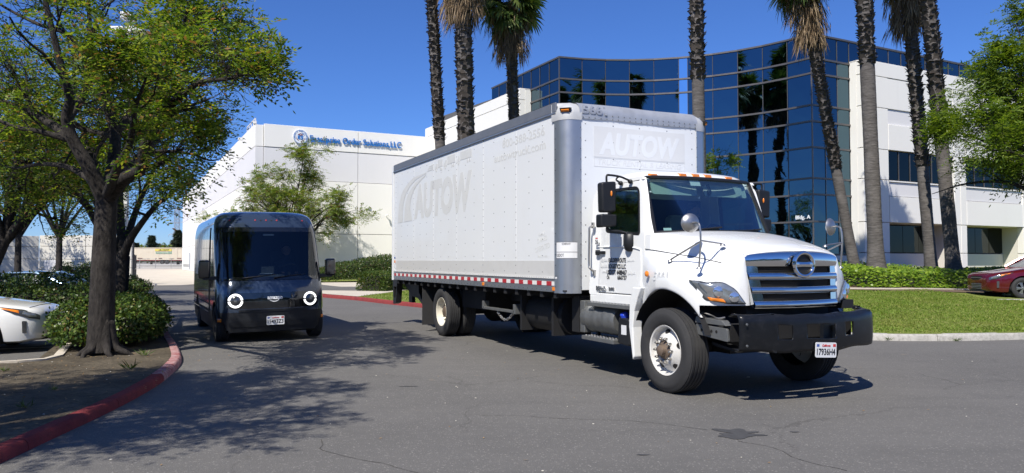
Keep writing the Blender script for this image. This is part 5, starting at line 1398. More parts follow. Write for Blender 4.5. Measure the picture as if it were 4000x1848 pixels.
# ------------------------------------------------------------------ wheels
def wheel(parent, c, out, R, W, style, name='wheel'):
    """c: centre of the tyre, out: unit x direction (+1/-1) of the outer face; returns the tyre (a part)"""
    ax = (out, 0, 0); h = W/2; rr = R*.60
    prof = [(rr, -h*.8), (R*.78, -h), (R*.93, -h*.95), (R*.985, -h*.8)]
    g = 5
    for i in range(g):
        a = -h*.8 + 1.6*h*i/g; b_ = a + 1.6*h/g
        prof += [(R, a + .004), (R, b_ - .014), (R*.975, b_ - .012), (R*.975, b_ - .001)]
    prof += [(R*.985, h*.8), (R*.93, h*.95), (R*.90, h*.965), (R*.895, h*.985), (R*.80, h), (R*.72, h*.97), (rr*1.02, h*.86), (rr, h*.8)]
    b = MB(); b.lathe(prof, c, ax, 48); t = b.build(name, M['rubber'], parent, smooth=50, fix=True)
    c = Vector(c); X = Vector(ax)
    def ring(prof, m, nm, n=40):
        b = MB(); b.lathe(prof, c, ax, n); return b.build(nm, m, t, smooth=40)
    if style == 'front':       # heavy disc wheel, convex hub
        ring([(rr, h*.8), (rr*.985, h*.86), (rr*.93, h*.80), (rr*.90, h*.35), (rr*.86, h*.22), (rr*.80, h*.30), (rr*.62, h*.70), (rr*.52, h*.86), (rr*.40, h*.90), (rr*.38, h*.70)], M['wheel_white'], 'rim')
        ring([(rr*.39, h*.62), (rr*.33, h*.95), (rr*.22, h*1.05), (rr*.2, h*1.35), (rr*.1, h*1.45), (0, h*1.45)], M['rusty'], 'hub')
        for k in range(10):
            a = k*2*PI/10; p = c + X*(h*.82) + Vector((0, math.cos(a), math.sin(a)))*rr*.47
            b = MB(); b.cyl(p, p + X*.04, .021, .018, 6); b.cyl(p + X*.04, p + X*.058, .012, None, 6); b.build('lug_nut', M['steel'], t)
        for k in range(5):
            a = k*2*PI/5 + .35; p = c + X*(h*.41) + Vector((0, math.cos(a), math.sin(a)))*rr*.71
            d = (p - c - X*(h*.41)).normalized(); nrm_ = (X*.8 + d*.42).normalized()
            b = MB(); b.lathe([(0, .022), (rr*.11, .022), (rr*.115, 0)], p, nrm_, 14); b.build('hand_hole', M['well'], t)
    elif style == 'rear':      # deep dished dual
        ring([(rr, h*.8), (rr*.985, h*.86), (rr*.94, h*.80), (rr*.90, h*.1), (rr*.84, -h*.35), (rr*.80, -h*.42), (rr*.55, -h*.30), (rr*.48, -h*.25), (rr*.4, -h*.25)], M['wheel_cream'], 'rim')
        ring([(rr*.41, -h*.26), (rr*.38, h*.3), (rr*.3, h*.42), (0, h*.42)], M['rusty'], 'hub')
        for k in range(10):
            a = k*2*PI/10; p = c + X*(-h*.28) + Vector((0, math.cos(a), math.sin(a)))*rr*.62
            b = MB(); b.cyl(p, p + X*.06, .02, .018, 6); b.build('lug_nut', M['steel'], t)
    elif style == 'plain':
        ring([(rr, h*.8), (rr*.96, h*.78), (rr*.9, h*.4), (rr*.3, h*.55), (0, h*.6)], M['van_clad'], 'rim')
    elif style == 'alloy':
        ring([(rr, h*.8), (rr*.97, h*.86), (rr*.9, h*.6), (rr*.88, h*.1)], M['alloy'], 'rim')
        ring([(rr*.88, h*.1), (0, h*.05)], M['well'], 'brake_shadow')
        for k in range(10):
            a = k//2*2*PI/5 + (.16 if k % 2 else -.16); d = Vector((0, math.cos(a), math.sin(a))); u = X.cross(d)
            b = MB(); p0 = c + X*h*.72 + d*rr*.12; p1 = c + X*h*.66 + d*rr*.93; w0, w1 = .014, .024
            b.add([p0-u*w0, p0+u*w0, p1+u*w1, p1-u*w1, p0-u*w0-X*.03, p0+u*w0-X*.03, p1+u*w1-X*.03, p1-u*w1-X*.03], [(0, 1, 2, 3), (0, 4, 5, 1), (1, 5, 6, 2), (3, 2, 6, 7), (0, 3, 7, 4)])
            b.build('spoke', M['alloy'], t, smooth=0, fix=True)
        ring([(rr*.2, h*.6), (rr*.17, h*.8), (0, h*.8)], M['alloy'], 'hub', 16)
    return t

def plate(parent, o, u, v, num, w=.30, hgt=.15, top='California'):
    """licence plate; o is the centre"""
    u = Vector(u); v = Vector(v); n = u.cross(v); o = Vector(o)
    f = lambda a, c, d: tuple(o + u*a + v*c + n*d)
    b = MB(); b.prism(rpoly([(-w/2, -hgt/2), (w/2, -hgt/2), (w/2, hgt/2), (-w/2, hgt/2)], .02, 3), 0, .006, f)
    p = b.build('licence_plate', M['plate_white'], parent, smooth=0, fix=True)
    text_part(p, num, f(-w*.44, -hgt*.32, .007), u, v, M['ink'], hgt*.43, w*.88, bold=.015, depth=.002)
    text_part(p, top, f(-w*.2, hgt*.23, .007), u, v, M['plate_red'], hgt*.15, w*.4, bold=.02, depth=.002, shear=.3)
    MB().prism([(-w*.45, hgt*.22), (-w*.33, hgt*.22), (-w*.33, hgt*.38), (-w*.45, hgt*.38)], .0065, .008, f).build('sticker', M['plate_blue'], p, smooth=0, fix=True)
    MB().prism([(w*.33, hgt*.22), (w*.46, hgt*.22), (w*.46, hgt*.40), (w*.33, hgt*.40)], .0065, .008, f).build('sticker', M['plate_red'], p, smooth=0, fix=True)
    return p

# ------------------------------------------------------------------ box truck
def make_truck():
    t = thing('box_truck', 'large white box truck with chrome grille and black bumper turning in the driveway', 'truck', (1.81, 11.08, 0), rad(205.8))
    SX, YR = 1.295, -7.92
    # ---------------- cargo body
    b = MB(); b.prism([(-1.285, YR), (1.285, YR), (1.285, -.002), (1.08, .19), (-1.08, .19), (-1.285, -.002)], 1.10, 3.62, lambda u, v, w: (u, v, w))
    b.build('cargo_body', M['box_white'], t, smooth=0)
    seams = [YR, -7.76, -6.43, -5.16, -3.87, -2.61, -1.32, -.0]
    for s in (1, -1):
        for a, c in zip(seams[:-1], seams[1:]):
            b = MB(); b.box(min(s*1.285, s*SX), max(s*1.285, s*SX), a+.003, c-.003, 1.27, 3.635); b.build('side_panel', M['box_white'], t, smooth=0, bevel=.003, seg=1)
        b = MB(); b.box(min(s*SX, s*(SX+.003)), max(s*SX, s*(SX+.003)), -7.74, -.02, 1.285, 1.515); b.build('scuff_band', M['scuff'], t, smooth=0)
        b = MB(); b.box(min(s*1.285, s*1.315), max(s*1.285, s*1.315), YR-.02, -.02, 3.636, 3.775); b.build('top_rail', M['alu_dark'], t, smooth=0, bevel=.008)
        b = MB(); b.box(min(s*1.285, s*1.32), max(s*1.285, s*1.32), YR-.02, -.02, 3.612, 3.634); b.build('rail_lip', M['alu'], t, smooth=0)
        b = MB(); b.box(min(s*1.27, s*1.30), max(s*1.27, s*1.30), YR-.02, -.0, 1.065, 1.268); b.build('base_rail', M['alu'], t, smooth=0, bevel=.005)
        b = MB(); b.box(min(s*1.30, s*1.309), max(s*1.30, s*1.309), YR, -.01, 1.258, 1.284); b.build('rail_lip', M['tape_white'], t, smooth=0)
        b = MB(); b.box(min(s*1.30, s*1.303), max(s*1.30, s*1.303), YR+.05, -.02, 1.158, 1.218); b.build('reflector_tape', M['tape_white'], t, smooth=0)
        red = None
        for k in range(26):
            y = YR + .06 + k*.302
            if red is None:
                b = MB(); b.box(min(s*1.303, s*1.3055), max(s*1.303, s*1.3055), -.075, .075, 1.158, 1.218); red = b.build('red_reflector', M['red_lens'], t, smooth=0); red.location.y = y + .075
            else: inst(red, loc=(0, y + .075, 0))
        for y in (-2.61, -.09):
            b = MB(); b.box(min(s*1.30, s*1.312), max(s*1.30, s*1.312), y-.04, y+.04, 1.085, 1.14); b.build('side_marker', M['amber'], t, smooth=0, bevel=.004)
        # corner post, corner cap with marker lamp
        def arc(r, z, n=9, cx=1.09, cy=-.01):
            return [(s*(cx + r*math.cos(a)), cy + r*math.sin(a), z) for a in np.linspace(0, PI/2, n)]
        b = MB(); zz = [1.055, 1.06, 3.52]; b.sheet([[(s*1.312, -.06, z)] + arc(.212, z) + [(s*1.03, .212, z)] for z in zz]); b.build('corner_post', M['alu'], t, smooth=40, fix=False)
        b = MB(); b.add([(s*1.0, -.06, 1.057)] + [(s*1.3, -.06, 1.057)] + arc(.20, 1.057) , [tuple(range(11))]); b.build('post_foot', M['alu'], t, smooth=0)
        rows = [[(s*1.318, -.13, z)] + arc(r, z) + [(s*1.02, yy, z)] for z, r, yy in ((3.505, .218, .218), (3.60, .220, .220), (3.66, .20, .20), (3.715, .155, .16), (3.755, .095, .10), (3.778, .03, .0), (3.782, 0, -.03))]
        rows[-2][0] = (s*1.29, -.13, 3.778); rows[-1][0] = (s*1.22, -.13, 3.79)
        b = MB(); b.sheet(rows); b.build('corner_cap', M['cap_white'], t, smooth=50)
        p = Vector((s*(1.09 + .2*.72), -.01 + .2*.72, 3.635)); d = Vector((s*.7, .7, 0)); u = Vector((-d.y*s, d.x*s, 0))*s
        b = MB(); b.add([p - u*.075 + Vector((0, 0, -.03)), p + u*.075 + Vector((0, 0, -.03)), p + u*.09 + Vector((0, 0, .035)), p - u*.09 + Vector((0, 0, .035)), p + d*.06 - u*.075 + Vector((0, 0, .03)), p + d*.06 + u*.075 + Vector((0, 0, .03))], [(0, 1, 2, 3), (3, 2, 5, 4), (0, 3, 4), (1, 5, 2), (0, 4, 5, 1)]); b.build('lamp_hood', M['gasket'], t, smooth=0, fix=True)
        b = MB(); q = p + d*.035; b.add([q - u*.06 + Vector((0, 0, -.02)), q + u*.06 + Vector((0, 0, -.02)), q + u*.06 + Vector((0, 0, .018)), q - u*.06 + Vector((0, 0, .018)), q + d*.02 - u*.055, q + d*.02 + u*.055], [(0, 1, 5, 4), (4, 5, 2, 3), (0, 4, 3), (1, 2, 5)]); b.build('marker_lamp', M['amber'], t, smooth=0, fix=True)
        # rear frame post
        b = MB(); b.box(min(s*1.18, s*1.32), max(s*1.18, s*1.32), YR-.10, YR-.02, 1.05, 3.76); b.build('rear_post', M['box_white'], t, smooth=0, bevel=.01)
    # front wall: two panels, aluminium roof curve
    for x0, x1 in ((-1.06, -.002), (.002, 1.06)):
        b = MB(); b.box(x0, x1, .19, .20, 1.10, 3.54); b.build('front_panel', M['box_white'], t, smooth=0, bevel=.003, seg=1)
    b = MB(); pr = [(.203, 3.53), (.215, 3.535), (.215, 3.60)] + [(.03 + .185*math.cos(a), 3.60 + .185*math.sin(a)) for a in np.linspace(.05, PI/2, 10)] + [(-.6, 3.80)]
    xs = np.linspace(-1.05, 1.05, 15); q = random.Random(2)
    b.sheet([[(x, y + (.004*math.sin(x*9) if z < 3.62 else 0), z + .004*math.sin(x*5)) for y, z in pr] for x in xs]); b.build('roof_curve', M['alu_cap'], t, smooth=60, fix=False)
    b = MB(); b.sheet([[(x, y, 3.785 + .03*(1 - (x/1.3)**2)) for x in np.linspace(-1.3, 1.3, 9)] for y in (YR-.05, -.1)]); b.build('roof', M['alu_cap'], t)
    b = MB(); b.box(-1.28, 1.28, YR-.08, YR-.03, 1.1, 3.74); b.build('rear_door', M['box_white'], t, smooth=0)
    # rivets: one joined part
    b = MB()
    def rv(p, n, r=.0105):
        n = Vector(n); u = n.orthogonal().normalized(); w = n.cross(u); p = Vector(p)
        b.add([p + (u*math.cos(k*PI/3) + w*math.sin(k*PI/3))*r for k in range(6)] + [p + n*r*.6], [(k, (k+1) % 6, 6) for k in range(6)])
    for y in seams[1:-1]:
        for z in np.arange(1.32, 3.6, .12): rv((SX + (.003 if z < 1.515 else 0), y-.02, z), (1, 0, 0))
    for a, c in zip(seams[1:-1], seams[2:]):
        for f in (.33, .66):
            for z in np.arange(1.35, 3.6, .24): rv((SX + (.003 if z < 1.515 else 0), lerp(a, c, f), z), (1, 0, 0))
    for y in np.arange(YR+.1, -.03, .075): rv((1.309, y, 1.271), (1, 0, 0), .006)
    for y in np.arange(YR+.1, -.03, .15): rv((1.30, y, 1.10), (1, 0, 0), .012); rv((1.315, y*1.0, 3.66), (1, 0, 0), .006)
    for z in np.arange(1.15, 3.5, .15): rv((1.312, -.03, z), (1, 0, 0)); rv((1.035, .213, z), (0, 1, 0)); rv((-1.035, .213, z), (0, 1, 0))
    for x in (-.95, -.48, 0.02, .48, .95):
        for z in np.arange(1.3, 3.5, .24 if x != .02 else .12): rv((x, .2, z), (0, 1, 0))
    for x in np.arange(-1.0, 1.01, .1): rv((x, .222, 3.55), (0, 1, 0)); rv((x, .219, 3.60), (0, 1, 0))
    b.build('rivets', M['rivet'], t, smooth=0, kind='stuff')
    # ---------------- faded lettering on the side (reads towards the cab)
    Y, Z = (0, 1, 0), (0, 0, 1); GX = SX + .0005
    text_part(t, 'AUTOW', (GX, -6.43, 2.47), Y, Z, M['ghost'], .68, 3.3, bold=.055, shear=.12, depth=.0012)
    fx = lambda u, v, w: (GX + w, u, v)
    def strip(c0, c1, m=M['ghost'], nm='arc_stripe'):
        a = crom(c0, 6); d = crom(c1, 6); b = MB(); b.sheet([[fx(p[0], p[1], .003) for p in a], [fx(p[0], p[1], .003) for p in d]]); b.build(nm, m, t, smooth=0)
    strip([(-7.62, 2.39), (-7.5, 2.85), (-7.18, 3.14), (-6.5, 3.33), (-5.62, 3.37)], [(-7.27, 2.39), (-7.2, 2.80), (-6.95, 3.06), (-6.4, 3.26), (-5.62, 3.35)])
    strip([(-7.14, 2.39), (-7.07, 2.76), (-6.85, 3.0), (-6.36, 3.21), (-5.62, 3.335)], [(-6.55, 2.40), (-6.70, 2.7), (-6.62, 2.92), (-6.28, 3.14), (-5.62, 3.32)])
    def icon(y0, w, h, cabw):
        q = [[(y0+cabw+.03, 3.39), (y0+w, 3.39), (y0+w, 3.39+h), (y0+cabw+.03, 3.39+h)], [(y0, 3.37), (y0+cabw, 3.37), (y0+cabw, 3.37+h*.72), (y0+cabw*.5, 3.37+h*.72), (y0+cabw*.35, 3.37+h*.42), (y0, 3.37+h*.36)]]
        b = MB()
        for p in q: b.prism(p, 0, .003, fx)
        for cy in (y0+cabw*.45, y0+w*.72, y0+w*.86):
            b.prism([(cy+.035*math.cos(a), 3.345+.035*math.sin(a)) for a in np.linspace(0, 2*PI, 12, endpoint=False)], 0, .003, fx)
        b.build('truck_symbol', M['ghost'], t, smooth=0, fix=True)
    b = MB()
    for k in range(3): b.prism([(-5.56+k*.05, 3.38+k*.04), (-5.18, 3.38+k*.04), (-5.18, 3.405+k*.04), (-5.52+k*.05, 3.405+k*.04)], 0, .003, fx)
    b.build('truck_symbol', M['ghost'], t, smooth=0, fix=True)
    icon(-5.08, .43, .15, .14); icon(-4.58, .62, .16, .17); icon(-3.85, .70, .16, .12)
    text_part(t, '800-388-2556', (GX, -1.84, 3.36), Y, Z, M['ghost'], .135, 1.47, bold=.02, depth=.0012)
    text_part(t, 'autowtruck.com', (GX, -2.16, 3.16), Y, Z, M['ghost'], .135, 1.82, bold=.02, depth=.0012)
    for s_, y, z, h, w in (('FAMILY', -.56, 1.865, .055, .21), ('OWNED', -.61, 1.765, .075, .32), ('&', -.47, 1.715, .035, .035), ('OPERATED', -.68, 1.63, .075, .47), ('SINCE 1982', -.60, 1.565, .035, .30)):
        text_part(t, s_, (GX, y, z), (0, .985, .17) if s_ != 'SINCE 1982' else Y, (0, -.17, .985) if s_ != 'SINCE 1982' else Z, M['ghost'], h, w, bold=.01, shear=.15 if len(s_) > 1 else 0, depth=.0012)
    # front panel print (reads towards -x)
    U = (-1, 0, 0); fy = lambda u, v, w: (-u, .2005 + w, v)
    b = MB(); b.prism([(-.81, 3.0), (.81, 3.0), (.81, 3.44), (-.81, 3.44)], 0, .002, fy); b.build('faded_sign_field', M['ghost_faint'], t, smooth=0, fix=True)
    text_part(t, 'AUTOW', (.73, .2027, 3.055), U, Z, M['box_white'], .31, 1.45, bold=.045, shear=.2, depth=.0012)
    b = MB(); b.frame([(-.81, 2.86), (.81, 2.86), (.81, 2.995), (-.81, 2.995)], [(-.80, 2.872), (.80, 2.872), (.80, 2.985), (-.80, 2.985)], 0, .002, fy); b.build('faded_sign_border', M['ghost_faint'], t, smooth=0, fix=True)
    text_part(t, 'TRUCK RENTAL & LEASING', (.74, .2005, 2.89), U, Z, M['ghost_faint'], .085, 1.48, bold=.008, shear=.2, depth=.0012)
    def capmap(a, c, d):
        z = 3.60 + c*.94; ang = min(PI/2, max(0, (z - 3.60)/.185)); return (1.0 - a, .03 + (.194+d)*math.cos(ang), 3.60 + (.194+d)*math.sin(ang))
    text_part(t, '5661', None, U, Z, M['ghost_dark'], .15, .40, bold=.04, depth=.002, fn=capmap)
    # corner placard
    def pm(ang0, ang1, z0, z1, r=.2135): return [[(1.09 + r*math.cos(a), -.01 + r*math.sin(a), z) for a in np.linspace(ang0, ang1, 8)] for z in (z0, z1)]
    b = MB(); b.sheet(pm(-.0, PI/2, 1.545, 1.78)); b.build('company_placard', M['plate_white'], t, smooth=60)
    b = MB(); b.sheet(pm(0, PI/2, 1.632, 1.64, .2145)); b.sheet(pm(0, PI/2, 1.545, 1.552, .2145)); b.sheet(pm(0, PI/2, 1.773, 1.78, .2145)); b.build('placard_lines', M['ink_grey'], t, smooth=60)
    cm = lambda zz, a0: (lambda a, c, d: (1.09 + (.2145+d)*math.cos(a0 + a/.2145), -.01 + (.2145+d)*math.sin(a0 + a/.2145), zz + c))
    text_part(t, 'COMPANY', None, Y, Z, M['ink_grey'], .028, .13, bold=.02, depth=.001, fn=cm(1.738, .5)); text_part(t, 'USDOT', None, Y, Z, M['ink_grey'], .042, .13, bold=.02, depth=.001, fn=cm(1.572, .05))
    # inspection stickers at the tail
    for z0, z1, m in ((1.62, 1.66, 'plate_white'), (1.56, 1.60, 'plate_blue'), (1.46, 1.52, 'amber'), (1.36, 1.44, 'plate_white')):
        b = MB(); b.box(GX, GX+.003, -7.90, -7.80, z0, z1); b.build('sticker', M[m], t, smooth=0)
    # ---------------- chassis
    for s in (-1, 1):
        b = MB(); b.box(s*.43-.05, s*.43+.05, YR, 2.9, .78, 1.05); b.build('frame_rail', M['chassis'], t, smooth=0)
    b = MB()
    for y in np.arange(YR+.2, 0, .42): b.box(-1.27, 1.27, y, y+.09, .98, 1.08)
    b.box(-1.27, 1.27, YR, .15, 1.08, 1.10); b.build('cross_members', M['chassis'], t, smooth=0)
    yr = -4.95
    b = MB(); b.cyl((-.9, yr, .5), (.9, yr, .5), .085); b.ell((0, yr, .5), .26, .26, .26); b.cyl((0, yr, .55), (0, 1.2, .8), .06); b.build('rear_axle', M['chassis'], t)
    for s in (-1, 1):
        for x, st in ((1.09, 'rear'), (.76, 'plain')): wheel(t, (s*x, yr, .485), s, .485, .27, st)
        b = MB(); b.box(min(s*.62, s*1.24), max(s*.62, s*1.24), -6.02, -6.0, .14, 1.05); b.build('mud_flap', M['rubber'], t, smooth=0)
        b = MB(); b.tube(crom([(s*.75, -.35, .70), (s*.75, -1.75, .70)], 2), .29, 20); b.build('fuel_tank', M['chassis'], t)
        for y in (-.5, -1.55):
            b = MB(); b.box(min(s*.45, s*1.10), max(s*.45, s*1.10), y-.03, y+.03, .40, 1.0); b.build('tank_bracket', M['chassis'], t, smooth=0)
        b = MB(); b.box(min(s*.55, s*1.0), max(s*.55, s*1.0), -.1, .1, .5, 1.02); b.build('battery_box', M['chassis'], t, smooth=0)
    b = MB(); b.box(.3, 1.0, -4.3, -3.2, .62, 1.0); b.box(-1.0, -.3, -4.3, -3.0, .6, 1.0); b.box(-.4, .4, -3.0, -.2, .55, .9); b.box(-.5, .5, -.4, 2.6, .45, .85); b.build('underbody', M['chassis'], t, smooth=0)
    # side step hanging on a chain
    b = MB(); b.box(1.06, 1.13, -3.02, -1.75, .655, .70); b.box(1.02, 1.13, -3.06, -2.98, .66, .80); b.box(1.02, 1.13, -1.79, -1.71, .64, .80); b.build('side_step', M['tank_grey'], t, smooth=0, bevel=.006)
    b = MB(); P = [(1.1, -2.45 + .06*i, .64 - .12*math.sin(PI*i/10)) for i in range(11)]
    for i in range(10):
        p0, p1 = Vector(P[i]), Vector(P[i+1]); c = (p0+p1)/2; d = (p1-p0).normalized(); w = Vector((1, 0, 0)) if i % 2 else d.cross(Vector((1, 0, 0))).normalized()
        pts = [c + d*.042*math.cos(a) + w*.022*math.sin(a) for a in np.linspace(0, 2*PI, 9)]; b.tube(pts, .008, 4)
    b.build('chain', M['steel'], t)
    # liftgate folded below the tail
    b = MB(); b.prism([(-8.05, 1.05), (-8.05, .98), (-7.40, .69), (-6.98, .66), (-6.6, .50), (-6.52, .52), (-6.9, .80), (-6.9, 1.05)], -.92, 1.02, lambda u, v, w: (w, u, v)); b.build('liftgate_platform', M['black'], t, smooth=0, fix=True, bevel=.01)
    for s in (-1, 1):
        b = MB(); b.frame([(-8.42, .46), (-8.20, .50), (-8.06, 1.14), (-8.48, 1.14)], [(-8.36, .60), (-8.24, .62), (-8.16, .88), (-8.38, .88)], s*1.02, s*1.16, lambda u, v, w: (w, u, v)); b.build('liftgate_arm', M['black'], t, smooth=0, fix=True, bevel=.008)
        b = MB(); b.box(min(s*.72, s*.80), max(s*.72, s*.80), -8.3, -8.05, .5, 1.1); b.build('liftgate_post', M['black'], t, smooth=0)
    b = MB(); b.box(-1.1, 1.1, -8.3, -8.2, 1.0, 1.1); b.build('liftgate_bar', M['black'], t, smooth=0)

    # ---------------- cab
    W = M['truck_white']
    xs = lambda z: 1.02 if z < 1.85 else 1.02 - .105*((z-1.85)/.75)
    for s in (-1, 1):
        f = lambda u, v, w: (s*(xs(v) - w), u, v)
        outer = rpoly([(.62, 1.09), (1.69, 1.09), (1.69, 1.84), (1.53, 2.53), (.66, 2.53)], [.03, .03, .05, .12, .12], 5)
        inner = rpoly([(.80, 1.89), (1.57, 1.83), (1.595, 1.86), (1.475, 2.46), (.82, 2.47)], [.07, .04, .04, .12, .10], 5)
        b = MB(); b.frame(outer, inner, 0, .045, f); dr = b.build('door', W, t, smooth=30, fix=True, bevel=.006)
        sk = rpoly([(.81, 1.90), (1.56, 1.84), (1.585, 1.87), (1.465, 2.45), (.83, 2.46)], [.07, .04, .04, .12, .10], 5)
        b = MB(); b.frame([(lerp(u, .0, 0), v) for u, v in inner], rpoly([(.835, 1.925), (1.545, 1.865), (1.56, 1.88), (1.45, 2.43), (.85, 2.435)], [.06, .03, .03, .1, .08], 5), -.002, .03, f); b.build('window_seal', M['gasket'], dr, smooth=0, fix=True)
        b = MB(); b.prism(inner, .018, .022, f); b.build('window', M['side_glass'], dr, smooth=0, fix=True)
        b = MB(); b.box(min(s*1.015, s*1.05), max(s*1.015, s*1.05), .60, .82, 1.605, 1.645); b.box(min(s*1.0, s*1.03), max(s*1.0, s*1.03), .57, .66, 1.59, 1.66); b.build('handle', M['black'], dr, smooth=0, bevel=.01)
        b = MB(); b.ell((s*1.016, .74, 1.615), .006, .085, .055, 14, 8); b.build('handle_recess', W, dr)
        # pressed line of the door
        b = MB(); b.tube(crom([(s*1.022, .64, 1.70), (s*1.024, 1.3, 1.69), (s*1.024, 1.57, 1.66), (s*1.022, 1.62, 1.60), (s*1.022, 1.62, 1.2)], 4), .010, 6); b.build('door_crease', W, dr)
        # rear quarter, sill, B pillar
        b = MB(); b.prism(rpoly([(.40, 1.05), (.615, 1.05), (.655, 2.53), (1.53, 2.54), (1.5, 2.58), (.62, 2.60), (.40, 2.44)], [.05, .01, .01, .01, .01, .2, .22], 5), 0, .05, f); b.build('cab_quarter', W, t, smooth=30, fix=True, bevel=.012)
        b = MB(); b.prism([(.42, .955), (1.66, .955), (1.70, 1.08), (.62, 1.08), (.60, 1.05), (.42, 1.05)], .01, .10, lambda u, v, w: (s*(1.03 - w), u, v)); b.build('sill', W, t, smooth=0, fix=True, bevel=.012)
        # A pillar and cowl side
        b = MB(); b.loft([[(s*1.012, 1.70, 1.80), (s*.945, 1.80, 1.80), (s*.93, 1.74, 1.80), (s*.97, 1.66, 1.80)], [(s*1.0, 1.66, 1.95), (s*.935, 1.745, 1.95), (s*.92, 1.69, 1.95), (s*.97, 1.60, 1.95)], [(s*.928, 1.49, 2.54), (s*.868, 1.525, 2.56), (s*.86, 1.46, 2.56), (s*.91, 1.43, 2.54)], [(s*.895, 1.44, 2.575), (s*.85, 1.47, 2.59), (s*.85, 1.41, 2.59), (s*.885, 1.39, 2.575)]]); b.build('windscreen_pillar', W, t, smooth=50, fix=True)
        b = MB(); b.box(min(s*.97, s*1.015), max(s*.97, s*1.015), 1.70, 1.80, 1.08, 1.84); b.build('cowl_side', W, t, smooth=0)
    # cab back wall, floor, bulkhead, dashboard
    b = MB(); b.prism(rpoly([(-1.0, 1.0), (1.0, 1.0), (1.0, 1.85), (.90, 2.5), (-.90, 2.5), (-1.0, 1.85)], [.02, .02, .1, .2, .2, .1], 4), .40, .45, lambda u, v, w: (u, w, v)); b.build('cab_back', W, t, smooth=0, fix=True)
    b = MB(); b.box(-.96, .96, .46, 1.72, .98, 1.04); b.box(-.88, .88, .452, .47, 1.05, 2.40); b.box(-.96, .96, 1.66, 1.72, 1.0, 1.75); b.build('cab_interior', M['interior'], t, smooth=0)
    b = MB(); b.prism(rpoly([(1.30, 1.35), (1.85, 1.35), (1.85, 1.86), (1.62, 1.88), (1.36, 1.80)], .06, 3), -.88, .88, lambda u, v, w: (w, u, v)); b.build('dashboard', M['interior'], t, smooth=30, fix=True)
    b = MB(); pts = [(-.45 + .21*math.cos(a), 1.22 + .05*math.sin(a), 1.83 + .17*math.sin(a)) for a in np.linspace(0, 2*PI, 25)]; b.tube(pts, .016, 6); b.tube([(-.45, 1.22, 1.83), (-.45, 1.5, 1.68)], .03, 6); b.build('steering_wheel', M['black'], t)
    for x0, x1 in ((.10, .80), (-.74, -.22)):
        b = MB(); b.prism(rpoly([(x0, 1.42), (x1, 1.42), (x1, 2.17), (x0, 2.17)], .10, 4), .50, .64, lambda u, v, w: (u, w + (v-1.4)*-.05, v)); b.box(x0, x1, .55, 1.12, 1.28, 1.44); b.build('seat', M['seat'], t, smooth=30, fix=True, bevel=.02)
    for x in (.42, -.42):
        b = MB(); b.prism(rpoly([(x-.36, 2.36), (x+.36, 2.36), (x+.36, 2.52), (x-.36, 2.52)], .03, 3), 1.52, 1.535, lambda u, v, w: (u, w - (v-2.36)*.3, v)); b.build('sun_visor', M['seat'], t, smooth=0, fix=True)
    # roof
    b = MB(); rows = []
    for y, dz, wd in ((.395, -.14, .86), (.42, -.07, .89), (.50, -.015, .905), (.62, .01, .91), (.9, .03, .912), (1.25, .03, .912), (1.45, .01, .905), (1.54, -.03, .88), (1.585, -.07, .85)):
        r = []
        for k in range(17):
            a = -1 + 2*k/16; x = a*wd; e = abs(a)
            z = 2.665 + dz - .03*e*e - .11*max(0, (e - .80)/.20)**2.2 - (.035 if False else 0)
            yy = y if y < 1.2 else y - .13*(e**2.2)*min(1, (y-1.2)/.3)
            r.append((x, yy, z))
        rows.append(r)
    b.sheet(rows); b.build('cab_roof', W, t, smooth=70)
    b = MB(); rows = []
    wsx = lambda y0, e: y0 - .16*e**2.2
    for z, yc, hw in ((2.60, 1.60, .845), (2.565, 1.615, .86)):
        rows.append([(hw*a, yc - .14*abs(a)**2.2, z + (0)) for a in np.linspace(-1, 1, 17)])
    b.sheet(rows); b.build('windscreen_header', W, t)
    for x in (.72, .31, .11, -.09, -.47):
        if True:
            y = 1.555 - .13*(abs(x)/.9)**2.2; zt_ = 2.645 - .03*(x/.9)**2
            b = MB(); b.prism(rpoly([(-.055, 0), (.055, 0), (.045, .042), (-.045, .042)], .008, 2), 0, .075, lambda u, v, w: (x + u, y - .055 + w, zt_ + v - .035 - w*.18)); b.build('roof_marker', M['amber'], t, smooth=0, fix=True)
    # windscreen: gasket and glass, curved in plan
    def ws(u, v):   # u -1..1, v 0..1
        hw = lerp(.925, .855, v); yc = lerp(1.975, 1.615, v); z = lerp(1.875, 2.575, v) - .015*abs(u)**2*(1-v)
        return (hw*u, yc - lerp(.20, .14, v)*abs(u)**2.2, z)
    b = MB(); b.sheet([[ws(u, v) for u in np.linspace(-1, 1, 21)] for v in np.linspace(0, 1, 7)]); b.build('windscreen', M['cab_glass'], t, smooth=180)
    b = MB(); lo = [ws(u, 0) for u in np.linspace(-1, 1, 21)]; up = [ws(u, 1) for u in np.linspace(1, -1, 21)]; rt = [ws(1, v) for v in np.linspace(0, 1, 7)][1:-1]; lf = [ws(-1, v) for v in np.linspace(1, 0, 7)][1:-1]
    loop = lo + rt + up + lf + [lo[0]]
    b.tube([(p[0], p[1]+.008, p[2]) for p in loop], .024, 6); b.build('windscreen_seal', M['gasket'], t)
    for (u0, v0, u1, v1, m) in ((.30, .86, .12, .965, 'plate_white'), (-.55, .74, -.74, .88, 'seat'), (.88, .03, .78, .075, 'plate_white')):
        b = MB(); P = [ws(u0, v0), ws(u1, v0), ws(u1, v1), ws(u0, v1)]; b.quad(*[(p[0], p[1]-.012, p[2]) for p in P]); b.build('window_sticker', M[m], t, smooth=0)
    for x0, x1 in ((.65, .05), (-.1, -.7)):
        b = MB(); p0 = Vector(ws(x0/.9, .02)) + Vector((0, .03, .0)); p1 = Vector(ws(x1/.9, .085)) + Vector((0, .03, 0)); b.tube([p0, (p0+p1)/2 + Vector((0, .02, -.006)), p1], .011, 5); b.build('wiper', M['gasket'], t)
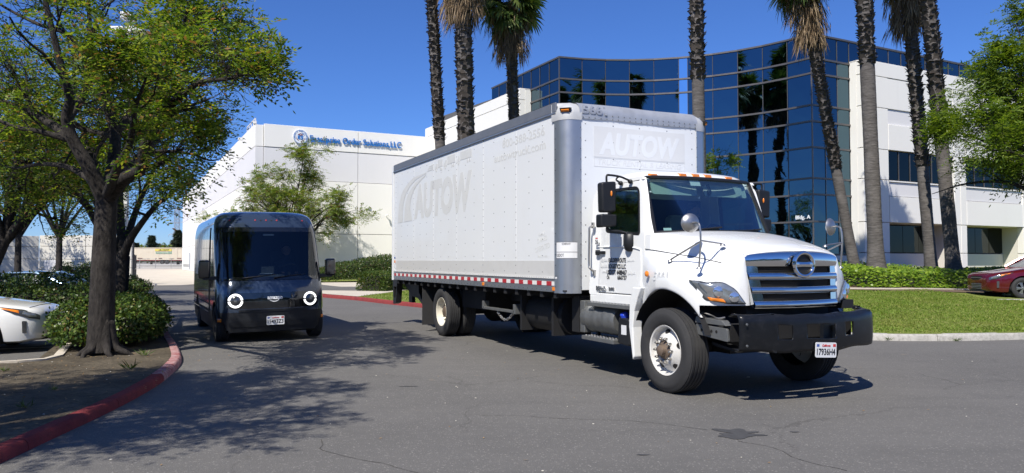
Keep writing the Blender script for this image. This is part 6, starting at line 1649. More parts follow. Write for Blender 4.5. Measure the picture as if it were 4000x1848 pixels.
    b = MB(); b.tube([(-.05, 1.60, 2.5), (-.05, 1.63, 2.44)], .02, 6); b.ell((-.05, 1.63, 2.40), .03, .03, .05, 8, 6); b.build('dash_camera', M['black'], t)

    # ---------------- bonnet and fenders as one white moulding
    ST = [0, .16, .40, .66, .86, 1.0]
    I6 = lambda s_, T: float(np.interp(s_, ST, T))
    SHX = [.975, .955, .90, .82, .745, .69]; SHZ = [1.850, 1.838, 1.79, 1.715, 1.645, 1.580]; CZ = [1.888, 1.875, 1.825, 1.758, 1.695, 1.632]
    BSX = [1.00, .99, .955, .895, .825, .77]; BSZ = [1.66, 1.64, 1.60, 1.555, 1.50, 1.45]
    FX = [1.045, 1.10, 1.15, 1.155, 1.13, 1.09]; FZ = [1.50, 1.47, 1.44, 1.385, 1.30, 1.22]
    front = lambda x: 3.185 - .26*min(abs(x), .66)**2 - .60*max(0, abs(x)-.66)**1.25 - 1.0*max(0, abs(x)-.98)**1.3
    back = lambda x: 1.985 - .21*min(1, abs(x)/.95)**2.2
    NS = 26
    arch_c, arch_r = (2.23, .50), .685
    def zlow(y):
        d = y - arch_c[0]
        if abs(d) < arch_r*.83: return arch_c[1] + math.sqrt(arch_r**2 - d*d)
        return 1.05 if d < 0 else 1.035
    rows = []
    for k in range(NS):
        s_ = k/(NS-1); r = []
        sx_, sz_, cz_, bx_, bz_, fx_, fz_ = (I6(s_, T) for T in (SHX, SHZ, CZ, BSX, BSZ, FX, FZ))
        top = [(sx_*f, cz_ - (cz_-sz_)*f**2.6) for f in (0, .3, .58, .8, .93, 1.0)]
        top += [(lerp(sx_, bx_, .55), lerp(sz_, bz_, .35)), (lerp(sx_, bx_, .9), lerp(sz_, bz_, .8)), (bx_ + .012, bz_ - .012)]
        top += [(lerp(bx_, fx_, .5), lerp(bz_, fz_, .26)), (lerp(bx_, fx_, .85), lerp(bz_, fz_, .62)), (fx_, fz_)]
        for i, (x, z) in enumerate(top):
            b0 = back(x) if i < 6 else lerp(back(x), 1.70, min(1, (i-5)/3))
            r.append((x, lerp(b0, front(x), s_), z))
        x = fx_*1.012; y = lerp(1.70, front(x), s_); zl = zlow(y)
        for f in (.3, .6, .85, 1.0): r.append((x + .006*math.sin(f*PI), y, lerp(fz_ - .02, zl, f)))
        r.append((x - .05, y, zl + .004))
        rows.append(r)
    edge = rows[-1]
    for v in (.10, .35, .65, .90, 1.0):
        r = []
        for i, (x, y, z) in enumerate(edge):
            dn = .10 if i < 5 else 0
            r.append((x - (.075*v*max(0, 1-(i-5)/4) if i >= 5 else 0), y + .016*math.sin(v*PI*.8)*(i >= 5) - dn*min(1, v*6), lerp(z, 1.032, v) if z > 1.032 else z))
        rows.append(r)
    full = [[(-p[0], p[1], p[2]) for p in r[::-1][:-1]] + r for r in rows]
    b = MB(); b.sheet(full); b.build('bonnet', W, t, smooth=60, sub=1)
    for s in (1, -1):
        b = MB(); b.tube([(s*(r[8][0]+.010), r[8][1]+.004, r[8][2]+.012) for r in rows[:NS-3]], .0045, 4); b.build('bonnet_gap', M['joint'], t)
        # headlamp wrapping round the fender corner: u along the face, z up
        def hp(u, z, o=0):
            if u >= 0: x = lerp(1.085, .70, u); return (s*(x + o*.3), front(x) + .022 + o, z)
            return (s*(1.085 + .045*min(1, -u*6) + o), front(1.085) + .022 + u*.95, z)
        ol = rpoly([(-.20, 1.305), (.02, 1.09), (.55, 1.05), (1.0, 1.048), (.72, 1.21), (.42, 1.285)], [.03, .06, .1, .02, .09, .08], 5)
        def fan(sc_, o, m, nm, parent=t, cc=(.40, 1.17)):
            P = [(cc[0] + (u-cc[0])*sc_, cc[1] + (v-cc[1])*sc_) for u, v in ol]
            rings = [[hp(u, v, o-.05) for u, v in P], [hp(u, v, o) for u, v in P], [hp(lerp(u, cc[0], .25), lerp(v, cc[1], .25), o+.010) for u, v in P], [hp(lerp(u, cc[0], .6), lerp(v, cc[1], .6), o+.014) for u, v in P]]
            b = MB(); b.loft(rings, True, False, True); return b.build(nm, m, parent, smooth=60, fix=True)
        hl = fan(1.0, .0, M['lens_dark'], 'headlight'); fan(.90, .008, M['lens'], 'lens', hl)
        for u0, z0, r in ((.66, 1.125, .058), (.28, 1.185, .062)):
            p = Vector(hp(u0, z0, .020)); b = MB(); d = Vector((s*.35, .93, .05)); b.lathe([(r, -.004), (r*.92, .004), (r*.55, .010), (0, .014)], p, d, 20); b.build('reflector', M['lamp_chrome'], hl)
        am = rpoly([(.06, 1.125), (.12, 1.085), (.46, 1.065), (.40, 1.105)], .02, 3); cc2 = (.26, 1.095)
        b = MB(); b.loft([[hp(u, v, .014) for u, v in am], [hp(lerp(u, cc2[0], .3), lerp(v, cc2[1], .3), .026) for u, v in am]], True, False, True); b.build('turn_lamp', M['amber'], hl, smooth=60, fix=True)
        # rear flap of the fender
        b = MB(); pts = [(1.60, 1.19), (1.78, 1.19), (1.70, 1.06), (1.63, .90), (1.60, .70), (1.625, .34), (1.595, .30), (1.52, .70), (1.535, 1.0)]
        b.prism(pts, .02, .16, lambda u, v, w: (s*(1.16 - w), u, v)); b.build('fender_flap', W, t, smooth=0, fix=True, bevel=.012)
        b = MB(); n = 20; aa = np.linspace(PI*.1, PI*.97, n)
        b.sheet([[(s*x, arch_c[0] + (arch_r-.005)*math.cos(a), arch_c[1] + (arch_r-.005)*math.sin(a)) for x in (1.10, .55)] for a in aa]); b.sheet([[(s*.56, arch_c[0] + r*math.cos(a), arch_c[1] + r*math.sin(a)) for r in (.3, .68)] for a in aa]); b.build('wheel_arch_liner', M['chassis'], t)
        wheel(t, (s*1.015, 2.23, .485), s, .485, .29, 'front')
        b = MB(); b.lathe([(.035, 0), (.035, .012), (.02, .022), (0, .024)], (s*1.158, 1.93, 1.36), (s, 0, 0), 14); b.build('side_repeater', M['amber'], t)
    b = MB(); b.cyl((-.8, 2.23, .5), (.8, 2.23, .5), .07); b.build('front_axle', M['chassis'], t)
    b = MB(); b.box(-.62, .62, 2.6, 3.0, .62, 1.5); b.build('radiator', M['chassis'], t, smooth=0)

    # ---------------- grille
    gy = lambda x, z: 3.165 - .24*x*x + (1.6 - z)*.09
    GWt, GWb = .70, .615
    gw = lambda z: lerp(GWb, GWt, (z-1.0)/.57)
    b = MB(); b.sheet([[(gw(z)*a*.98, gy(gw(z)*a, z) - .055, z) for a in np.linspace(-1, 1, 15)] for z in np.linspace(1.0, 1.57, 5)]); gp = b.build('grille', M['well'], t)
    def bar(z0, z1, bulge, nm='grille_bar', x_in=1.0, zt_fn=None):
        rws = []
        for v in np.linspace(0, 1, 9):
            z = lerp(z0, z1, v); o = bulge*math.sin(v*PI)**.6
            rws.append([(gw(z)*a*x_in, gy(gw(z)*a*x_in, z) - .015 + o, z + (zt_fn(a)*v if zt_fn else 0)) for a in np.linspace(-1, 1, 31)])
        b = MB(); b.sheet(rws)
        for e in (0, -1):
            b.sheet([rws[e], [(p[0], p[1]-.05, p[2]) for p in rws[e]]])
        return b.build(nm, M['chrome'], gp, smooth=50)
    bar(1.455, 1.585, .022, 'grille_top', 1, lambda a: .035*(1 - a*a)); bar(1.305, 1.384, .024); bar(1.156, 1.234, .024); bar(.998, 1.082, .024)
    for s in (1, -1):
        rws = [[(s*gw(z)*a, gy(gw(z)*a, z) - .014, z) for i, a in enumerate(np.linspace(.81, 1.0, 5))] for z in np.linspace(1.0, 1.56, 8)]
        b = MB(); b.sheet(rws); b.sheet([[r[0] for r in rws], [(r[0][0], r[0][1]-.05, r[0][2]) for r in rws]]); b.sheet([[r[-1] for r in rws], [(r[-1][0], r[-1][1]-.06, r[-1][2]) for r in rws]]); b.build('grille_side', M['chrome'], gp, smooth=50)
    b = MB()
    for z in np.arange(1.03, 1.46, .022): b.sheet([[(gw(z)*a*.8, gy(gw(z)*a*.8, z) - .047, z + dz) for a in np.linspace(-1, 1, 9)] for dz in (0, .006)])
    b.build('grille_slats', M['well'], gp, smooth=0, kind='stuff')
    # oval emblem with a broken bar
    ey = gy(0, 1.47) + .045
    ring = [(.142*math.cos(a), ey, 1.475 + .128*math.sin(a)) for a in np.linspace(0, 2*PI, 37)]
    b = MB(); b.tube(ring, .022, 8, caps=False); em = b.build('emblem', M['chrome'], gp)
    for s in (1, -1):
        P = [(s*x, .024 + .010*(x/.135)**2) for x in np.linspace(.0, .135, 9)]
        b = MB(); b.sheet([[(x, ey+.006, 1.475 - h) for x, h in P], [(x, ey+.016, 1.475) for x, h in P], [(x, ey+.006, 1.475 + h) for x, h in P]]); b.build('emblem_bar', M['chrome'], em)
    b = MB(); b.lathe([(0, 0), (.135, 0)], (0, ey-.012, 1.475), (0, 1, 0), 24); b.build('emblem_back', M['gasket'], em)

    # ---------------- bumper, with its left end broken off
    byf = lambda x: 3.46 - .17*x*x - 1.5*max(0, abs(x)-.98)**1.25
    def bsheet(xs_, z0f, z1f, nm='bumper'):
        rws = []
        for v in np.linspace(0, 1, 5):
            rws.append([(x, byf(x) + .018*math.sin(v*PI), lerp(z0f(x), z1f(x), v)) for x in xs_])
        return rws
    z0 = lambda x: .545 + .03*min(1, abs(x)) + .01*math.sin(x*9); z1 = lambda x: .935 + .02*abs(x) + .006*math.sin(x*13)
    xs_ = sorted(list(np.linspace(-1.2, 1.0, 45)) + [-.53, -.51, -.37, -.35, -.22, -.20, .22, .24, .39, .41, .58, .60]); vs_ = [0, .08, .2, .34, .36, .5, .74, .76, .84, .92, 1]
    holes = [(-.51, -.37), (-.20, .22), (.41, .58)]
    def bpt(x, v): return (x, byf(x) + .016*math.sin(v*PI)**.7 - .02*(max(0, v-.9)*10), lerp(z0(x), z1(x), v) + (.012*math.exp(-((x+.05)/.07)**2)*(v > .5)))
    bb = MB(); n = len(xs_)
    bb.v += [bpt(x, v) for v in vs_ for x in xs_]
    for j in range(len(vs_)-1):
        for i in range(n-1):
            xm = (xs_[i]+xs_[i+1])/2; vm = (vs_[j]+vs_[j+1])/2
            if any(a < xm < c and .35 < vm < .75 for a, c in holes): continue
            bb.f.append((j*n+i, j*n+i+1, (j+1)*n+i+1, (j+1)*n+i))
    bb.sheet([[bpt(x, 1) for x in xs_], [(x, byf(x)-.09, z1(x)+.006) for x in xs_], [(x, byf(x)-.15, z1(x)-.02) for x in xs_]])
    bb.sheet([[(x, byf(x)-.10, z0(x)+.01) for x in xs_], [bpt(x, 0) for x in xs_]])
    wrap = crom([(-1.2, byf(-1.2)), (-1.243, byf(-1.2)-.10), (-1.25, 2.92)], 4)
    bb.sheet([[(x, y, lerp(z0(1.2), z1(1.2), v)) for x, y in wrap[::-1]] for v in vs_]); bb.sheet([[(x, y, z1(1.2)) for x, y in wrap[::-1]], [(x+.09, y-.03, z1(1.2)+.005) for x, y in wrap[::-1]]])
    bm_ = bb.build('bumper', M['bumper'], t, smooth=40); so = bm_.modifiers.new('thick', 'SOLIDIFY'); so.thickness = .014; so.offset = 1
    for x, z in ((.95, .86), (.95, .64)):
        b = MB(); b.lathe([(.014, 0), (.012, .008), (0, .01)], (x, byf(x)+.042, z), (0, 1, 0), 8); b.build('bolt', M['tank_grey'], bm_)
    # bracket seen where the corner is missing, and the beam behind
    b = MB(); b.box(-.85, .95, 3.0, 3.12, .66, .84); b.build('bumper_beam', M['chassis'], t, smooth=0)
    b = MB(); b.prism(rpoly([(2.62, .82), (3.12, .80), (3.14, .66), (2.66, .70)], .02, 2), .98, 1.01, lambda u, v, w: (w, u, v)); b.prism([(2.64, .90), (3.05, .88), (3.12, .83), (2.62, .83)], .93, 1.02, lambda u, v, w: (w, u, v)); br = b.build('bumper_bracket', M['tank_grey'], t, smooth=0, fix=True, bevel=.004)
    for y in (2.72, 2.80, 2.88, 2.96):
        b = MB(); b.lathe([(0, 0), (.018, 0)], (1.0125, y, .755), (1, 0, 0), 10); b.build('bolt_hole', M['well'], br)
    b = MB(); b.tube(crom([(1.0, 2.6, .93), (1.02, 2.75, .945), (.99, 2.86, .925), (1.0, 2.97, .90), (.97, 3.05, .915)], 4), .008, 5); b.build('loose_wire', M['steel'], t)
    b = MB(); b.prism([(2.70, .62), (3.1, .56), (3.1, .54), (2.70, .58)], .7, .85, lambda u, v, w: (w, u, v)); b.build('splash_shield', M['chassis'], t, smooth=0, fix=True)
    b = MB(); b.box(-.42, -.20, 3.25, 3.30, .66, .86); b.box(-.36, -.33, 3.30, 3.36, .62, .80); b.build('tow_bracket', M['tank_grey'], t, smooth=0)
    b = MB(); b.box(-.98, -.80, 2.85, 3.05, .96, 1.06); b.build('bumper_stay', M['chassis'], t, smooth=0)
    plate(t, (-.02, 3.485, .565), (-.995, .0, -.06), (-.06, 0.0, .995), '17936H4', .31, .16)

    # ---------------- mirrors, handles, tank and steps
    for s in (1, -1):
        f = lambda u, v, w: (s*u, w, v)
        b = MB(); b.prism(rpoly([(1.19, 2.13), (1.40, 2.12), (1.41, 2.50), (1.19, 2.52)], .035, 4), 1.22, 1.34, f); mh = b.build('side_mirror', M['black'], t, smooth=30, fix=True, bevel=.03, seg=3)
        b = MB(); b.prism(rpoly([(1.185, 1.95), (1.425, 1.93), (1.425, 2.10), (1.185, 2.10)], .03, 4), 1.21, 1.345, f); b.build('wide_mirror', M['black'], mh, smooth=30, fix=True, bevel=.03, seg=3)
        b = MB(); b.quad((s*1.21, 1.215, 2.15), (s*1.21, 1.215, 2.48), (s*1.38, 1.215, 2.48), (s*1.38, 1.215, 2.15)); b.build('mirror_glass', M['chrome'], mh, smooth=0)
        b = MB(); b.ell((s*1.27, 1.345, 2.36), .014, .010, .036, 10, 8); b.build('mirror_lamp', M['amber'], mh)
        b = MB(); b.tube(crom([(s*1.30, 1.28, 2.50), (s*1.30, 1.28, 2.585), (s*1.26, 1.28, 2.60), (s*1.10, 1.29, 2.585), (s*.96, 1.30, 2.54)], 4), .014, 8); b.build('mirror_arm', M['black'], t, smooth=60)
        b = MB(); b.tube(crom([(s*1.12, 1.29, 2.588), (s*1.05, 1.12, 2.57), (s*.965, 1.08, 2.535)], 3), .012, 6); b.build('mirror_arm', M['black'], t, smooth=60)
        b = MB(); b.tube(crom([(s*1.3, 1.28, 1.95), (s*1.27, 1.29, 1.90), (s*1.14, 1.33, 1.885), (s*1.05, 1.38, 1.86)], 4), .018, 8); b.build('mirror_arm', M['black'], t, smooth=60)
        for y in (1.08, 1.30):
            b = MB(); b.ell((s*.955, y, 2.53), .03, .04, .03, 10, 6); b.build('arm_mount', M['black'], t, smooth=60)
        b = MB(); b.loft([[(s*(1.022+w*d), 1.385 + u*r, z) for u, w in ((-1, 0), (-.7, .8), (0, 1), (.7, .8), (1, 0))] for z, r, d in ((1.87, .045, .05), (1.84, .075, .08), (1.72, .075, .085), (1.65, .06, .06), (1.63, .03, .02))]); b.build('mirror_base', M['black'], t, smooth=60, fix=True)
        # grab handle
        b = MB(); b.tube(crom([(s*1.01, .50, 1.99), (s*1.07, .50, 1.97), (s*1.075, .50, 1.88), (s*1.075, .49, 1.48), (s*1.07, .51, 1.41), (s*1.01, .53, 1.36)], 4), .015, 8)
        for y, z in ((.50, 2.0), (.53, 1.35)): b.box(min(s*1.0, s*1.03), max(s*1.0, s*1.03), y-.02, y+.02, z-.04, z+.04)
        b.build('grab_handle', M['steel'], t)
        # bonnet mirror on a tripod
        bx, by, bz = s*1.09, 2.78, 1.435
        hd = Vector((s*1.09, 2.64, 1.935))
        b = MB(); pole = crom([(bx, by, bz), (bx, by+.03, 1.72), (bx, by+.02, 1.88), (bx, by-.02, 1.93), (hd.x, hd.y+.02, hd.z)], 4); b.tube(pole, .011, 7)
        b.tube([(bx, by+.03, 1.725), (s*1.09, 2.28, 1.525)], .010, 6); b.tube([(bx, by+.03, 1.735), (s*.79, 2.82, 1.70)], .010, 6)
        for p in ((bx, by, bz-.01), (s*1.09, 2.28, 1.505), (s*.79, 2.82, 1.68)): b.lathe([(.0, .025), (.022, .02), (.034, 0)], p, (0, 0, 1), 12)
        hm = b.build('hood_mirror', M['steel'], t)
        b = MB(); ax = Vector((s*.25, 1, .05)).normalized(); b.lathe([(0, .045), (.05, .040), (.092, .022), (.108, 0), (.106, -.012), (0, -.012)], hd, ax, 24); b.build('mirror_bowl', M['steel'], hm)
    # passenger side: exhaust canister, tread plates, fluid tank
    b = MB(); P = []; R = []
    for i in range(23):
        y = .24 + i*.038; P.append((.90, y, .735)); R.append(.195 + (.010 if i in (4, 5, 10, 11, 16, 17) else 0) - (.02 if i in (0, 22) else 0))
    b.tube(P, R, 24); b.build('exhaust_canister', M['tank_grey'], t, smooth=30)
    b = MB(); b.box(.60, 1.06, .22, .34, .52, .96); b.build('canister_bracket', M['tank_grey'], t, smooth=0, bevel=.01)
    def tread(y0, y1, z, x0=.84, x1=1.12):
        b = MB(); b.box(x0, x1, y0, y1, z-.05, z); o = b.build('step', M['tank_grey'], t, smooth=0, bevel=.005)
        b = MB()
        for y in np.arange(y0+.04, y1-.02, .075):
            for x in (x0+.05, (x0+x1)/2, x1-.05): b.lathe([(.018, 0), (.012, .012), (.008, .008)], (x, y, z), (0, 0, 1), 7)
        b.build('tread_studs', M['steel'], o, smooth=0, kind='stuff')
    tread(.50, 1.52, .955); tread(.36, 1.14, .49)
    b = MB(); b.box(.9, .94, .45, .50, .44, .9); b.box(.9, .94, 1.02, 1.07, .44, .9); b.build('step_hanger', M['chassis'], t, smooth=0)
    b = MB(); b.prism(rpoly([(1.17, .46), (1.44, .44), (1.44, .78), (1.20, .80)], .04, 4), .80, 1.08, lambda u, v, w: (w, u, v)); df = b.build('fluid_tank', M['black'], t, smooth=30, fix=True, bevel=.02)
    b = MB(); b.lathe([(0, .07), (.045, .065), (.055, .05), (.055, .0), (.04, -.01)], (1.02, 1.27, .79), (.35, 0, .9), 10); b.build('cap', M['blue_cap'], df, smooth=30)
    b = MB(); b.box(1.08, 1.083, 1.27, 1.38, .58, .70); b.build('label', M['plate_white'], df, smooth=0)
    b = MB(); b.box(-1.05, -.75, .4, 1.4, .5, .95); b.build('battery_cover', M['chassis'], t, smooth=0)
    # door lettering
    DX = 1.0225
    for s_, y, z, h, w in (('GOLDEN ROUTE', .89, 1.495, .058, .40), ('LOGISTICS LLC', .89, 1.415, .058, .40), ('USDOT 4488467', .85, 1.335, .062, .46), ('CA', .85, 1.275, .050, .065), ('666737', 1.10, 1.272, .055, .21)):
        text_part(t, s_, (DX, y, z), Y, Z, M['ink'], h, w, bold=.018, depth=.002)
    for y, z, w, h in ((.70, 1.50, .17, .05), (.70, 1.42, .17, .06), (1.31, 1.50, .17, .04), (.74, 1.35, .1, .04), (1.33, 1.335, .17, .05)):
        b = MB()
        q = random.Random(int(y*100+z*10))
        for k in range(6): a = y + k*w/6; b.box(DX-.001, DX+.001, a, a+w/6*.7, z + q.uniform(0, .01), z+h*q.uniform(.5, 1))
        b.build('ghost_print', M['ghost_faint'], t, smooth=0)
    text_part(t, 'HINO', (DX, .60, 1.115), Y, Z, M['chrome'], .06, .24, bold=.05, depth=.012); text_part(t, '268', (DX, .90, 1.13), Y, Z, M['steel'], .036, .13, bold=.05, depth=.008)
    b = MB(); b.box(DX-.001, DX+.001, .56, .645, 1.735, 1.835); b.build('sticker', M['plate_white'], t, smooth=0)
    text_part(t, '26', (DX+.001, .568, 1.745), Y, Z, M['ink'], .052, .068, bold=.03, depth=.001)
    b = MB(); b.box(DX, DX+.0015, .575, .63, 1.81, 1.826); b.build('sticker', M['plate_red'], t, smooth=0)
    text_part(t, '5661', (1.1685, 2.06, 1.29), Y, Z, M['ghost_faint'], .10, .28, bold=.03, depth=.001)
    return t
make_truck()

# ------------------------------------------------------------------ delivery van
def make_van():
    t = thing('delivery_van', 'dark navy delivery van with lit white ring headlamps driving along the kerb', 'van', (-4.43, 13.90, 0), rad(207.5))
    t.rotation_euler = (0, rad(.9), rad(207.5))
    YR = -5.35
    Zk = [.20, .40, .58, .80, .98, 1.10, 1.18, 1.5, 1.9, 2.10, 2.2, 2.30, 2.38, 2.44, 2.475, 2.49]
    YF = [-.07, -.02, .0, -.005, -.03, -.075, -.135, -.265, -.43, -.515, -.555, -.61, -.68, -.78, -.92, -1.12]
    HWk = [.95, .975, .985, .985, .985, .98, .98, .975, .965, .955, .945, .925, .89, .835, .76, .64]
    RF = [.26, .28, .31, .33, .34, .35, .35, .33, .32, .33, .35, .37, .40, .42, .42, .40]
    YB = [0, 0, 0, 0, 0, 0, 0, 0, 0, .02, .05, .09, .15, .24, .36, .5]
    I = lambda z, T: float(np.interp(z, Zk, T))
    BOW = .13
    def fy(x, z):
        hw, rf, yf = I(z, HWk), I(z, RF), I(z, YF); a = hw - rf; e = min(abs(x), a)
        y = yf - BOW*(e/hw)**2
        if abs(x) > a: q = min(abs(x)-a, rf); y -= rf - math.sqrt(max(0, rf*rf - q*q)) + BOW*.6*(q/hw)
        return y
    def ring(z):
        hw, rf, yr = I(z, HWk), I(z, RF), YR + I(z, YB); rr = .14; r = []
        ye = fy(hw - rf, z) - rf
        for k in range(46): r.append((hw, lerp(yr + rr, ye - .02, k/45), z))
        for k in range(1, 9):
            a = PI/2*k/8; x = hw - rf + rf*math.cos(a); r.append((x, fy(x, z), z))
        for k in range(1, 12):
            x = (hw-rf)*(1 - 2*k/12); r.append((x, fy(x, z), z))
        for k in range(0, 8):
            a = PI/2*(1 - k/8); x = -(hw - rf + rf*math.cos(a)); r.append((x, fy(x, z), z))
        for k in range(46): r.append((-hw, lerp(ye - .02, yr + rr, k/45), z))
        for k in range(1, 7):
            a = PI/2*k/6; r.append((-(hw-rr+rr*math.cos(a)), yr + rr - rr*math.sin(a), z))
        for k in range(7):
            a = PI/2*(1-k/6); r.append(((hw-rr+rr*math.cos(a)), yr + rr - rr*math.sin(a), z))
        return r
    WY = (-.62, -4.2); WR = .43
    def lift(r):
        out = []
        for x, y, z in r:
            for wy in WY:
                d = abs(y - wy)
                if d < WR and abs(x) > .5: z = max(z, .34 + math.sqrt(WR*WR - d*d))
            out.append((x, y, z))
        return out
    low = [.20, .24, .30, .36, .42, .48, .53, .57]
    b = MB(); b.loft([lift(ring(z)) for z in low], True, False, False); b.build('lower_cladding', M['van_clad'], t, smooth=40)
    zs = [.57, .62, .68, .74, .80, .90, .98, 1.05, 1.12, 1.18, 1.3, 1.5, 1.7, 1.9, 2.03, 2.10, 2.16, 2.22, 2.28, 2.33, 2.38, 2.42, 2.45, 2.47, 2.485, 2.49]
    b = MB(); b.loft([lift(ring(z)) for z in zs], True, False, True)
    def hole(f):
        return all(1.17 < b.v[i][2] < 2.11 and b.v[i][1] > -.95 and abs(b.v[i][0]) < I(b.v[i][2], HWk) - .07 for i in f)
    b.f = [f for f in b.f if len(f) > 4 or not hole(f)]
    b.build('body', M['van_paint'], t, smooth=50)
    b = MB(); b.box(-.80, .80, YR+.1, -.3, .16, .60); b.build('underbody', M['well'], t, smooth=0)
    def skin(x0, x1, z0, z1, o, m, nm, nx=15, nz=8, fx=None, r=.06):
        """sheet hugging the nose between x0..x1, z0..z1"""
        rows = []
        for v in np.linspace(0, 1, nz):
            z = lerp(z0, z1, v); inset = 0
            if r:
                e = min(z - z0, z1 - z); inset = r - math.sqrt(max(0, r*r - max(0, r - e)**2)) if e < r else 0
            a, c = (x0, x1) if not fx else fx(z)
            a, c = a + inset*(1 if a < c else -1), c - inset*(1 if a < c else -1)
            rows.append([(x, fy(x, z) + o, z) for x in np.linspace(a, c, nx)])
        b = MB(); b.sheet(rows[::-1] if x0 < x1 else rows); return b.build(nm, m, t, smooth=60)
    wf = lambda z: (-(I(z, HWk) - .055), I(z, HWk) - .055)
    skin(-.9, .9, 1.175, 2.135, .008, M['van_screen'], 'windscreen', 31, 20, wf, .05)
    wf2 = lambda z: (-(I(z, HWk) - .03), I(z, HWk) - .03)
    b = MB()
    for sg in (1, -1):
        rows = [[(sg*(I(z, HWk) - m), fy(I(z, HWk) - m, z) + .011, z) for m in (.025, .05, .075, .10, .125)] for z in np.linspace(1.15, 2.16, 18)]
        b.sheet(rows if sg < 0 else [r[::-1] for r in rows])
    for za, zb in ((1.15, 1.215), (2.075, 2.16)):
        b.sheet([[(x, fy(x, z) + .0095, z) for x in np.linspace(-(I(z, HWk) - .03), I(z, HWk) - .03, 31)] for z in np.linspace(za, zb, 4)])
    b.build('windscreen_surround', M['gloss_black'], t, smooth=60)
    b = MB(); b.box(-.86, .86, -.80, -.30, .95, 1.16); b.box(-.30, .18, -.72, -.5, 1.16, 1.24); b.build('dashboard', M['dash'], t, smooth=0, bevel=.04)
    b = MB(); b.box(-.93, .93, -2.3, -2.25, .6, 2.3); b.build('bulkhead', M['van_clad'], t, smooth=0)
    b = MB(); P = [(-.45 + .19*math.cos(a), -.93 + .10*math.sin(a), 1.28 + .16*math.sin(a)) for a in np.linspace(0, 2*PI, 25)]; b.tube(P, .016, 6); b.tube([(-.45, -.93, 1.28), (-.45, -.75, 1.12)], .03, 6); b.build('steering_wheel', M['gasket'], t)
    b = MB(); b.box(-.70, -.20, -1.75, -1.20, .75, .95); b.box(-.70, -.20, -1.85, -1.70, .9, 1.75); b.build('seat', M['van_clad'], t, smooth=0, bevel=.05)
    for (x, y, w, h, r) in ((.30, -.45, .22, .15, .3), (-.02, -.42, .16, .12, -.4), (.05, -.62, .24, .10, .1), (-.62, -.42, .10, .07, .5)):
        b = MB(); M_ = Matrix.Translation((x, y, 1.175 + (.08 if y < -.6 else 0))) @ Matrix.Rotation(r, 4, 'Z') @ Matrix.Rotation(.25, 4, 'X'); b.box(-w/2, w/2, -h/2, h/2, -.004, .004, M_); b.build('papers', M['plate_white'], t, smooth=0)
    b = MB(); b.box(-.12, .12, -.72, -.70, 1.25, 1.40); b.build('tablet', M['lens_dark'], t, smooth=0)
    b = MB(); b.box(-.10, .10, -.62, -.56, 2.0, 2.03); b.build('cabin_light', M['plate_white'], t, smooth=0)
    skin(-.83, .83, .635, .925, .006, M['gloss_black'], 'nose_panel', 31, 10, None, .09)
    skin(-.62, .62, .575, .615, .008, M['gasket'], 'cooling_grille', 25, 3, None, 0)
    b = MB()
    for k in range(60):
        x = -.60 + k*.02; b.box(x, x+.008, fy(x, .595)+.006, fy(x, .595)+.014, .578, .612)
    b.build('grille_mesh', M['van_clad'], t, smooth=0, kind='stuff')
    skin(-.80, .80, .30, .50, .012, M['van_clad'], 'bumper_pad', 25, 8, None, .07)
    for s in (1, -1):
        c = Vector((s*.675, 0, .785)); 
        def cp(r, a, o): x = c.x + r*math.cos(a); z = c.z + r*math.sin(a); return (x, fy(x, z) + o, z)
        b = MB(); b.loft([[cp(r, a, .014) for a in np.linspace(0, 2*PI, 32, endpoint=False)] for r in (.142, .004)], True, False, True); hl = b.build('headlight', M['gloss_black'], t, smooth=60, fix=True)
        for a0, a1 in ((.10, PI-.10), (PI+.10, 2*PI-.10)):
            b = MB(); aa = np.linspace(a0, a1, 22)
            b.sheet([[cp(r, a, o) for a in aa] for r, o in ((.130, .016), (.127, .024), (.095, .026), (.092, .018))]); b.build('lamp_ring', M['lamp_lit'], hl, smooth=60)
        b = MB(); b.loft([[cp(r, a, o) for a in np.linspace(0, 2*PI, 24, endpoint=False)] for r, o in ((.088, .018), (.07, .03), (.03, .038))], True, False, True); b.build('lens', M['lens_dark'], hl, smooth=60, fix=True)
        b = MB(); b.box(c.x-.03, c.x+.03, fy(c.x, .785)+.03, fy(c.x, .785)+.04, .765, .80); b.build('beam_lens', M['lens'], hl, smooth=0)
        # side repeater at the bumper corner
        x = s*.93; z = .43; y = fy(x, z); b = MB(); d = Vector((s*.8, .6, 0)); u = Vector((-d.y, d.x, 0))
        p = Vector((x, y, z)); b.add([p + d*.01 - u*.05 + Vector((0, 0, -.03)), p + d*.01 + u*.05 + Vector((0, 0, -.03)), p + d*.01 + u*.05 + Vector((0, 0, .03)), p + d*.01 - u*.05 + Vector((0, 0, .03)), p + d*.022], [(0, 1, 4), (1, 2, 4), (2, 3, 4), (3, 0, 4)]); b.build('side_repeater', M['amber'], t, smooth=0, fix=True)
        # mirror on a lower arm
        mx, my = s*1.17, -.50
        b = MB(); b.prism(rpoly([(-.10, 1.20), (.10, 1.20), (.10, 1.54), (-.10, 1.54)], .045, 4), -.06, .06, lambda u, v, w: (mx + u, my + w, v)); mr = b.build('side_mirror', M['gloss_black'], t, smooth=30, fix=True, bevel=.03, seg=3)
        b = MB(); b.prism(rpoly([(0, 0), (.30, 0), (.30, .055), (.02, .065)], .02, 3), -.045, .045, lambda u, v, w: (s*(.90 + u), my + w, 1.175 + v)); b.build('mirror_arm', M['van_clad'], mr, smooth=30, fix=True, bevel=.01)
        b = MB(); b.quad((mx-.08, my-.062, 1.23), (mx-.08, my-.062, 1.51), (mx+.08, my-.062, 1.51), (mx+.08, my-.062, 1.23)); b.build('mirror_glass', M['chrome'], mr, smooth=0)
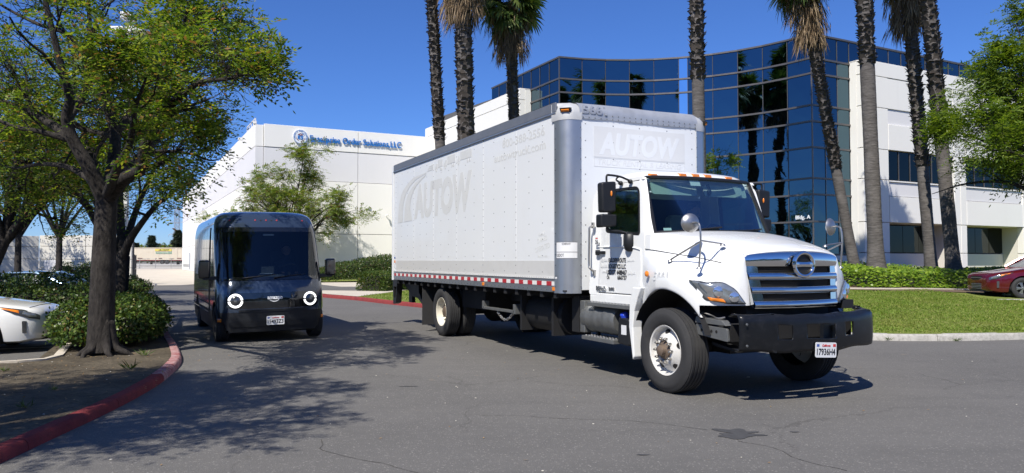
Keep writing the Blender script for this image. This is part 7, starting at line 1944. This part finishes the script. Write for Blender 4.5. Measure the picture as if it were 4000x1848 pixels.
        # side glazing, door slot and panel joints
        def side(y0, y1, z0, z1, o, m, nm, slope=0):
            rows = [[(s*(I(z, HWk) + o), lerp(y0, y1, u) + slope*(z - z0), z) for u in np.linspace(0, 1, 4)] for z in np.linspace(z0, z1, 10)]
            b = MB(); b.sheet(rows); return b.build(nm, m, t, smooth=60)
        side(-.84, -1.02, .95, 2.14, .004, M['van_glass'], 'quarter_window', -.22)
        side(-1.42, -1.62, .55, 2.18, .006, M['well'], 'door_slot', 0)
        for k in range(6): side(-2.2 - k*.58, -2.212 - k*.58, .60, 2.2, .0025, M['well'], 'panel_joint')
        side(-1.7, YR+.2, .66, .675, .003, M['well'], 'panel_joint'); side(-1.7, YR+.2, .50, .515, .006, M['gloss_black'], 'panel_joint')
        b = MB(); b.prism(rpoly([(0, 0), (.03, 0), (.03, .16), (0, .16)], .01, 2), .0, .04, lambda u, v, w: (s*(I(1.05, HWk) + w), -1.30 + u, 1.0 + v)); b.build('door_handle', M['gloss_black'], t, smooth=0, fix=True, bevel=.008)
        for wy in WY:
            wheel(t, (s*.862, wy, .345), s, .345, .23, 'plain')
    for x in (-.66, -.16, .04, .24, .70):
        z = 2.295; y = fy(x, z); b = MB(); b.lathe([(.017, 0), (.015, .008), (0, .012)], (x, y-.002, z), (0, .8, .6), 10); b.build('roof_marker', M['red_lens'], t)
    for x in (-.06, .14):
        z = 2.295; y = fy(x, z); b = MB(); b.lathe([(.018, 0), (.012, .008), (0, .010)], (x, y-.002, z), (0, .8, .6), 8); b.build('roof_sensor', M['gasket'], t)
    for x0, x1, dz in ((.55, -.05, 0), (-.02, -.62, .0)):
        P = [(x, fy(x, 1.20 + dz + .02*k) + .03, 1.195 + dz + .012*k) for k, x in enumerate(np.linspace(x0, x1, 6))]
        b = MB(); b.tube(P, [.012, .012, .011, .009, .008, .006], 5); b.build('wiper', M['gasket'], t)
    plate(t, (-.02, fy(0, .41)+.03, .405), (-1, 0, 0), (0, 0, 1), '15493Z3', .32, .165)
    # raised wordmark with the curved arrow below
    fm = lambda x0, z0: (lambda a, c, d: (x0 - a, fy(x0 - a, z0 + c) + .007 + d, z0 + c))
    text_part(t, 'amazon', None, (-1, 0, 0), (0, 0, 1), M['white_print'], .072, .27, bold=.035, depth=.003, fn=fm(.12, .80))
    rows = []
    for k in range(13):
        u = k/12; x = .085 - .16*u; zc = .785 - .028*math.sin(u*PI*.9); w = .007*math.sin(u*PI)**.5 + .002; rows.append([(x, fy(x, zc) + .010, zc - w), (x, fy(x, zc) + .010, zc + w)])
    b = MB(); b.sheet(rows); b.add([(-.075, fy(.0, .78)+.011, .793), (-.088, fy(.0, .78)+.011, .786), (-.083, fy(0, .78)+.011, .770), (-.066, fy(0, .78)+.011, .786)], [(0, 1, 2, 3)]); b.build('arrow_mark', M['white_print'], t, smooth=0)
    return t
make_van()

def person(label, loc, rz, lean=0.0):
    """seated driver: one continuous skinned body, hands on the wheel"""
    V = [((0, 0, 0), .15), ((0, .0, .22), .15), ((0, .01, .42), .165), ((0, .03, .53), .06), ((0, .05, .60), .055), ((0, .06, .68), .085), ((0, .06, .77), .085),
         ((.19, .0, .45), .065), ((.25, .12, .24), .05), ((.17, .34, .26), .038), ((.14, .41, .28), .032), ((-.19, .0, .45), .065), ((-.25, .12, .24), .05), ((-.17, .34, .26), .038), ((-.14, .41, .28), .032),
         ((.11, .22, -.02), .09), ((.12, .46, -.04), .065), ((.12, .50, -.40), .05), ((-.11, .22, -.02), .09), ((-.12, .46, -.04), .065), ((-.12, .50, -.40), .05)]
    Ed = [(0, 1), (1, 2), (2, 3), (3, 4), (4, 5), (5, 6), (2, 7), (7, 8), (8, 9), (9, 10), (2, 11), (11, 12), (12, 13), (13, 14), (0, 15), (15, 16), (16, 17), (0, 18), (18, 19), (19, 20)]
    me = bpy.data.meshes.new('person'); me.from_pydata([v for v, r in V], Ed, []); me.update()
    o = bpy.data.objects.new('person', me); C.objects.link(o); me.materials.append(M['shirt'])
    sk = o.modifiers.new('skin', 'SKIN'); sk.use_smooth_shade = True
    for i, (v, r) in enumerate(V): me.skin_vertices[0].data[i].radius = (r, r*.85)
    me.skin_vertices[0].data[0].use_root = True
    q = o.modifiers.new('sub', 'SUBSURF'); q.levels = q.render_levels = 2
    o.location = loc; o.rotation_euler = (0, 0, rz); setp(o, label, 'person')
    b = MB(); b.ell((0, .055, .735), .088, .10, .125, 14, 10); b.ell((0, .155, .725), .014, .025, .03, 8, 6); b.ell((.088, .05, .735), .012, .025, .035, 8, 6); b.ell((-.088, .05, .735), .012, .025, .035, 8, 6)
    hd = b.build('head', M['skin'], o)
    b = MB(); b.ell((0, .03, .79), .096, .105, .09, 14, 8); b.build('hair', M['hair'], o)
    for sx in (-1, 1):
        b = MB(); b.ell((sx*.14, .42, .28), .035, .045, .03, 10, 7)
        for k in range(4): b.tube([(sx*(.16-k*.018), .44, .285-k*.004), (sx*(.158-k*.018), .475, .285-k*.004), (sx*(.150-k*.016), .485, .262)], [.009, .008, .007], 6)
        b.tube([(sx*.125, .43, .27), (sx*.11, .46, .262)], .009, 6)
        b.build('hand', M['skin'], o)
    return o
van_f = Frame((-4.43, 13.90), 207.5); trk_f = Frame((1.81, 11.08), 205.8)
person('driver in dark clothing behind the windscreen of the navy van', van_f.w(-.45, -1.42, 1.0), rad(207.5))
person('driver in dark clothing at the wheel of the white truck', trk_f.w(-.45, .78, 1.46), rad(205.8))

# ------------------------------------------------------------------ cars
def make_car(label, paint, loc, rot, L=4.5, W=1.75, H=1.48, hood=.80, belt=.92, nose=.62, style='alloy', wr=.315, group=None, wedge=0.0, name='parked_car', scale=1.0):
    """local +Y is forward, origin below the front bumper"""
    t = thing(name, label, 'car', loc, rot, group); t.scale = (scale,)*3
    hw = W/2; wy = (-.90, -.90 - L*.595); ar = wr*1.17
    ys = sorted(set([0, -.02, -.06, -.12, -.20, -.30, -.42, -.55, -.7, -.85, -1.0, -1.15, -1.3, -1.5, -1.8, -2.2, -2.6, -3.0, -L+1.3, -L+1.05, -L+.9, -L+.75, -L+.6, -L+.4, -L+.2, -L+.08, -L] + list(np.linspace(wy[0]-ar*1.05, wy[0]+ar*1.05, 25)) + list(np.linspace(wy[1]-ar*1.05, wy[1]+ar*1.05, 25))), reverse=True)
    def prof(y):
        d = -y
        ztop = float(np.interp(d, [0, .03, .10, .25, .6, 1.25, 1.6, L-1.1, L-.3, L-.05, L], [nose-.10, nose-.02, nose+.03, nose+.07, hood-.04+wedge, hood+.06+wedge, belt, belt+.04, belt+.02, belt-.05, belt-.2]))
        w = hw*float(np.interp(d, [0, .03, .10, .22, .40, .70, 1.1, L-.7, L-.2, L], [.60, .70, .80, .89, .955, .99, 1.0, 1.0, .94, .78]))
        zb = float(np.interp(d, [0, .05, .3, L-.3, L], [.26, .22, .17, .19, .30]))
        sh = ztop - float(np.interp(d, [0, .2, 1.2], [.05, .07, .11]))
        bulge = float(np.interp(d, [0, .1, .5], [.02, .03, .0]))
        pts = [(0, zb), (w*.80, zb), (w*.95, zb+.035), (w*.985, zb+.14), (w*1.0, lerp(zb, sh, .55)), (w*.995, lerp(zb, sh, .8)), (w*.965, sh), (w*.90, sh+(ztop-sh)*.55), (w*.72, ztop-.012), (w*.4, ztop+.012), (0, ztop+.018)]
        out = []
        for x, z in pts:
            yy = y
            for c in wy:
                dd = abs(y - c)
                if dd < ar and x > w*.5: z = max(z, wr + math.sqrt(ar*ar - dd*dd) if z < wr + math.sqrt(ar*ar - dd*dd) else z)
            out.append((x, y, z))
        return out
    rows = []
    for y in ys:
        r = prof(y); rows.append([(-x, yy, z) for x, yy, z in r[::-1][:-1]] + r + [])
    b = MB(); b.loft(rows, False); nr = len(rows[0]); b.f.append(tuple(range(nr))); b.f.append(tuple((len(rows)-1)*nr + i for i in range(nr)))
    b.build('body', paint, t, smooth=45, fix=True)
    # cabin: glass shell with painted roof
    a0, a1, a2, a3 = -1.30, -2.15, -L+1.35, -L+.45
    def cab(d, z_in, o=0):
        r = []
        for k in range(13):
            u = -1 + k/6; e = abs(u)
            r.append((u*hw*(.90 - .16*d) if True else 0, z_in, e))
        return r
    st = [(a0, 0), (lerp(a0, a1, .5), .58), (a1, .93), (lerp(a1, a2, .35), 1.0), (lerp(a1, a2, .8), .98), (a2, .90), (lerp(a2, a3, .5), .55), (a3, 0)]
    rows = []; roof = []
    for y, f in st:
        zb = belt - .03 + (.0); zt_ = lerp(belt - .02, H, f); r = []
        for u in (-1, -.97, -.9, -.80, -.5, 0, .5, .80, .9, .97, 1):
            e = abs(u); x = u*hw*.93
            if e > .9: z = lerp(zb, zt_ - .16*f, (1-e)/.1); x = math.copysign(lerp(hw*.91, hw*.77, min(1, (1-e)/.1)*f), u)
            elif e > .75: z = zt_ - .05*f; x = math.copysign(hw*.70 if f > .3 else hw*.78, u)
            else: z = zt_ - .02*(e**2); x = u*hw*.84
            r.append((x, y, z))
        rows.append(r); 
        if f > .85: roof.append([(p[0]*1.004, p[1], p[2] + .006) for p in r[2:-2]])
    b = MB(); b.sheet(rows); b.build('windows', M['car_glass'], t, smooth=50)
    b = MB(); b.sheet(roof); b.build('roof', paint, t, smooth=60)
    for s in (1, -1):
        b = MB(); b.tube([(s*hw*.96, a0, belt-.03), (s*hw*.885, lerp(a0, a1, .5), lerp(belt, H, .5)), (s*hw*.79, a1, lerp(belt, H, .88))], .05, 6); b.tube([(s*hw*.76, a2, lerp(belt, H, .86)), (s*hw*.92, a3, belt-.02)], .06, 6)
        b.tube([(s*hw*.76, a1, lerp(belt, H, .88)), (s*hw*.76, a2, lerp(belt, H, .86))], .025, 6); b.build('pillars', paint, t)
        b = MB(); b.ell((s*hw*1.04, a0-.25, belt+.06), .10, .07, .07); b.build('door_mirror', paint, t)
        for y in wy:
            wheel(t, (s*(hw-.115), y, wr), s, wr, .21, style)
            b = MB(); aa = np.linspace(-.15*PI, 1.15*PI, 20); b.sheet([[(s*x, y + ar*1.0*math.cos(a), wr + ar*1.0*math.sin(a)) for a in aa] for x in (hw-.03, hw-.35)]); b.build('wheel_arch', M['well'], t)
        # headlamp wraps round the corner
        def sk(u, v, o):      # u along body from nose corner backwards, v up
            d = lerp(.05, .66, u); r = prof(-d); sh = r[6]; w = r[4]; z = lerp(sh[2]-.15, sh[2]+.015, v) - .03*u*0; x = np.interp(z, [r[4][2], r[5][2], r[6][2], r[7][2]], [r[4][0], r[5][0], r[6][0], r[7][0]])
            return (s*(x + o), -d + o*.6, z)
        out = [(.0, .28), (.0, .74), (.35, 1.02), (1.0, 1.12), (1.0, 1.04), (.5, .5), (.22, .24)]
        out = rpoly(out, .05, 3); cc = (.36, .66)
        b = MB(); b.loft([[sk(u, v, .0) for u, v in out], [sk(u, v, .010) for u, v in out], [sk(lerp(u, cc[0], .5), lerp(v, cc[1], .5), .018) for u, v in out]], True, False, True); hl = b.build('headlight', M['lens_dark'], t, smooth=60, fix=True)
        o2 = [(.06, .40), (.08, .70), (.34, .90), (.36, .60), (.2, .38)]; b = MB(); b.loft([[sk(u, v, .017) for u, v in rpoly(o2, .04, 3)], [sk(lerp(u, .2, .3), lerp(v, .6, .3), .024) for u, v in rpoly(o2, .04, 3)]], True, False, True); b.build('lens', M['lens'], hl, smooth=60, fix=True)
        o3 = [(.42, .62), (.44, .92), (.92, 1.06), (.80, .92)]; b = MB(); b.loft([[sk(u, v, .014) for u, v in rpoly(o3, .03, 3)], [sk(lerp(u, .6, .3), lerp(v, .88, .3), .022) for u, v in rpoly(o3, .03, 3)]], True, False, True); b.build('turn_lamp', M['amber'], hl, smooth=60, fix=True)
        # fog lamp slot
        r = prof(-.22); x = r[3][0]
        b = MB(); b.prism(rpoly([(.0, 0), (.05, .0), (.06, .2), (.0, .2)], .012, 2), 0, .012, lambda u, v, w: (s*(prof(-.20-u)[4][0]*.995 + w), -.20-u, .33 + v)); b.build('fog_lamp', M['lens_dark'], t, smooth=0, fix=True)
    # bonnet shut line, upper and lower grilles
    b = MB(); P = []
    for x in np.linspace(-.62, .62, 15): 
        r = prof(-.16 - .12*abs(x)**2); P.append((x*1.0, -.16 - .12*abs(x)**2, float(np.interp(abs(x), [0, r[9][0], r[8][0], r[7][0]], [r[10][2], r[9][2], r[8][2], r[7][2]])) + .002))
    b.tube(P, .006, 4); b.build('bonnet_gap', M['joint'], t)
    for z0, z1, k, nm in ((nose-.13, nose-.05, .62, 'upper_grille'), (.26, .46, .68, 'lower_grille')):
        b = MB(); b.sheet([[(x, -.0 - .55*(abs(x)/hw)**3.2 + .012, z) for x in np.linspace(-hw*k, hw*k, 15)] for z in (z0, z1)]); b.sheet([[(x, -.55*(abs(x)/hw)**3.2 + .012, z0) for x in np.linspace(-hw*k, hw*k, 15)], [(x, -.55*(abs(x)/hw)**3.2 - .05, z0) for x in np.linspace(-hw*k, hw*k, 15)]]); g = b.build(nm, M['gasket'], t)
        for z in np.arange(z0+.03, z1-.01, .045):
            b = MB(); b.tube([(x, -.55*(abs(x)/hw)**3.2 + .016, z) for x in np.linspace(-hw*k*.97, hw*k*.97, 13)], .007, 4); b.build('slat', M['alu'], g)
    b = MB(); b.sheet([[(x, -.55*(abs(x)/hw)**3.2 + o, z) for x in np.linspace(-hw*.72, hw*.72, 13)] for z, o in ((.25, .02), (.20, .03), (.19, -.1))]); b.build('front_lip', M['black'], t)
    return t
FW = math.atan2(-1, .34)
make_car('white hatchback parked nose first against the bush on the left', M['car_white'], (-7.93, 12.95, 0), rad(-90+15), L=4.45, W=1.74, H=1.48, hood=.86, belt=.95, nose=.70, style='plain')
make_car('dark red sedan parked on the pad right of the lawn', M['car_red'], (14.55, 23.3, .36), rad(90-6), L=4.8, W=1.80, H=1.44, hood=.88, belt=.98, nose=.72, wr=.32)
make_car('pale blue car of which only the roof shows behind the back hedge', M['car_blue'], (-11.6, 22.2, 0), rad(-90+4), L=4.2, W=1.7, H=1.21, hood=.70, belt=.82, nose=.58, style='plain', wr=.29)
